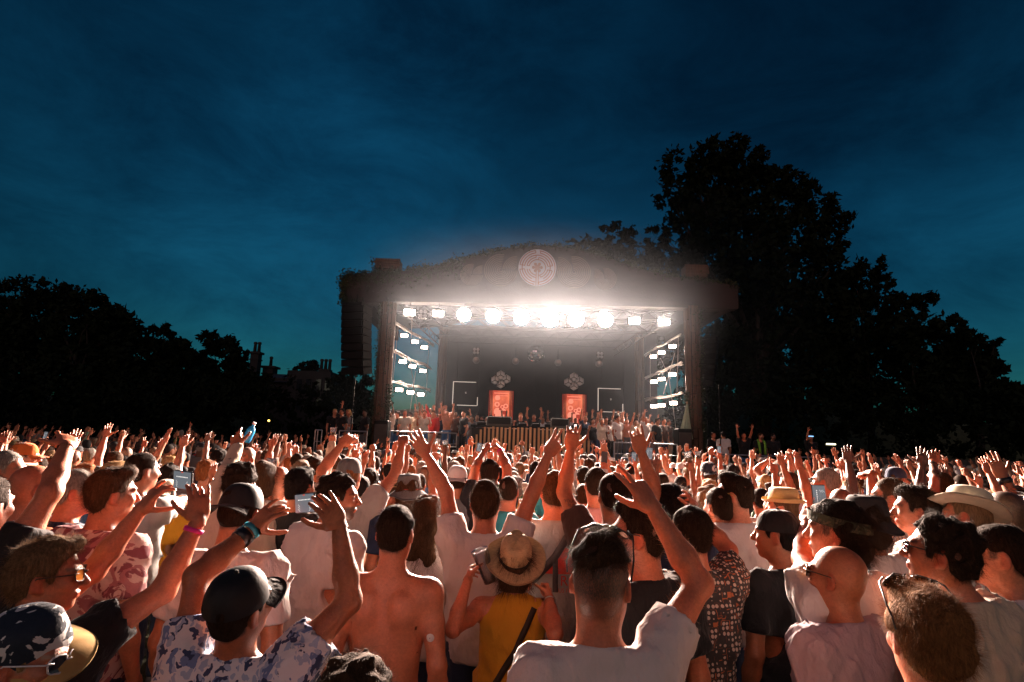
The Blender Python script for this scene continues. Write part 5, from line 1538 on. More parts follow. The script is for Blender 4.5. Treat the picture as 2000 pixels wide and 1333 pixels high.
# red screens with bars, dark panels with lit edges
def screen_mat():
    m = bpy.data.materials.new('red_screen_picture'); nt, b = nodes_of(m); N, L = nt.nodes.new, nt.links.new
    tc = N('ShaderNodeTexCoord'); n = N('ShaderNodeTexNoise'); n.inputs['Scale'].default_value = 1.6; n.inputs['Detail'].default_value = 5; L(tc.outputs['Object'], n.inputs['Vector'])
    cr = N('ShaderNodeValToRGB'); cr.color_ramp.elements[0].position = .36; cr.color_ramp.elements[0].color = (.55, .03, .01, 1); cr.color_ramp.elements[1].position = .66; cr.color_ramp.elements[1].color = (1, .22, .10, 1)
    L(n.outputs['Fac'], cr.inputs[0]); L(cr.outputs[0], b.inputs['Emission Color']); b.inputs['Emission Strength'].default_value = 0.95; b.inputs['Base Color'].default_value = (.05, .01, .01, 1)
    return m


M_scr = screen_mat()
M_scr_pale = mat('screen_pale_shape', (.1, .05, .05), .5, noise=(3, .1), emit=((1, .30, .19), .95))
M_scr_dark = mat('screen_dark_shape', (.05, .01, .01), .5, noise=(3, .1), emit=((.5, .03, .012), .8))
M_tube = mat('lit_edge_tube', (.5, .5, .5), .4, noise=(4, .1), emit=((1, .88, .74), .55))
for si, (px0, px1, py0, py1) in enumerate(((956, 1001, 763, 822), (1099, 1144, 770, 830))):
    a, b = sp(px0, py0, 28.4), sp(px1, py1, 28.4); w_, h_ = b[0] - a[0], a[2] - b[2] + .35; cx, cz = (a[0] + b[0]) / 2, (a[2] + b[2]) / 2 - .17
    e = empty('stage_screen', (cx, 28.4, cz - h_ / 2), 0, f'glowing red video screen with dark upright bars, {("left", "right")[si]} one on stage', 'screen', 'red video screens on the stage')
    s = MB(); s.box((0, 0, h_ / 2), (w_ * .72, .06, h_)); s.build('display', M_scr, e)
    s = MB(); s.box((0, .06, h_ / 2), (w_ * 1.12, .06, h_ * 1.03)); s.build('back_panel', M_black, e)
    pc = MB()
    for (fx, fz, r_) in ((-.16, .62, .13), (.06, .55, .10), (.2, .58, .12)):
        flat_arc(pc, (fx * w_, fz * h_), r_ * .5, r_, 0, 6.28, -.045, -.032, 16)
    for (fx, fz, r_, sq) in ((-.12, .42, .2, 1), (.02, .36, .16, 1), (.12, .44, .12, 1), (-.15, .80, .13, 1)):
        pc.lathe([(.001, 0), (r_, 0), (r_ * .95, .012), (.001, .014)], 14, Matrix.Translation((fx * w_, -.033, fz * h_)) @ Matrix.Rotation(math.pi / 2, 4, 'X'), False)
    pc.box((-.05 * w_, -.037, .22 * h_), (.4 * w_, .012, .22 * h_)); pc.box((0, -.037, .93 * h_), (.6 * w_, .012, .02 * h_)); pc.box((.02 * w_, -.037, .86 * h_), (.5 * w_, .012, .012 * h_)); pc.build('picture_shape', M_scr_pale, e)
    pd = MB()
    for (fx, fz, sx, sz) in ((.17, .40, .18, .10), (.22, .28, .10, .14), (-.02, .49, .1, .05), (.08, .12, .3, .05), (-.25, .2, .05, .3)): pd.box((fx * w_, -.049, fz * h_), (sx * w_, .008, sz * h_))
    pd.build('picture_dark_shape', M_scr_dark, e)  # darker shapes of the displayed picture
    for k in range(6):
        x = w_ * (.36 + .055 * (k % 3)) * (1 if k >= 3 else -1)
        s = MB(); s.box((x, -.08, h_ / 2 * .98), (.025, .04, h_ * 1.04)); s.build('bar', M_black, e)
        s = MB(); s.box((x + .03 * (1 if k >= 3 else -1), -.02, h_ / 2), (.02, .02, h_)); s.build('lit_bar', M_scr if k % 3 < 2 else M_scr_dark, e)
for si, (px0, px1, py0, py1) in enumerate(((886, 932, 746, 793), (1168, 1216, 759, 806))):
    a, b = sp(px0, py0, 27.6), sp(px1, py1, 27.6); w_, h_ = b[0] - a[0], a[2] - b[2]; cx, cz = (a[0] + b[0]) / 2, (a[2] + b[2]) / 2
    e = empty('edge_lit_panel', (cx, 27.6, cz - h_ / 2), 0, f'black square panel with thin glowing edges, {("left of the left", "right of the right")[si]} red screen', 'panel', 'edge lit panels on the stage')
    s = MB(); s.box((0, 0, h_ / 2), (w_, .08, h_)); s.build('face', M_black, e)
    s = MB(); s.box((-w_ / 2, -.05, h_ * .52), (.035, .03, h_ * .98)); s.box((-.04 * w_, -.05, h_), (w_ * .92, .03, .03)); s.box((w_ * .5, -.05, h_ * .18), (.03, .03, h_ * .36)); s.box((w_ * .08, -.05, 0), (w_ * .8, .03, .03)); s.build('edge_light', M_tube, e)
    s = MB(); s.box((.02, -.05, h_ * .56), (.06, .02, .012)); s.box((.02, -.05, h_ * .52), (.06, .02, .012)); s.build('mark', M_tube, e)
    s = MB(); s.box((-w_ * .3, .1, -cz / 2 + DECK / 2 + h_ * .25), (.06, .06, cz - DECK)); s.build('stand', M_black, e)

# line array speakers
for lb, px, pyt, pyb, y, wpx, n, yaw in (('tall black speaker array hanging left of the stage', 697, 601, 730, 21.0, 56, 9, -18), ('tall black speaker array hanging right of the stage', 1386, 664, 752, 24.0, 17, 9, 58)):
    t, b = sp(px, pyt, y), sp(px - (4 if px < 1000 else 4), pyb, y); H = t[2] - b[2]; w_ = wpx / FPX * y
    e = empty('speaker_array', t, 0, lb, 'speaker')
    ww = w_ / max(.4, abs(math.cos(R(yaw)))) * (.86 if px < 1000 else .5)
    for k in range(n):
        f_ = (k + .5) / n; tilt = R(-3 + 15 * f_ ** 2)
        Rm = Matrix.Rotation(R(yaw), 3, 'Z') @ Matrix.Rotation(tilt, 3, 'X')
        c = Vector(((b[0] - t[0]) * f_, -.0 + .30 * f_ ** 2, -H * f_))
        m1 = MB(); m1.box(c, (ww, .62, H / n * .985), Rm, bev=.02); bx_ = m1.build('cabinet', M_black, e)
        m2 = MB(); m2.box(c + Rm @ Vector((0, -.33, 0)), (ww * .9, .035, H / n * .82), Rm); m2.box(c + Rm @ Vector((ww * .5 * (1 if px < 1000 else -1), -.2, 0)), (.05, .3, H / n * .6), Rm); m2.build('grille', M_black, bx_)
    m3 = MB(); m3.box((0, 0, .07), (ww * .9, .7, .1), Matrix.Rotation(R(yaw), 3, 'Z')); m3.tube([(0, 0, .1), (0, 0, .5)], .03, 6); m3.tube([(.25, 0, .1), (.2, 0, .4)], .02, 6); m3.build('flying_frame', M_black, e)
    c = MB(); zb = -H - (b[2] - .2); c.tube([(b[0] - t[0], .1, -H), (b[0] - t[0] - .02, .1, zb)], .02, 6); c.build('cable', M_black, e)

# black floor speakers at the column feet
for lb, px, py, y in (('black speaker cabinet at the foot of the left column', 748, 842, 21.2), ('black speaker cabinet at the foot of the right column', 1333, 858, 21.2)):
    t = sp(px, py - 20, y); e = empty('floor_speaker', (t[0], y, 0), 0, lb, 'speaker')
    m1 = MB(); m1.box((0, 0, t[2] / 2), (.5, .6, t[2]), bev=.02); m1.build('cabinet', M_black, e)
    m1 = MB(); m1.box((0, -.31, t[2] * .5), (.44, .03, t[2] * .9)); m1.build('grille', M_deck, e)

# DJ desk with gear, slat fence
a, b = sp(918, 835, 21.6), sp(1150, 842, 21.6)
e = empty('mixing_desk', ((a[0] + b[0]) / 2, 22.3, DECK), 0, 'long black mixing desk behind the slat fence', 'desk')
dw = b[0] - a[0]; zt = (sp(1017, 833, 22.3)[2] - DECK)
m1 = MB(); m1.box((0, 0, zt - .04), (dw, .8, .08)); m1.build('desk_top', M_black, e)
for k in range(4): m1 = MB(); m1.box((-dw / 2 + .15 + (dw - .3) * k / 3, 0, (zt - .08) / 2), (.08, .7, zt - .08)); m1.build('leg', M_black, e)
m1 = MB(); m1.box((0, -.38, (zt - .08) / 2 + .1), (dw * .98, .03, zt * .7)); m1.build('front_panel', M_cloth_black, e)
for i in range(8):
    x = -dw / 2 + .4 + (dw - .8) * i / 7
    o = empty('music_player', (e.location.x + x, 22.25, DECK + zt), 0, 'small black music player, ' + ('leftmost on the desk', 'second from the left end of the desk', 'third from the left end of the desk', 'left of the DJ', 'just right of the DJ', 'third from the right end of the desk', 'second from the right end of the desk', 'rightmost on the desk')[i], 'music player', 'music players along the mixing desk')
    m1 = MB(); m1.box((0, 0, .055), (.34, .42, .11), bev=.015); m1.build('case', M_black, o)
    m1 = MB(); m1.lathe([(.001, 0), (.12, 0), (.12, .02), (.001, .02)], 18, Matrix.Translation((0, -.04, .11)), False); m1.build('jog_wheel', M_alu, o)
    m1 = MB(); m1.box((0, .17, .15), (.2, .02, .09), Matrix.Rotation(R(-20), 3, 'X')); m1.build('display', M_screen_small if False else M_black, o)
for k, (px, w_) in enumerate(((975, .95), (1093, .7), (885, .4))):
    t = sp(px, 826, 22.0); o = empty('monitor_speaker', (t[0], 22.0, DECK + zt * (.98 if k < 2 else 0)), 0, ('grey monitor speaker left of the DJ on the desk', 'grey monitor speaker right of the DJ on the desk', 'low black monitor speaker by the left rail')[k], 'speaker')
    m1 = MB(); m1.box((0, 0, .17), (w_, .35, .34), Matrix.Rotation(R(14), 3, 'X'), bev=.03); m1.build('cabinet', M_hoard, o); m1 = MB(); m1.box((0, -.19, .2), (w_ * .9, .02, .26), Matrix.Rotation(R(14), 3, 'X')); m1.build('grille', M_black, o)
e = empty('slat_fence', (sp(1040, 850, 20.6)[0], 20.6, 0), 0, 'curved fence of upright pale wooden slats before the desk', 'fence')
fx = e.location.x
slats = []
for i in range(29):
    px = 923 + i * 8.1
    u = (px - 1040) / 117
    yy = 20.5 + 1.0 * u * u
    top_ = 834 + 3.5 * (px - 940) / 180 + (0 if 945 < px < 1118 else (945 - px) * 1.1 if px < 945 else (px - 1118) * 0.75)
    q = sp(px, top_, yy); z = q[2] + random.uniform(-.02, .02)
    m1 = MB(); m1.box((q[0] - fx, yy - 20.6, z / 2), (.075, .045, z), Matrix.Rotation(R(random.uniform(-6, 6)), 3, 'Z')); m1.build('slat', M_slat, e)
    slats.append((q[0] - fx, yy - 20.6 + .05, z))
for fz in (.45, .85):
    m1 = MB(); m1.tube([(x, y, 1.75 * fz) for x, y, z in slats], .025, 6); m1.build('rail', M_slat, e)


def railing(lb, pts, h, z, cat='railing', nmid=2):
    e = empty('railing', (pts[0][0], pts[0][1], z), 0, lb, cat)
    P = [Vector((p[0] - pts[0][0], p[1] - pts[0][1], 0)) for p in pts]
    for p in P:
        m1 = MB(); m1.tube([p, p + Vector((0, 0, h))], .024, 8); m1.build('post', M_alu, e)
    for k in range(nmid + 1):
        zz = h * (1 - .42 * k)
        m1 = MB(); m1.tube([p + Vector((0, 0, zz)) for p in P], .024 if k == 0 else .016, 8); m1.build('rail', M_alu, e)
    return e


X = lambda px, y: sp(px, 830, y)[0]
railing('silver railing along the left front of the stage', [(X(763, 21.1), 21.1), (X(808, 21.0), 21.0), (X(812, 21.0), 21.0), (X(876, 20.9), 20.9), (X(893, 22.0), 22.0)], .95, DECK - .1)
railing('silver railing along the right front of the stage', [(X(1200, 21.0), 21.0), (X(1262, 21.0), 21.0), (X(1268, 21.0), 21.0), (X(1322, 21.0), 21.0)], .95, DECK - .25)
railing('short silver railing left of the left column', [(X(664, 20.6), 20.6), (X(682, 20.6), 20.6), (X(718, 20.6), 20.6)], .95, DECK - .15)
railing('small silver stair rail left of the left platform', [(X(617, 20.6), 20.6), (X(622, 20.6), 20.6), (X(630, 20.6), 20.6)], .95, DECK - .15)
railing('long grey railing along the platform right of the stage', [(X(1372, 20.4), 20.4), (X(1422, 20.4), 20.4), (X(1480, 20.2), 20.2), (X(1528, 20.2), 20.2), (X(1592, 20.0), 20.0)], .95, DECK - .55)
for lb, x0, x1, y0, y1, z in (('black platform left of the stage', X(640, 22), X(728, 22), 20.7, 23.5, DECK - .12), ('black platform right of the stage', X(1368, 22), X(1600, 22), 20.5, 23.5, DECK - .52)):
    e = empty('side_platform', ((x0 + x1) / 2, (y0 + y1) / 2, 0), 0, lb, 'platform')
    m1 = MB(); m1.box((0, 0, z - .05), (x1 - x0, y1 - y0, .1)); m1.build('deck', M_deck, e)
    n = 4
    for k in range(n): m1 = MB(); m1.box(((k + .5 - n / 2) * (x1 - x0) / n, -(y1 - y0) / 2 - .03, (z - .11) / 2), ((x1 - x0) / n - .02, .05, z - .11)); m1.build('panel', M_cloth_black, e)

# folded parasol by the right column
t, b = sp(1342, 790, 21.6), sp(1338, 850, 21.6)
e = empty('folded_parasol', (b[0], 21.6, 0), 0, 'folded pale green parasol leaning by the right column', 'parasol')
m1 = MB()
for k in range(9):
    f_ = k / 8; r_ = .03 + .20 * f_ ** 1.2
    for q in range(20):
        a = 2 * math.pi * q / 20; rr = r_ * (1 + .22 * (q % 2))
        m1.v.append((rr * math.cos(a) + (t[0] - b[0]) * (1 - f_), rr * math.sin(a), t[2] - (t[2] - b[2] + .15) * f_))
for k in range(8):
    for q in range(20): m1.f.append((k * 20 + q, (k + 1) * 20 + q, (k + 1) * 20 + (q + 1) % 20, k * 20 + (q + 1) % 20))
m1.build('canopy', M_tent, e); m1 = MB(); m1.tube([(0, 0, 0), (t[0] - b[0], 0, t[2] + .1)], .02, 6); m1.build('pole', M_slat, e)

# dark hoarding beyond the crowd, a few small lamps
e = empty('hoarding', (X(1800, 25), 25, 0), 0, 'long dark hoarding wall behind the crowd at the right', 'hoarding')
for k in range(9):
    x = X(1604, 25) + k * 1.25; m1 = MB(); m1.box((x + .6 - e.location.x, 0, .97), (1.22, .06, 1.94)); m1.build('panel', M_hoard, e)
e = empty('barrier_fence', (X(300, 26), 26, 0), 0, 'dark barrier fence behind the crowd at the left', 'fence')
for k in range(16):
    x = X(-80, 26) + k * 1.05; m1 = MB(); m1.box((x - e.location.x, 0, .75), (1.02, .05, 1.5)); m1.build('panel', M_cloth_black, e)
M_yellow = mat('yellow_bulb', (.5, .4, .1), .4, noise=(4, .1), emit=((1, .62, .12), 6.0))
p = sp(525, 822, 27); e = empty('lamp_post', (p[0], 27, 0), 0, 'small yellow lamp glowing on a post at the left', 'lamp')
m1 = MB(); m1.lathe([(.001, -.05), (.05, -.02), (.05, .02), (.001, .05)], 12, Matrix.Translation((0, 0, p[2])), False); m1.build('bulb', M_yellow, e)
m1 = MB(); m1.tube([(0, 0, 0), (0, 0, p[2] - .05)], .025, 6); m1.build('post', M_black, e)
M_strip = mat('white_strip_light', (.5, .5, .4), .4, noise=(4, .1), emit=((1, .95, .6), 2.5))
p = sp(1623, 868, 24.4); e = empty('strip_lamp', (p[0], 24.4, p[2]), 0, 'short white strip light above the dark hoarding', 'lamp')
m1 = MB(); m1.box((0, 0, 0), (.42, .05, .07), bev=.02); m1.build('tube', M_strip, e); m1 = MB(); m1.box((0, .05, -.03), (.5, .04, .16)); m1.build('holder', M_black, e)
m1 = MB(); m1.tube([(0, .05, -.1), (0, .05, -p[2])], .02, 6); m1.build('post', M_black, e)
p = sp(1405, 800, 20.9); e = empty('flag_pole', (p[0], 20.9, 0), 0, 'thin dark upright pole right of the right speaker array', 'pole')
m1 = MB(); m1.tube([(0, 0, 0), (.01, 0, 4.4)], .022, 6); m1.build('shaft', M_black, e); m1 = MB(); m1.box((0, 0, .05), (.5, .5, .1)); m1.build('base', M_black, e)
# ------------------------------------------------------------------ the crowd near the camera, each person posed after the photo
SK = dict(fair=(0.52, 0.21, 0.115), pink=(0.50, 0.165, 0.082), tan=(0.37, 0.125, 0.056), olive=(0.33, 0.13, 0.063), dark=(0.13, 0.062, 0.038), brown=(0.26, 0.13, 0.075))
HC = dict(black=(0.012, 0.010, 0.010), dark=(0.022, 0.014, 0.010), brown=(0.055, 0.030, 0.017), light=(0.16, 0.095, 0.05), blond=(0.36, 0.22, 0.10), sandy=(0.21, 0.095, 0.036), grey=(0.20, 0.18, 0.16), ginger=(0.20, 0.075, 0.03))
CL = dict(white=(0.66, 0.60, 0.575), cream=(0.66, 0.58, 0.48), grey=(0.34, 0.34, 0.33), dgrey=(0.12, 0.12, 0.125), black=(0.016, 0.016, 0.018), navy=(0.02, 0.032, 0.07), blue=(0.05, 0.13, 0.28), teal=(0.03, 0.18, 0.22), red=(0.42, 0.03, 0.03), pink=(0.62, 0.30, 0.28), mustard=(0.52, 0.24, 0.02), brown=(0.075, 0.04, 0.03), green=(0.05, 0.10, 0.05), beige=(0.55, 0.44, 0.33), orange=(0.65, 0.14, 0.03), yellow=(0.65, 0.45, 0.06), lilac=(0.42, 0.31, 0.34))
CL_WORD = dict(white='white', cream='cream', grey='grey', dgrey='charcoal', black='black', navy='navy', blue='blue', teal='teal', red='red', pink='pink', mustard='mustard', brown='brown', green='green', beige='beige', orange='orange', yellow='yellow', lilac='lilac')
PALM = dict(f=(0, 1, .15), c=(0, -1, .1), l=(-1, .1, 0), r=(1, .1, 0), d=(0, .1, -1), u=(0, 0, 1), fl=(-.7, .7, 0), fr=(.7, .7, 0), cl=(-.7, -.7, 0), cr=(.7, -.7, 0))
HEROES = []
TRI = [0]


def sphere_hit(o, d, c, r, far=True):
    oc = o - c; b = oc @ d; q = b * b - (oc @ oc - r * r)
    if q < 0:
        p = o + d * (-b); return c + nrm(p - c) * r
    t = -b + math.sqrt(q) * (1 if far else -1)
    return o + d * t


def hero(short, label, hx, hy, d, yaw=0.0, shirt=('white', None), hair='short', hcol='dark', skin='fair', hat_=None, shades_=None, L=None, R=None, q=None, nst=None, legs='navy', hyaw=0.0, hlen=None, group='people dancing in the crowd near the camera', **sp_):
    d *= 1.18
    p = at(hx, hy, d)
    z0 = HEADC[2]
    lo, hi = 0.86 * z0, 1.085 * z0
    zt = min(max(p[2], lo), hi)
    if abs(zt - p[2]) > 1e-6:
        sl = (p[2] - EYE[2]) / d
        d2 = (zt - EYE[2]) / sl if sl < -1e-3 else d * 1.3
        d = min(max(d2, 0.8 * d), 1.3 * d); p = at(hx, hy, d)
    Rz = np.array(Matrix.Rotation(yaw, 3, 'Z'))
    sp = dict(sp_); sp['hair'] = hair; sp['yaw'] = hyaw; sp.setdefault('seed', len(HEROES) * 13 + 5)
    Hm = rot(sp.get('yaw', 0), sp.get('pitch', 0), sp.get('roll', 0)); hc = Hm @ (HEADC - HEADP) + HEADP + np.asarray(sp.get('lean', (0, 0, 0)), float)
    s = min(max(p[2] / hc[2], 0.84), 1.10)
    root = p - s * (Rz @ hc); root[2] = 0.0
    loc = lambda w: (Rz.T @ (np.asarray(w, float) - root)) / s
    fem = sp.get('female', False); b = sp.get('b', 1.0); fw = 0.88 if fem else 1.0
    o_ = loc(EYE)
    for key, sd, arm in (('L', -1, L), ('R', 1, R)):
        if arm is None: continue
        e_px, w_px, tip, pose, palm = arm[:5]; fl = arm[5] if len(arm) > 5 else 'ff'
        S = A(sd * (0.183 * fw * b - 0.02), -0.012, 1.445)
        E = sphere_hit(o_, Rz.T @ ray(*e_px), S, 0.285, fl[0] == 'f')
        W = sphere_hit(o_, Rz.T @ ray(*w_px), E, 0.25, fl[1] == 'f')
        T = None
        if tip is not None: T = nrm(sphere_hit(o_, Rz.T @ ray(*tip), W, 0.16, fl[2] == 'f' if len(fl) > 2 else True) - W)
        sp[key] = (E, W, T, Rz.T @ np.array(PALM[palm], float), pose)
    if q is None: q = 1.2 if d < 2.4 else (1.6 if d < 3.5 else 2.3)
    g = person_geo(sp, q)
    V, Q, at_ = g['body']
    sc = SK[skin]; gy = {'grey': 0.55, 'blond': 1.0, 'sandy': 0.3, 'light': 0.45, 'ginger': 0.4}.get(hcol, 0.12 if hcol == 'brown' else 0.0)
    o = link('person', new_mesh('person', V, Q, True, at_), M_skin)
    j = rng.uniform(0.9, 1.1); o.color = (sc[0] * j, sc[1] * j, sc[2] * j, gy)
    o.location = root; o.rotation_euler = (0, 0, yaw); o.scale = (s, s, s)
    tag(o, label, 'person', group)
    top = sp.get('top', 'tee')
    if 'shirt' in g:
        col, m = shirt
        g['shirt_o'] = link({'tee': 't_shirt', 'tank': 'tank_top', 'vest': 'vest', 'long': 'sweater'}[top], new_mesh('t_shirt', *g['shirt'], True), m or M_cloth, o, CL[col] if isinstance(col, str) else col)
    link('trousers', new_mesh('trousers', *g['legs'], True), M_cloth, o, CL[legs]); link('shoes', new_mesh('shoes', *g['shoes'], True), M_cloth, o, CL['dgrey'])
    if 'hair' in g:
        ho = link('hair', new_mesh('hair', *g['hair'], True), M_hair, o, HC[hcol])
        n = nst if nst is not None else (7000 if d < 2.6 else 3600 if d < 3.8 else 1500)
        if hat_ is None or hair in ('long', 'wavy', 'bob'):
            P = dict(short=(0.014, .4, .1), crop=(.008, .35, 0), medium=(.026, .5, .1), curly=(.026, .9, .9), wavy=(.05, .7, .5), long=(.07, .6, .35), bob=(.06, .5, .2), tail=(.03, .5, .1), bun=(.03, .5, .1), topknot=(.035, .8, .5), quiff=(.02, .45, .1), afro=(.04, 1., .8))[hair]
            P = (hlen or P[0], *P[1:])
            so = strands(ho, *g['hair'], n, P[0], HC[hcol], len(HEROES) + 3, (0, -.35, -.15 if P[0] < .04 else -.6), P[1], (0.00024 if d < 2.6 else 0.0004 if d < 3.5 else .0006), P[2])
    if hat_: 
        k = dict(hat_); kind = k.pop('kind'); cc = k.pop('col'); g['hat'] = hat(kind, o, g, CL[cc] if isinstance(cc, str) else cc, **k)
    if shades_: shades(o, g, **shades_)
    if sp.get('eyes'): eyes(o, g)
    g.update(root=o, W=lambda v: root + s * (Rz @ np.asarray(v, float)), s=s, short=short, px=(hx, hy), d=d, xy=root[:2], Rz=Rz)
    HEROES.append(g)
    return g


def arm_hair(g, side, n=900, col=(0.45, 0.25, 0.12)):
    S, E, W = g['arms'][side][:3]
    V, Q, _ = g['body']; c = V[Q].mean(1)
    t = np.clip(((c - E) @ nrm(W - E)) / np.linalg.norm(W - E), 0, 1); dd = np.linalg.norm(c - E - t[:, None] * (W - E), axis=1)
    t2 = np.clip(((c - S) @ nrm(E - S)) / np.linalg.norm(E - S), 0.35, 1); d2 = np.linalg.norm(c - S - t2[:, None] * (E - S), axis=1)
    k = ((dd < .062) & (t < .97)) | (d2 < .058)
    strands(g['root'], V, Q[k], n, 0.016, col, 5, tuple(nrm(W - E) * 0.9), 0.5, 0.00016, 0.1, 'arm_hair')


def wrist_band(g, side, m, col, back=0.03, r=0.033, w=0.016, name='wristband'):
    S, E, W = g['arms'][side][:3]; dw = nrm(W - E); bangle(g['root'], W - dw * back, dw, r, w, m, col, name)


grip = lambda g, side: g['W'](g['arms'][side][2] + 0.085 * g['arms'][side][3] + 0.03 * nrm(np.asarray(g['arms'][side][4], float)))

# front row
h1 = hero('man with shaved sides', 'man in white T-shirt with shaved sides and sunglasses on his head, two fingers raised', 1174, 1138, 1.5, hair='topknot', hcol='brown', skin='pink', shirt=('white', None), beard=0.55, yaw=-0.05,
          R=((1366, 1141), (1270, 985), (1214, 902), 'peace', 'fl', 'ffn'), b=0.88, seed=31, pitch=0.1, roll=0.04, shades_=dict(where='head'), hyaw=-0.3)
arm_hair(h1, 1, 1500)
h29 = hero('bald man in lilac T-shirt', 'bald man with sunglasses in pale lilac T-shirt at the front right', 1634, 1128, 2.0, yaw=0.42, hair='bald', skin='tan', shirt=('lilac', None), shades_=dict(lens=M_amber, frame=(0.05, 0.035, 0.02)), b=1.06, seed=2, pitch=0.05, hyaw=0.25)
h30 = hero('blond man at the bottom right', 'tousled blond man with sunglasses pushed up on his head, close at bottom right', 1810, 1250, 1.32, yaw=-0.15, hair='medium', hcol='sandy', skin='pink', shirt=('cream', None), shades_=dict(where='head'), nst=9000, seed=9, q=1.0, hlen=0.022, pitch=-0.05)
h31 = hero('curly man in sunglasses', 'man with dark curly hair and dark sunglasses turned left, beige T-shirt', 1836, 1082, 1.95, yaw=0.35, hair='curly', hcol='dark', skin='pink', shirt=('beige', None), shades_=dict(lens=M_lens), seed=14, lean=(-0.05, 0.02, 0), b=1.04, pitch=0.1, hyaw=0.5)
h31_head = 0
h9 = hero('man in black cap and blue floral shirt', 'man in black cap and blue floral shirt filming with both arms raised', 468, 1186, 1.6, yaw=-0.1, hair='short', hcol='dark', skin='tan', shirt=('white', M_blue_floral), seed=21, b=1.02,
          hat_=dict(kind='cap', col='black', brimcol=(0.014, 0.014, 0.015), m=M_leather), L=((384, 1126), (494, 1033), (548, 978), 'hold', 'fr', 'ffn'), R=((727, 1124), (660, 1012), (628, 966), 'hold', 'fl', 'ffn'), lean=(0.0, -0.03, 0), pitch=0.3, roll=0.2, hyaw=-0.35)
arm_hair(h9, 1, 1800); arm_hair(h9, -1, 1400)
h11 = hero('sandy haired man in amber glasses', 'sandy haired man in amber sunglasses and black T-shirt filming over the crowd at left', 92, 1128, 1.75, yaw=-0.35, hair='medium', hcol='light', skin='pink', shirt=('black', None), seed=33, lean=(-0.06, 0, -0.01),
           shades_=dict(lens=M_amber, frame=(0.05, 0.02, 0.01)), L=((196, 1105), (283, 986), (328, 932), 'hold', 'fr', 'ffn'), R=((352, 1134), (391, 1010), (392, 935), 'hold', 'fl', 'ffn'), beard=0.2, hyaw=-0.75)
h10 = hero('person in splashed navy hat', 'person in navy and white splashed hat with tan brim and white sunglasses at bottom left', 52, 1290, 1.38, yaw=-0.5, hair='short', hcol='blond', skin='pink', shirt=('black', None), seed=37,
           hat_=dict(kind='bucket', col=(0.02, 0.03, 0.05), m=M_splash, brimcol=(0.45, 0.27, 0.09), turn=0.4, tip=(0.1, 0.5), brimw=0.062), shades_=dict(frame=(0.75, 0.72, 0.7), big=1.15), hyaw=-0.9, pitch=-0.1)
h46 = hero('curly haired person at the bottom edge', 'curly brown haired person whose crown just shows at the bottom edge', 692, 1392, 1.2, hair='curly', hcol='brown', skin='fair', shirt=('navy', None), seed=41)
# second row
h6 = hero('shirtless man', 'shirtless grey haired man with a white sensor patch on his right arm', 773, 1042, 2.34, yaw=-0.12, hair='short', hcol='dark', skin='pink', top='bare', seed=52, b=1.0)
h5 = hero('woman in straw hat', 'woman in straw hat and mustard tank top holding up a clear cup', 1006, 1100, 2.55, yaw=0.0, female=True, top='tank', hair='bob', hcol='brown', skin='pink', shirt=('mustard', None), seed=61, b=1.14, pitch=0.32,
          hat_=dict(kind='straw', col=(0.50, 0.33, 0.17), band=(0.012, 0.012, 0.012), tip=(0.30, 0.03)), L=((884, 1230), (914, 1134), (922, 1100), 'grip', 'r', 'nf'), R=((1084, 1238), (1073, 1170), (1064, 1128), 'fist', 'l', 'nf'))
h2 = hero('man in black T-shirt turned left', 'dark haired man in glasses and black T-shirt turned to the left', 1248, 1046, 2.05, yaw=0.5, hair='quiff', hcol='dark', skin='pink', shirt=('black', None), seed=71, shades_=dict(frame=(0.01, 0.01, 0.01)), hyaw=0.72)
h4 = hero('man with both arms spread', 'man in white T-shirt with both arms spread high and fingers open', 948, 985, 3.0, hair='quiff', hcol='brown', skin='pink', shirt=('white', None), seed=81, L=((872, 962), (829, 882), (803, 842), 'open', 'f'), R=((1043, 956), (1074, 880), (1104, 840), 'peace', 'f'), b=1.05)
arm_hair(h4, 1, 700); arm_hair(h4, -1, 700)
h3 = hero('man in dark brown T-shirt', 'man in dark brown T-shirt raising a curled left hand, small tattoo on the arm', 1197, 970, 2.95, yaw=0.08, hair='crop', hcol='dark', skin='tan', shirt=('brown', None), seed=91, L=((1101, 962), (1117, 860), (1124, 818), 'claw', 'f'))
arm_hair(h3, -1, 700)
h43 = hero('man behind the raised peace sign', 'dark haired man hidden behind others, left hand raised with three fingers up', 1306, 988, 3.0, hair='short', hcol='black', skin='tan', shirt=('navy', None), seed=95, L=((1286, 950), (1246, 865), (1236, 815), 'claw', 'f'))
arm_hair(h43, -1, 700)
h26 = hero('man in geometric print shirt', 'man in black white and orange geometric print shirt raising his right hand', 1348, 1044, 2.4, yaw=0.25, hair='short', hcol='dark', skin='pink', shirt=('white', M_scale), seed=101, R=((1424, 1076), (1364, 1006), (1345, 955), 'claw', 'fl'), b=0.98, hyaw=0.2)
h27 = hero('tall smiling man in white T-shirt', 'tall smiling man in sunglasses and white T-shirt looking left', 1434, 968, 2.85, yaw=0.35, hair='quiff', hcol='dark', skin='fair', shirt=('white', None), seed=111, shades_=dict(frame=(0.3, 0.2, 0.05)), hyaw=0.62)
h28 = hero('man in black cap and black T-shirt', 'man in backward black cap, sunglasses and black T-shirt looking left', 1516, 1046, 2.6, yaw=0.4, hair='short', hcol='black', skin='tan', shirt=('black', None), seed=121, hat_=dict(kind='cap', col='black', turn=math.pi), shades_=dict(), hyaw=0.55)
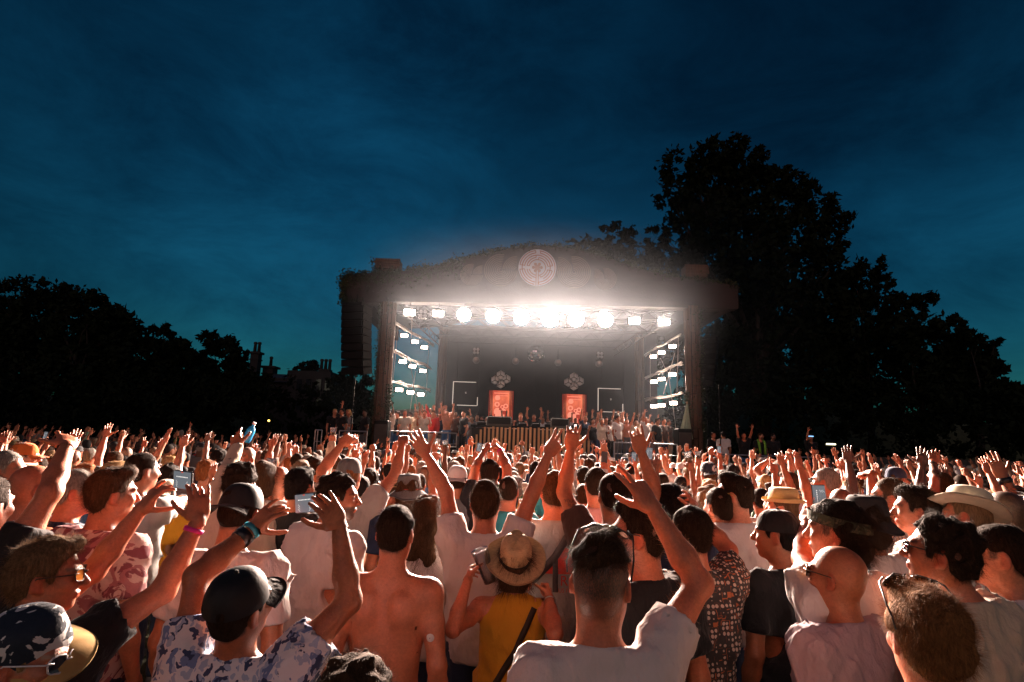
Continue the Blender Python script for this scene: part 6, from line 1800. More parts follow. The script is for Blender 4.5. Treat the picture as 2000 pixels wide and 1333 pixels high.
h34 = hero('wavy haired man with bandana', 'wavy dark haired man in camouflage bandana and sunglasses holding up a phone', 1634, 1040, 2.15, yaw=0.45, hair='wavy', hcol='dark', skin='pink', shirt=('white', None), seed=131, shades_=dict(), L=((1568, 1092), (1577, 1022), (1589, 978), 'hold', 'fr', 'ff'), b=1.02, hyaw=0.45)
h35 = hero('person in black bucket hat', 'person in black bucket hat and plain white T-shirt', 1690, 1020, 2.7, yaw=0.3, hair='wavy', hcol='dark', skin='fair', shirt=('white', None), seed=141, hat_=dict(kind='bucket', col='black'))
h32 = hero('short haired man in white at the right', 'man with receding short hair in white T-shirt with navy shoulder stripes', 1950, 1086, 2.1, yaw=0.5, hair='crop', hcol='dark', skin='fair', shirt=('white', None), seed=151, b=1.06, hyaw=0.5)
h33 = hero('man in cream wide brimmed hat', 'man in cream wide brimmed hat with navy and red band, floral shirt', 1886, 1012, 2.85, yaw=0.35, hair='short', hcol='light', skin='pink', shirt=('white', M_white_floral), seed=161, hat_=dict(kind='fedora', col=(0.58, 0.50, 0.38), band=(0.02, 0.03, 0.06), tip=(0.1, 0.30)), roll=0.18, hyaw=0.4)
h12 = hero('man in pink tropical shirt', 'brown haired man in pink tropical print shirt', 218, 968, 2.55, yaw=-0.25, hair='quiff', hcol='brown', skin='pink', shirt=('white', M_pink_tropic), seed=171, b=1.08, hyaw=-0.45)
h14 = hero('man in navy T-shirt at left', 'grey dark haired man in navy T-shirt with sunglasses turned right', 147, 962, 2.9, yaw=-0.45, hair='short', hcol='grey', skin='pink', shirt=('navy', None), seed=181, shades_=dict(), b=1.08, hyaw=-0.5)
h13 = hero('dark haired man in grey sweater', 'dark haired man in speckled grey sweater stretching his right arm forward', 278, 922, 3.1, yaw=-0.2, hair='short', hcol='dark', skin='tan', top='long', shirt=('grey', M_knit), seed=191, b=1.1, R=((338, 985), (372, 975), None, 'relax', 'd', 'ff'), hyaw=-0.3)
h15 = hero('man in black T-shirt raising a fist', 'man at the left edge in black T-shirt raising a loose right fist', -34, 990, 2.1, hair='short', hcol='dark', skin='pink', shirt=('black', None), seed=201, R=((104, 950), (129, 874), (134, 838), 'claw', 'fl'))
arm_hair(h15, 1, 900)
hero('grey bearded man at left edge', 'grey bearded man in floral shirt at the left edge looking right', 10, 922, 2.95, yaw=-0.5, hair='short', hcol='grey', skin='pink', shirt=('white', M_white_floral), seed=205, beard=0.8, hyaw=-0.8)
hero('bald man in white vest', 'sunburnt bald man in white vest at left behind the raised fist', 66, 956, 2.75, yaw=-0.3, hair='bald', skin='pink', top='vest', shirt=('white', None), seed=207, hyaw=-0.3)
hero('person in orange cap', 'person in orange and white cap looking right at the left edge', 48, 894, 4.2, yaw=-0.5, hair='short', hcol='dark', skin='fair', shirt=('red', None), seed=209, hat_=dict(kind='cap', col='orange', brimcol=CL['orange']), hyaw=-0.6)
h18 = hero('man in black leather cap', 'man in black leather flat cap and white T-shirt with black strap', 470, 1004, 2.35, yaw=-0.1, hair='short', hcol='dark', skin='tan', shirt=('white', None), seed=211, hat_=dict(kind='cap', col='black', turn=math.pi, m=M_leather, brimcol=(0.014, 0.014, 0.015)), pitch=-0.25, b=1.05)
hero('bald man near the phones', 'bald man with prominent ears seen between the two phones', 545, 942, 4.1, hair='bald', skin='pink', shirt=('white', None), seed=215)
h8 = hero('bearded man in long white T-shirt', 'bearded man with dark curly hair in long white T-shirt, face turned right', 662, 974, 2.95, yaw=-0.55, hair='curly', hcol='dark', skin='pink', shirt=('white', None), seed=221, beard=1.0, hem=0.72, b=1.12, eyes=True, lean=(0.03, 0.02, 0), hyaw=-0.85)
h7 = hero('woman with long wavy hair', 'woman with long wavy brown hair and white tank top', 832, 1010, 3.15, female=True, top='tank', hair='long', hcol='brown', skin='tan', shirt=('white', None), seed=231)
h21 = hero('man in grey cap', 'man in grey cap and pale T-shirt with both arms raised wide', 682, 930, 3.5, hair='short', hcol='ginger', skin='pink', shirt=('grey', None), seed=241, hat_=dict(kind='cap', col='dgrey'), L=((629, 920), (668, 868), (698, 843), 'relax', 'f'), R=((772, 928), (786, 868), (790, 842), 'relax', 'f'))
arm_hair(h21, 1, 400)
hero('man in white backward cap', 'man in white backward baseball cap', 893, 938, 4.6, hair='short', hcol='dark', skin='tan', shirt=('dgrey', None), seed=251, hat_=dict(kind='cap', col='white', turn=math.pi))
hero('person in dark bucket hat', 'person in charcoal bucket hat with thin red band', 798, 962, 3.8, hair='wavy', hcol='brown', skin='fair', shirt=('navy', None), seed=253, hat_=dict(kind='bucket', col='dgrey', band=(0.4, 0.03, 0.02)))
h24 = hero('man in grey T-shirt with red print', 'man in grey T-shirt with red print and grey bag strap', 1084, 962, 3.2, yaw=-0.05, hair='short', hcol='brown', skin='pink', shirt=('grey', None), seed=261, b=1.12)
hero('man in pink T-shirt', 'dark haired man in dusty pink T-shirt', 1164, 948, 3.9, hair='short', hcol='dark', skin='pink', shirt=('pink', None), seed=263)
hero('short haired man behind spread arms', 'short dark haired man seen beside the man with both arms spread', 993, 960, 4.2, hair='crop', hcol='dark', skin='pink', shirt=('teal', None), seed=265)
h25 = hero('man with two fists up', 'dark haired man raising two fists with pink wristbands', 956, 926, 4.4, hair='short', hcol='dark', skin='pink', shirt=('black', None), seed=267, L=((929, 916), (946, 882), (950, 860), 'fist', 'fr'), R=((990, 914), (977, 880), (966, 864), 'fist', 'fl'))
wrist_band(h25, 1, M_band, (0.8, 0.02, 0.3))
hero('man in multicoloured shirt', 'grey haired man in dark multicoloured leaf print shirt', 1612, 942, 3.7, yaw=0.3, hair='short', hcol='grey', skin='pink', shirt=('navy', M_bright_print), seed=271, hyaw=0.4)
hero('man in small straw hat', 'man in small yellow straw trilby', 1528, 992, 3.7, yaw=0.5, hair='short', hcol='brown', skin='pink', shirt=('red', None), seed=273, hat_=dict(kind='trilby', col=(0.46, 0.31, 0.13), band=(0.4, 0.26, 0.1)), hyaw=0.4)
h38 = hero('man in pinstripe shirt', 'man in white pinstripe shirt and sunglasses with bent arm raised, hand drooping', 1738, 974, 3.4, yaw=0.5, hair='short', hcol='brown', skin='pink', shirt=('white', M_pinstripe), seed=281, shades_=dict(), L=((1712, 1000), (1700, 926), (1674, 928), 'relax', 'd', 'ff'), hyaw=0.5)
hero('messy haired man in sunglasses', 'messy dark haired man in sunglasses left of the cream hat', 1788, 998, 3.0, yaw=0.6, hair='medium', hcol='dark', skin='pink', shirt=('white', None), seed=283, shades_=dict(), hyaw=0.5)
hero('person in navy cap', 'person in navy and white cap with a dark brim facing right', 1752, 938, 4.2, yaw=-0.5, hair='short', hcol='brown', skin='pink', shirt=('cream', None), seed=285, hat_=dict(kind='cap', col='navy', brimcol=(0.02, 0.02, 0.03)), hyaw=-0.7)
hero('cropped man beside cream hat', 'man with cropped hair and black T-shirt right of the cream hat', 1962, 1004, 2.95, yaw=0.3, hair='buzz', hcol='dark', skin='brown', shirt=('black', None), seed=287)
h42 = hero('tattooed man at right edge', 'tattooed man at the right edge raising a spread left hand with a black watch', 2040, 985, 2.45, hair='short', hcol='dark', skin='tan', shirt=('black', None), seed=291, L=((2002, 1012), (1950, 915), (1925, 868), 'open', 'f'))
arm_hair(h42, -1, 600)
hero('man in white and navy cap', 'man in white mottled navy cap with back opening', 1384, 926, 4.7, hair='short', hcol='brown', skin='pink', shirt=('white', None), seed=293, hat_=dict(kind='cap', col='navy', turn=math.pi, m=M_splash))
hero('woman with light brown hair', 'woman with light brown wavy hair beside the geometric print shirt', 1326, 1000, 3.2, female=True, hair='wavy', hcol='light', skin='fair', shirt=('white', None), seed=295)
hero('woman with ash blond hair', 'woman with straight ash blond hair left of the tall smiling man', 1382, 984, 3.7, female=True, hair='long', hcol='light', skin='fair', top='tank', shirt=('white', None), seed=297)
hero('dark haired man by the ash blond woman', 'dark haired man between the ash blond woman and the tall smiling man', 1404, 992, 3.3, yaw=0.3, hair='short', hcol='dark', skin='fair', shirt=('pink', None), seed=299)
h20 = hero('curly man in tan sweater', 'curly dark haired man in tan sweater raising a tattooed left arm with pink band', 470, 946, 3.3, yaw=-0.1, hair='curly', hcol='dark', skin='tan', top='long', shirt=('beige', None), seed=301, L=((443, 925), (463, 873), (457, 836), 'claw', 'f'))
wrist_band(h20, -1, M_band, (0.75, 0.02, 0.28))
hero('smiling bald man facing back', 'smiling bald man facing the camera, turned away from the stage', 480, 896, 5.0, yaw=math.pi - 0.3, hair='buzz', hcol='light', skin='pink', shirt=('black', None), seed=303, q=1.3, eyes=True, beard=0.25)
hero('brown haired woman', 'woman with straight brown hair between the curly man and the bald man', 516, 935, 4.0, female=True, hair='bob', hcol='brown', skin='fair', shirt=('white', None), seed=305)
hero('man in black printed T-shirt', 'dark haired man in black T-shirt behind the second phone', 586, 952, 3.5, yaw=-0.3, hair='medium', hcol='black', skin='tan', shirt=('black', None), seed=307)
h44 = hero('man with braceleted hand', 'man in white vest raising a hand with a black bracelet at right', 1838, 950, 3.9, yaw=0.2, hair='short', hcol='brown', skin='pink', top='vest', shirt=('white', None), seed=309, L=((1828, 938), (1822, 905), (1824, 878), 'open', 'fr'))
wrist_band(h44, -1, M_plastic, (0.02, 0.02, 0.02))
h45 = hero('man in hooped jersey', 'man in black and white hooped shirt with left arm bent over his head', 1522, 916, 5.2, hair='short', hcol='grey', skin='pink', shirt=('white', M_hoop), seed=311, L=((1478, 918), (1500, 900), (1518, 898), 'flat', 'd'))

# what they wear and carry
W9 = (grip(h9, -1) + grip(h9, 1)) / 2
pr = grip(h9, 1) - grip(h9, -1)
phone(at(597, 983, W9[1] - 0.01), nrm(pr + A(0, 0, 0.0)), (0, -0.1, 1), 'phone filming the stage, held up by the man in black cap and floral shirt', 0.13, 0.068)
W11 = (grip(h11, -1) + grip(h11, 1)) / 2; pr = grip(h11, 1) - grip(h11, -1)
phone(at(358, 938, W11[1] - 0.01), nrm(pr), (0, -0.1, 1), 'phone filming the stage, held up by the man in amber sunglasses', 0.135, 0.07)
g3 = grip(h34, -1); phone(g3 + A(0.02, -0.03, 0.06), (0, 0.1, 1), (-1, 0, 0), 'phone held upright by the wavy haired man with a bandana', 0.14, 0.07)
wrist_band(h11, 1, M_band, (0.75, 0.02, 0.3)); wrist_band(h9, -1, M_band, (0.02, 0.22, 0.30), 0.012, 0.034, 0.02); wrist_band(h9, -1, M_plastic, (0.012, 0.012, 0.014), 0.05, 0.036, 0.036, 'watch_strap')
bangle_w = h42['arms'][-1]; wrist_band(h42, -1, M_plastic, (0.012, 0.012, 0.014), 0.02, 0.034, 0.034, 'watch_strap'); wrist_band(h5, 1, M_metal, (0.6, 0.6, 0.6), 0.02, 0.031, 0.006, 'bracelet')
c5 = grip(h5, -1); cup(c5 + A(0.045, -0.02, 0.03), (-0.35, -0.1, 0.9), 'tall clear plastic cup held by the woman in straw hat', 0.165, 0.043, 0.0)
strap(h5['root'], *join([h5['shirt'], h5['body'][:2]]), [(-0.17, 0.95), (0.0, 1.22), (0.09, 1.40), (0.11, 1.44)], 0.032, M_leather, (0.03, 0.018, 0.012))
strap(h24['root'], *h24['shirt'], [(-0.16, 1.14), (0.0, 1.31), (0.09, 1.45)], 0.042, M_cloth, (0.10, 0.09, 0.09)); strap(h24['root'], *h24['shirt'], [(0.004, 1.30), (0.006, 1.13)], 0.03, M_cloth, (0.09, 0.08, 0.08), 'strap_end')
tri = MB(); tri.v += [(-0.10, -0.075, 0), (0.10, -0.075, 0), (0.055, 0.05, 0), (-0.0, 0.075, 0)]; tri.f.append((0, 1, 2, 3))
me = tri.mesh('shirt_print'); import bmesh as _bm
b_ = _bm.new(); b_.from_mesh(me); _bm.ops.subdivide_edges(b_, edges=b_.edges[:], cuts=7, use_grid_fill=True); b_.to_mesh(me); b_.free()
print_mesh(h24['root'], *h24['shirt'], me, 0.04, 1.30, (0.62, 0.05, 0.03)); print_text(h24['root'], *h24['shirt'], 'RO', 0.085, 1.165, 0.075, (0.62, 0.05, 0.03)); print_text(h24['root'], *h24['shirt'], 'ARC US IVE', 0.03, 1.13, 0.03, (0.5, 0.08, 0.06))
print_text(h34['root'], *h34['shirt'], 'TAUK', 0.07, 1.29, 0.06, (0.03, 0.03, 0.035), bend=1.2)
fl_ = MB()
for k in range(7): flat = fl_.lathe([(0.02 + 0.012 * k, 0), (0.026 + 0.012 * k, 0)], 20, Matrix.Translation((0.035 * math.sin(k * 2.1), 0.03 * math.cos(k * 1.7), 0)), False)
print_mesh(h34['root'], *h34['shirt'], fl_.mesh('shirt_print'), 0.09, 1.2, (0.07, 0.13, 0.22))
strap(h18['root'], *h18['shirt'], [(-0.10, 1.44), (-0.11, 1.2), (-0.12, 0.95)], 0.04, M_leather, (0.012, 0.012, 0.012))
for k in range(2): strap(h32['root'], *h32['shirt'], [(0.12 + 0.03 * k, 1.43), (0.16 + 0.03 * k, 1.36)], 0.014, M_cloth, CL['navy'], 'shoulder_stripe', 0.001)
# bandana
bd = MB()
for z in (0.045, 0.085):
    for k in range(28):
        t = 2 * math.pi * k / 28; bd.v.append((0.094 * math.cos(t), -0.012 + 0.116 * math.sin(t), z - 0.02 + 0.022 * math.sin(t)))
for k in range(28): bd.f.append((k, (k + 1) % 28, 28 + (k + 1) % 28, 28 + k))
head_child('bandana', bd.mesh('bandana', True), M_camo, h34['root'], h34)
# sensor on the shirtless man's arm
S, E, Wr = h6['arms'][1][:3]; V, Q, _ = h6['body']; bb = bvh_of(V, Q)
mid = S * 0.42 + E * 0.58; hit, n = back_hit(bb, float(mid[0]) - 0.005, float(mid[2]))
if hit is not None:
    sn = MB(); q_ = n.to_track_quat('Z', 'Y').to_matrix().to_4x4(); q_.translation = hit
    sn.lathe([(0.001, 0.004), (0.004, 0.0045), (0.0155, 0.0045), (0.0175, 0.0), (0.0175, -0.004)], 20, q_, False); so = sn.build('sensor_patch', M_cloth, h6['root'], True, (0.75, 0.73, 0.7))
    sn = MB(); sn.lathe([(0.001, 0.0052), (0.0025, 0.0052)], 10, q_, False); sn.build('sensor_hole', M_plastic, so, False, (0.05, 0.05, 0.05))
# tattoos: ink lines on forearms
def ink(g, side, n, seed):
    S, E, W = g['arms'][side][:3]; V, Q, _ = g['body']; b = bvh_of(V, Q); r = random.Random(seed); mb = MB()
    for k in range(n):
        t = r.uniform(.1, .85); c = Vector((E * (1 - t) + W * t).tolist())
        a = r.uniform(-1.2, 1.2); dirv = Vector((math.sin(a), -math.cos(a), r.uniform(-.2, .2)))
        pts = []
        for i in range(8):
            a2 = a + .25 * math.sin(i * 1.3 + k) ; cc = c + Vector(nrm(W - E).tolist()) * (.006 * i - .02 + .004 * math.sin(i * 2 + k))
            h = b.ray_cast(cc + Vector((math.sin(a2), -math.cos(a2), 0)) * .15, -Vector((math.sin(a2), -math.cos(a2), 0)), .15)
            if h[0] is not None: pts.append(h[0] + h[1] * .0006)
        if len(pts) > 3: mb.tube(pts, .0022, 4)
    if mb.v: mb.build('tattoo', M_plastic, g['root'], False, (.03, .03, .035))


ink(h42, -1, 26, 1); ink(h20, -1, 20, 2)
S, E, Wr = h3['arms'][-1][:3]
def arm_text(g, side, words):
    S, E, W = g['arms'][side][:3]; V, Q, _ = g['body']; b = bvh_of(V, Q); du = Vector(nrm(E - S).tolist())
    for i, wd in enumerate(words):
        cu = bpy.data.curves.new('t', 'FONT'); cu.body = wd; cu.size = .022; cu.align_x = 'CENTER'; o = bpy.data.objects.new('t', cu); C.objects.link(o)
        me = bpy.data.meshes.new_from_object(o.evaluated_get(bpy.context.evaluated_depsgraph_get())); bpy.data.objects.remove(o)
        c = Vector((S * (.42 - .10 * i) + E * (.58 + .10 * i)).tolist()); ok = True
        for v in me.vertices:
            p = c + Vector((v.co.x * .95, 0, v.co.y)); h = b.ray_cast(p + Vector((0, -.2, 0)), Vector((0, 1, 0)), .3)
            if h[0] is None: ok = False; break
            v.co = h[0] + Vector((0, -.0012, 0))
        if ok: link('tattoo_word', me, M_plastic, g['root'], (.03, .025, .03))


arm_text(h3, -1, ['1312', 'RUN', 'YOUR'])
# ------------------------------------------------------------------ the crowd further off: kinds built once, then copied
def arm_up(s, out, fwd, bend, pose, palm=(0, 1, .1), h=1.0):
    """An arm spec: out = sideways, fwd = forwards, bend = elbow bend inwards."""
    S = A(s * 0.163, -0.012, 1.445)
    u = nrm(A(s * out, fwd, h)); E = S + u * 0.285
    w = nrm(A(s * (out - bend), fwd + 0.25 + abs(bend) * 0.3, h + 0.5)); W = E + w * 0.25
    return (E, W, nrm(w + A(0, -0.1, 0.25)), A(*palm), pose)


def arm_bent(s, pose='fist', z=0.25):
    S = A(s * 0.183, -0.012, 1.412); E = S + nrm(A(s * 0.35, 0.15, -1)) * 0.285; W = E + nrm(A(-s * 0.1, 0.55, 0.8 + z)) * 0.25
    return (E, W, None, A(-s, 0.2, 0), pose)


KINDS_ = [
    dict(hair='short', L=arm_up(-1, .2, .35, .1, 'open'), d='left arm up'), dict(hair='short', R=arm_up(1, .25, .3, .2, 'flat'), d='right arm up'),
    dict(hair='quiff', L=arm_up(-1, .3, .3, .1, 'open'), R=arm_up(1, .3, .3, .1, 'open'), d='both arms up'), dict(hair='curly', d='arms down'), dict(hair='crop', R=arm_up(1, .1, .5, .0, 'point'), d='pointing up'),
    dict(hair='short', hat=dict(kind='cap', turn=math.pi), L=arm_up(-1, .5, .2, .35, 'fist'), d='left fist up'), dict(hair='short', hat=dict(kind='cap'), d='arms down'), dict(hair='bald', R=arm_up(1, .4, .3, .3, 'claw'), d='right hand up'),
    dict(hair='long', female=True, top='tank', L=arm_up(-1, .2, .3, .2, 'open'), d='left arm up'), dict(hair='wavy', female=True, d='arms down'), dict(hair='bob', female=True, top='tank', L=arm_up(-1, .4, .2, .2, 'flat'), R=arm_up(1, .3, .3, .2, 'claw'), d='both arms up'),
    dict(hair='tail', female=True, R=arm_up(1, .2, .4, .1, 'peace'), d='right arm up'), dict(hair='short', top='bare', L=arm_up(-1, .3, .3, .2, 'fist'), R=arm_up(1, .2, .3, .1, 'point'), d='both arms up'), dict(hair='medium', R=arm_bent(1), L=arm_bent(-1), d='arms bent'),
    dict(hair='buzz', b=1.12, L=arm_up(-1, .1, .6, 0, 'flat', (-.4, .6, 0)), d='left arm up'), dict(hair='short', hat=dict(kind='bucket'), R=arm_up(1, .35, .3, .3, 'open'), d='right arm up'), dict(hair='afro', L=arm_up(-1, .3, .3, .1, 'claw'), d='left arm up'),
    dict(hair='quiff', b=1.08, d='arms down', yaw=.5), dict(hair='short', yaw=-.6, R=arm_up(1, .2, .4, .1, 'hold'), d='right arm up'), dict(hair='bun', female=True, top='tank', d='arms down', yaw=.4), dict(hair='curly', beard=.8, yaw=-.7, L=arm_up(-1, .5, .3, .5, 'relax'), d='left arm up'),
    dict(hair='short', hat=dict(kind='trilby', band=(.02, .02, .02)), L=arm_bent(-1), d='arms bent'), dict(hair='medium', top='long', R=arm_up(1, .3, .3, .2, 'fist'), d='right fist up'), dict(hair='crop', b=1.1, L=arm_up(-1, .6, .2, .7, 'flat'), R=arm_up(1, .6, .2, .7, 'flat'), d='clapping overhead'),
    dict(hair='short', beard=.6, d='arms down', yaw=.7), dict(hair='long', female=True, R=arm_up(1, .35, .25, .2, 'fist'), L=arm_bent(-1), d='right fist up'),
]
HAIRW = dict(short='short hair', quiff='combed hair', curly='curly hair', crop='cropped hair', bald='bald head', long='long hair', wavy='wavy hair', bob='bobbed hair', tail='ponytail', medium='messy hair', buzz='buzz cut', afro='round afro', bun='hair bun')
TOPW = dict(tee='T-shirt', tank='tank top', bare='bare back', long='sweater', vest='vest')
HATW = dict(cap='cap', bucket='bucket hat', trilby='straw trilby')
PROTO = {}
MIDS = []


def copy_tree(o, parent=None):
    c = o.copy(); C.objects.link(c); c.parent = parent
    if parent is not None: c.matrix_parent_inverse = o.matrix_parent_inverse.copy(); c.matrix_local = o.matrix_local.copy()
    for ch in list(o.children): copy_tree(ch, c)
    return c


def kind_root(i, front=False):
    k = KINDS_[i]
    key = (i, front)
    if key in PROTO: return copy_tree(PROTO[key])
    sp = {a: b for a, b in k.items() if a not in ('d', 'hat')}; sp['seed'] = 700 + i
    g = person_geo(sp, 2.6)
    V, Q, at_ = g['body']
    o = link('person', new_mesh('person', V, Q, True, at_), M_skin)
    if 'shirt' in g: link({'tee': 't_shirt', 'tank': 'tank_top', 'vest': 'vest', 'long': 'sweater'}[sp.get('top', 'tee')], new_mesh('t_shirt', *g['shirt'], True), M_cloth, o)
    link('trousers', new_mesh('trousers', *g['legs'], True), M_cloth, o); link('shoes', new_mesh('shoes', *g['shoes'], True), M_cloth, o, CL['dgrey'])
    if 'hair' in g:
        ho = link('hair', new_mesh('hair', *g['hair'], True), M_hair, o)
        if 'hat' not in k: strands(ho, *g['hair'], 420, {'curly': .03, 'long': .05, 'wavy': .045, 'afro': .03}.get(k['hair'], .018), (1, 1, 1), i, (0, -.3, -.2), .6, .0009, .5)
    if 'hat' in k: hat(k['hat']['kind'], o, g, (1, 1, 1), **{a: b for a, b in k['hat'].items() if a != 'kind'})
    PROTO[key] = o
    return o


SHIRTS = ['white'] * 6 + ['black'] * 10 + ['navy'] * 5 + ['grey'] * 3 + ['dgrey'] * 3 + ['cream'] * 2 + ['blue', 'teal', 'red', 'pink', 'beige', 'green', 'brown', 'mustard', 'lilac', 'orange']
SKINS = ['pink'] * 5 + ['fair'] * 4 + ['tan'] * 4 + ['olive'] * 2 + ['brown', 'dark']
HAIRS = ['dark'] * 6 + ['black'] * 4 + ['brown'] * 5 + ['light'] * 2 + ['blond', 'grey', 'grey', 'ginger']
HATS = ['white', 'black', 'navy', 'dgrey', 'cream', 'red', 'grey', 'beige']
rr_ = random.Random(77)


def paint(o, shirt, skin, hair, hatc, legs):
    sc = SK[skin]; j = rr_.uniform(.9, 1.1)
    o.color = (sc[0] * j, sc[1] * j, sc[2] * j, {'grey': .55, 'blond': 1., 'light': .45, 'ginger': .4}.get(hair, .05))
    for c in o.children:
        n = c.name.split('.')[0]
        if n in ('t_shirt', 'tank_top', 'sweater', 'vest'): c.color = (*CL[shirt], 1)
        elif n == 'trousers': c.color = (*CL[legs], 1)
        elif n == 'hair':
            c.color = (*HC[hair], 1)
            for s in c.children: s.color = (*HC[hair], 1)
        elif n in ('cap', 'bucket_hat', 'trilby_hat', 'straw_hat'):
            c.color = (*(CL[hatc] if n != 'trilby_hat' else (.55, .4, .2)), 1)
            for s in c.children:
                if s.name.startswith('brim') or s.name.startswith('button'): s.color = c.color


def put_person(i, x, y, z, yaw, s, group, rec=None, shirt=None, skin=None, hair=None, hatc=None, legs=None):
    o = kind_root(i)
    shirt = shirt or rr_.choice(SHIRTS); skin = skin or rr_.choice(SKINS); hair = hair or rr_.choice(HAIRS); hatc = hatc or rr_.choice(HATS); legs = legs or rr_.choice(['navy', 'black', 'dgrey', 'beige', 'blue'])
    if skin in ('dark', 'brown'): hair = 'black'
    o.location = (x, y, z); o.rotation_euler = (0, 0, yaw); o.scale = (s, s, s)
    paint(o, shirt, skin, hair, hatc, legs)
    tag(o, None, 'person', group)
    MIDS.append(dict(o=o, k=i, shirt=shirt, hair=hair, hatc=hatc, skin=skin, x=x, y=y, s=s, z=z, yaw=yaw, group=group, rec=rec))
    return o


def pix(p):
    v = np.asarray(p, float) - EYE; zz = v @ _f
    return 1000 + FPX * (v @ _r) / zz, 666.5 - FPX * (v @ _u) / zz


HXY = np.array([h['xy'] for h in HEROES])
# rows of people between the posed ones and the fence
Y_IND, Y_END = 10.3, 19.6
spots = []
rs_ = random.Random(5)
y = 3.9
while y < Y_IND:
    st = 0.565 + 0.015 * (y - 4)
    half = 0.93 * y + 0.6
    x = -half + rs_.uniform(0, st)
    while x < half:
        px_, py_ = x + rs_.uniform(-.13, .13), y + rs_.uniform(-.16, .16)
        if np.min(np.hypot(HXY[:, 0] - px_, HXY[:, 1] - py_)) > 0.52: spots.append((px_, py_))
        x += st * rs_.uniform(.85, 1.2)
    y += 0.585
inview = []
for x, y in spots:
    a, b = pix((x, y, 1.7))
    if -30 < a < 2030: inview.append((x, y, a, b))
inview.sort(key=lambda t: t[1])
bag = []
for x, y, a, b in inview:
    if not bag: bag = list(range(len(KINDS_))) + [i for i, k_ in enumerate(KINDS_) if 'L' not in k_ and 'R' not in k_] * 2; rs_.shuffle(bag)
    k = bag.pop()
    s = rs_.uniform(.93, 1.04) * (.93 if KINDS_[k].get('female') else 1.0)
    # nearer ones stay low enough to leave the view to the stage open
    put_person(k, x, y, 0.0, rs_.gauss(-0.06 * x / max(1, y), .28), s, 'people in the crowd before the stage')

# people on the stage and on the side platforms
stage_p = [(762, 22.6, 0, 2.6), (776, 22.9, 3, 2.2), (790, 22.2, 17, 2.9), (801, 23.5, 6, 2.5), (812, 22.5, 0, 2.8), (822, 24.2, 1, 3.0), (829, 22.4, 13, 3.0), (838, 23.6, 2, 2.9), (846, 22.8, 22, 2.8), (853, 24.5, 4, 2.7), (860, 23.1, 2, 3.0), (868, 25.0, 1, 3.1), (873, 22.9, 12, 3.1), (880, 24.2, 7, 3.0), (888, 23.2, 24, 2.9), (896, 25.2, 3, 3.0), (905, 22.9, 17, 2.2), (914, 24.0, 8, 2.6), (922, 23.6, 9, 3.0), (932, 24.8, 13, 3.2),
           (941, 26.0, 3, 3.0), (950, 26.6, 0, 3.1), (959, 25.4, 6, 3.0), (970, 26.4, 24, 3.2), (981, 25.6, 14, 3.1), (992, 26.8, 7, 3.0), (1003, 26.0, 9, 3.2), (1060, 26.2, 6, 3.1), (1070, 26.8, 1, 3.0), (1080, 25.5, 15, 3.2), (1090, 26.6, 8, 3.1), (1100, 25.8, 3, 3.0), (1112, 26.4, 17, 3.3), (1124, 26.0, 4, 3.2), (1134, 25.2, 0, 3.3),
           (1143, 23.4, 7, 3.6), (1158, 22.7, 8, 3.5), (1166, 24.4, 1, 3.2), (1176, 22.9, 25, 3.4), (1184, 24.0, 2, 3.3), (1192, 23.0, 9, 3.9), (1201, 24.6, 0, 3.4), (1207, 22.6, 3, 3.7), (1216, 23.8, 22, 3.3), (1224, 22.9, 12, 3.4), (1233, 24.4, 2, 3.3), (1241, 23.0, 16, 3.5), (1252, 24.0, 1, 3.5), (1262, 22.6, 18, 3.6), (1272, 23.6, 10, 3.7), (1284, 22.4, 17, 3.8), (1296, 23.2, 6, 3.6), (1306, 24.0, 3, 3.8)]
SG = 'people dancing on the stage'
for n, (px, y, k, yaw) in enumerate(stage_p):
    x = sp(px, 820, y)[0]
    fem = KINDS_[k].get('female')
    put_person(k, x, y, DECK, yaw, rr_.uniform(.93, 1.0) * (.93 if fem else 1), SG, None, rr_.choice(['white', 'white', 'black', 'black', 'navy', 'cream', 'grey', 'red', 'beige', 'dgrey', 'brown']))
dj = put_person(13, sp(1017, 815, 22.9)[0], 22.9, DECK, 3.1, .98, SG, 'DJ', 'black', 'pink', 'ginger')
put_person(23, sp(1043, 815, 24.0)[0], 24.0, DECK, 3.1, 1.0, SG, 'dancer', 'black', 'tan', 'dark')
PG = 'people on the side platforms'
zl, zr = DECK - .12, DECK - .52
for px, y, k, yaw, sh, z in ((652, 21.8, 0, 3.6, 'black', zl), (666, 21.4, 3, 2.7, 'black', zl), (679, 22.2, 9, 2.5, 'grey', zl), (711, 21.6, 17, 2.3, 'black', zl), (1412, 21.2, 6, 0.1, 'white', zr), (1393, 22.4, 3, 3.3, 'black', zr), (1452, 21.6, 2, 3.0, 'black', zr), (1484, 21.4, 24, 3.1, 'yellow', zr), (1508, 21.3, 17, 3.2, 'black', zr), (1582, 21.6, 18, 3.3, 'black', zr)):
    put_person(k, sp(px, 830, y)[0], y, z, yaw, .98, PG, None, sh, hatc='white')
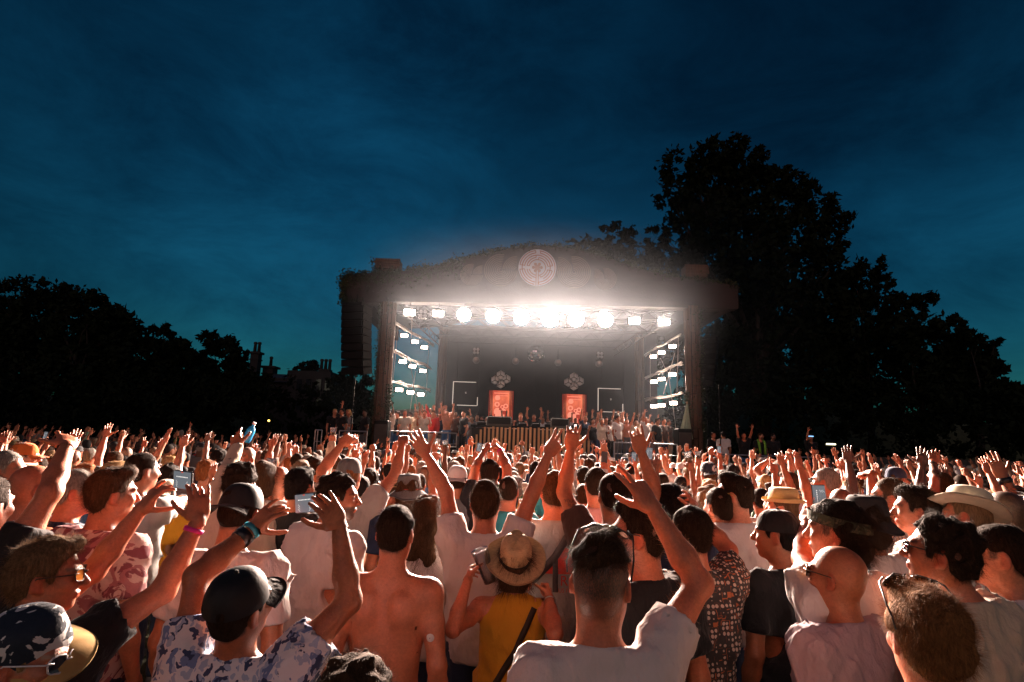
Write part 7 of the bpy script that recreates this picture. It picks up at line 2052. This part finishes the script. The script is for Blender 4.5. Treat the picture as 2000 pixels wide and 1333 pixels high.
# high visibility vest for the steward
for px, y, z, k in ((356, 19.4, .35, 4),):
    o = put_person(k, sp(px, 830, y)[0], y, z, 0.3, 1.0, 'stewards beside the crowd', 'steward', 'black', 'pink', 'grey')
    stp = MB(); stp.box((0, 0, z / 2 - .01), (.8, .8, z - .02)); e = empty('steward_step', (o.location.x, y, 0), 0, 'black box that the steward stands on behind the crowd', 'platform'); stp.build('box', M_black, e)
M_hiv = mat('high_visibility', (.16, .38, .03), .7, noise=(20, .1), emit=None)
for m_ in MIDS:
    if m_['rec'] == 'steward' or (m_['group'] == PG and m_['shirt'] == 'yellow'):
        v = MB()
        for s in (-1, 1):
            for zz in (0,): v.tube([(s * .10, -.16, .98), (s * .105, -.165, 1.2), (s * .11, -.13, 1.42), (s * .10, .0, 1.50), (s * .11, .12, 1.40), (s * .10, .165, 1.2), (s * .09, .165, .98)], .045, 6)
        v.build('vest_stripe', M_hiv, m_['o'], True)
        for c_ in m_['o'].children:
            if c_.name.startswith(('t_shirt', 'tank_top')): c_.color = (*CL['black'], 1)
        m_['vest'] = True
# blue lit headband far right
M_blue = mat('lit_headband', (.1, .3, .6), .4, noise=(10, .1), emit=((.25, .55, 1.0), 2.0))
hb = [m_ for m_ in MIDS if abs(m_['x'] - sp(1582, 830, 21.6)[0]) < .01][0]['o']
b_ = MB(); b_.lathe([(.098, 1.70), (.1, 1.735), (.094, 1.735), (.094, 1.70)], 20, Matrix.Translation((0, 0, 0)), False); b_.build('lit_headband', M_blue, hb, True)

# labels that single each person out
SKW = dict(dark='dark skinned ', brown='brown skinned ')
def words_for(m_):
    k = KINDS_[m_['k']]; top = k.get('top', 'tee')
    w = SKW.get(m_['skin'], '') + ('woman' if k.get('female') else 'man')
    dress = 'in lime high visibility vest' if m_.get('vest') else f"in {CL_WORD[m_['shirt']]} {TOPW[top]}" if top != 'bare' else 'with bare back'
    head = (f"{CL_WORD[m_['hatc']]} {HATW[k['hat']['kind']]}" if k['hat']['kind'] != 'trilby' else 'straw trilby') if 'hat' in k else ((m_['hair'] + ' ' if k['hair'] not in ('bald', 'buzz') else '') + HAIRW[k['hair']])
    return f"{w} {dress}, {head}, {k['d']}"


hp_ = [(h, *h['px']) for h in HEROES]
for m_ in MIDS:
    base = words_for(m_)
    if m_['rec'] == 'DJ': m_['o']['label'] = 'DJ with ginger hair behind the mixing desk between the two red screens'; continue
    if m_['rec'] == 'dancer': m_['o']['label'] = 'man with both arms joined overhead just right of the DJ'; continue
    if m_['rec'] == 'steward': m_['o']['label'] = 'grey haired steward in lime vest behind the crowd at left'; continue
    a, b = pix((m_['x'], m_['y'], m_['z'] + 1.65 * m_['s'])); m_['a'] = a
    if m_['group'] == SG:
        pl = 'near the left column' if a < 800 else 'at the left rail' if a < 905 else 'left of the red screens' if a < 950 else 'before the left red screen' if a < 1010 else 'before the right red screen' if a < 1138 else 'right of the desk' if a < 1200 else 'at the right rail' if a < 1275 else 'near the right column'
    elif m_['group'] == PG: pl = 'on the left platform' if a < 900 else 'on the right platform'
    else:
        c = [(abs(a - hx) + 40 * abs(m_['y'] - h['d'] - 1.5), h) for h, hx, hy in hp_ if h['d'] < m_['y'] - .2]
        h = min(c, key=lambda t: t[0])[1]
        pl = ('far behind ' if m_['y'] - h['d'] > 4 else 'beyond ') + h['short'] if False else ('well beyond ' if m_['y'] - h['d'] > 3 else 'beyond ') + h['short']
    m_['full'] = base + ', ' + pl
seen = {}
for m_ in MIDS:
    if 'full' in m_: seen.setdefault(m_['full'], []).append(m_)
for lb, ms in seen.items():
    ms.sort(key=lambda m_: m_['a'])
    for n, m_ in enumerate(ms):
        t = lb if len(ms) == 1 else (('leftmost ', 'rightmost ')[n] if len(ms) == 2 else ('leftmost ', 'middle ', 'rightmost ')[min(2, n)]) + lb
        w = t.split()
        if len(w) > 16:
            t = t.replace(' skinned', '').replace('well beyond', 'beyond').replace(' with ', ' ').replace(' in ', ' ').replace(' the ', ' '); w = t.split()
        m_['o']['label'] = ' '.join(w[:16])

# things held up over the crowd
def hand_of(m_, side):
    o = m_['o']; k = KINDS_[m_['k']]; E, W, T, n, pose = k[side]
    T = nrm(W - E) if T is None else T
    p = W + .09 * T + .03 * nrm(n)
    return np.array(Matrix.LocRotScale(o.location, o.rotation_euler, o.scale) @ Vector(p.tolist()))


carry = [m_ for m_ in MIDS if m_['group'].startswith('people in the crowd') and (('R' in KINDS_[m_['k']] and KINDS_[m_['k']]['R'][4] in ('hold', 'claw', 'fist')) and 4.5 < m_['y'] < 10)]
carry.sort(key=lambda m_: m_['x'])
for n, m_ in enumerate(carry[:22]):
    p = hand_of(m_, 'R'); lb = m_['o']['label']; who = ' '.join(lb.split(',')[0].split()[:6])
    a, b = pix(p); zone = 'left of the stage' if a < 700 else 'before the stage' if a < 1350 else 'right of the stage'
    near = min(HEROES, key=lambda h: abs(h['px'][0] - a))['short']
    if KINDS_[m_['k']]['R'][4] == 'hold' or n % 3 == 2:
        phone(p + A(0, -.02, .05), (0.1, .1, 1), (-1, .1, 0), f'small phone held up {zone} by {who}, above {near}'[:140], .14, .07, n % 2 == 0)
    else:
        cup(p + A(0, 0, .04), (rr_.uniform(-.2, .2), 0, 1), f'plastic cup of beer held up {zone} by {who}, above {near}', .12, .042, .5)
seen = {}
for o in list(scene.objects):
    if o.parent is None and o.get('category') in ('cup', 'phone'):
        w = o['label'].split()
        if len(w) > 16: o['label'] = ' '.join([q for q in w if q not in ('the', 'small', 'with')][:16])
# the blue bottle and tall hand left of the middle
p = at(487, 848, 9.0); bt = empty('drink_bottle', p, 0, 'bright blue plastic bottle held up left of the yellow lamp', 'bottle')
b_ = MB(); b_.lathe([(.001, -.13), (.06, -.13), (.065, -.08), (.065, .05), (.05, .10), (.022, .125), (.022, .16), (.001, .16)], 16, Matrix.Rotation(R(20), 4, 'Y'), False); b_.build('body', mat('blue_plastic', (.03, .35, .75), .25, noise=(10, .1)), bt, True)
b_ = MB(); b_.lathe([(.001, .158), (.026, .158), (.026, .19), (.001, .19)], 12, Matrix.Rotation(R(20), 4, 'Y'), False); b_.build('cap', M_plastic, bt, True)

# ------------------------------------------------------------------ the rest of the crowd, past what can be told apart
def far_geo(i, q):
    k = KINDS_[i]; sp = {a: b for a, b in k.items() if a not in ('d', 'hat')}; sp['seed'] = 900 + i
    if sp.get('top') == 'bare': sp['top'] = 'tee'
    g = person_geo(sp, q)
    out = []
    for key, tag_ in (('body', 0), ('shirt', 1), ('hair', 2)):
        if key not in g: continue
        V, Q = g[key][0], g[key][1]
        Q = Q[V[Q][:, :, 2].mean(1) > 1.18]
        V, Q = compact(V, Q); out.append((V, Q, tag_))
    mb = MB(); mb.tube([(0, 0, 0), (0, 0, 1.22)], [.13, .17], 6, False); out.append((np.array(mb.v, np.float32), np.array(mb.f, np.int32), 3))
    if 'hat' in k:
        mb = MB(); mb.lathe([(.12, .02), (.10, .03), (.10, .07), (.07, .11), (.001, .12)], 10, Matrix.Translation((0, 0, 1.66))); out.append((np.array(mb.v, np.float32)[:50], np.array([f for f in mb.f if len(f) == 4], np.int32), 4))
    return out


FARK = list(range(len(KINDS_))) + [i for i, k_ in enumerate(KINDS_) if 'L' not in k_ and 'R' not in k_] * 3


def build_mass(name, label, pts, q, seed, shirts=None):
    geo = {}; r = random.Random(seed); Vs, Qs, Cs, n = [], [], [], 0
    for x, y, z, yaw in pts:
        i = r.choice(FARK); g = geo.get(i)
        if g is None: g = geo[i] = far_geo(i, q)
        s = r.uniform(.92, 1.05) * (.94 if KINDS_[i].get('female') else 1); c, sn = math.cos(yaw) * s, math.sin(yaw) * s
        cols = [np.array(SK[r.choice(SKINS)]), np.array(CL[r.choice(shirts or SHIRTS)]), np.array(HC[r.choice(HAIRS)]), np.array(CL[r.choice(['navy', 'black', 'dgrey'])]), np.array(CL[r.choice(HATS)])]
        for V, Q, t in g:
            W = np.stack([V[:, 0] * c - V[:, 1] * sn + x, V[:, 0] * sn + V[:, 1] * c + y, V[:, 2] * s + z], 1)
            Vs.append(W); Qs.append(Q + n); n += len(V); Cs.append(np.tile(cols[t], (len(V), 1)))
    me = new_mesh(name, np.concatenate(Vs), np.concatenate(Qs), True, {'tint': np.concatenate(Cs)})
    return tag(link(name, me, M_mass), label, 'crowd', kind='stuff')


M_mass = mat('crowd_cloth_and_skin', (.5, .5, .5), .8, noise=(8, .15))
nt = M_mass.node_tree; at_n = nt.nodes.new('ShaderNodeAttribute'); at_n.attribute_name = 'tint'
for n_ in nt.nodes:
    if n_.type == 'RGB':
        for l_ in list(n_.outputs[0].links): nt.links.new(at_n.outputs['Color'], l_.to_socket)
far = []
y = Y_IND + .1
while y < Y_END + 5:
    half = .95 * y + 1
    st = .66 + .012 * (y - 10); x = -half + rs_.uniform(0, st)
    while x < half:
        px_, py_ = x + rs_.uniform(-.18, .18), y + rs_.uniform(-.2, .2)
        a, b = pix((px_, py_, 1.7))
        ok = py_ < Y_END or a < 590 or (1640 < a)
        if a > 1640 and py_ > 22: ok = False
        if ok and -40 < a < 2040: far.append((px_, py_, 0.0, rs_.gauss(-.05 * px_ / py_, .35)))
        x += st * rs_.uniform(.85, 1.25)
    y += .68
near_far = [f for f in far if f[1] < 14]; far_far = [f for f in far if f[1] >= 14]
build_mass('crowd', 'packed crowd filling the middle of the field before the stage', near_far, 4.4, 1)
build_mass('crowd', 'packed far crowd pressed against the slat fence and the platforms', far_far, 6.8, 2)
# ------------------------------------------------------------------ smoke on the stage and the evening air
def volume_box(name, lo, hi, density, aniso, label, col=(1, 1, 1)):
    m = bpy.data.materials.new(name); m.use_nodes = True
    nt = m.node_tree; nt.nodes.clear()
    o_ = nt.nodes.new('ShaderNodeOutputMaterial'); v = nt.nodes.new('ShaderNodeVolumePrincipled')
    v.inputs['Density'].default_value = density; v.inputs['Anisotropy'].default_value = aniso; v.inputs['Color'].default_value = (*col, 1)
    nt.links.new(v.outputs[0], o_.inputs['Volume'])
    mb = MB(); lo, hi = Vector(lo), Vector(hi); mb.box((lo + hi) / 2, hi - lo)
    o = mb.build(name, m); tag(o, label, name.split('_')[-1], kind='stuff')
    return o


if HAZE: volume_box('haze', (-75, -12, -1.2), (75, 95, 36), HAZE, 0.45, 'thin evening haze lying over the whole field', (0.9, 0.93, 1.0))
if SMOKE:
    sm = bpy.data.materials.new('stage_smoke'); sm.use_nodes = True; nt = sm.node_tree; nt.nodes.clear()
    o_ = nt.nodes.new('ShaderNodeOutputMaterial'); v = nt.nodes.new('ShaderNodeVolumePrincipled'); nt.links.new(v.outputs[0], o_.inputs['Volume'])
    v.inputs['Density'].default_value = SMOKE; v.inputs['Anisotropy'].default_value = 0.25; v.inputs['Color'].default_value = (0.76, 0.86, 0.98, 1)
    mb = MB(); prof = [(max(.001, math.cos(a)), math.sin(a)) for a in np.linspace(-1.5707, 1.5707, 17)]
    mb.lathe(prof, 40, None, False); me = mb.mesh('stage_smoke', True); c = sp(1052, 606, 22.0)
    me.transform(Matrix.Translation(c) @ Matrix.Diagonal((11.5, 4.6, 6.2, 1)))  # stage smoke, stretched wider so its glow also stands in for lens bloom
    tag(link('stage_smoke', me, sm), 'pale smoke glowing round the lamps under the stage roof', 'smoke', kind='stuff')
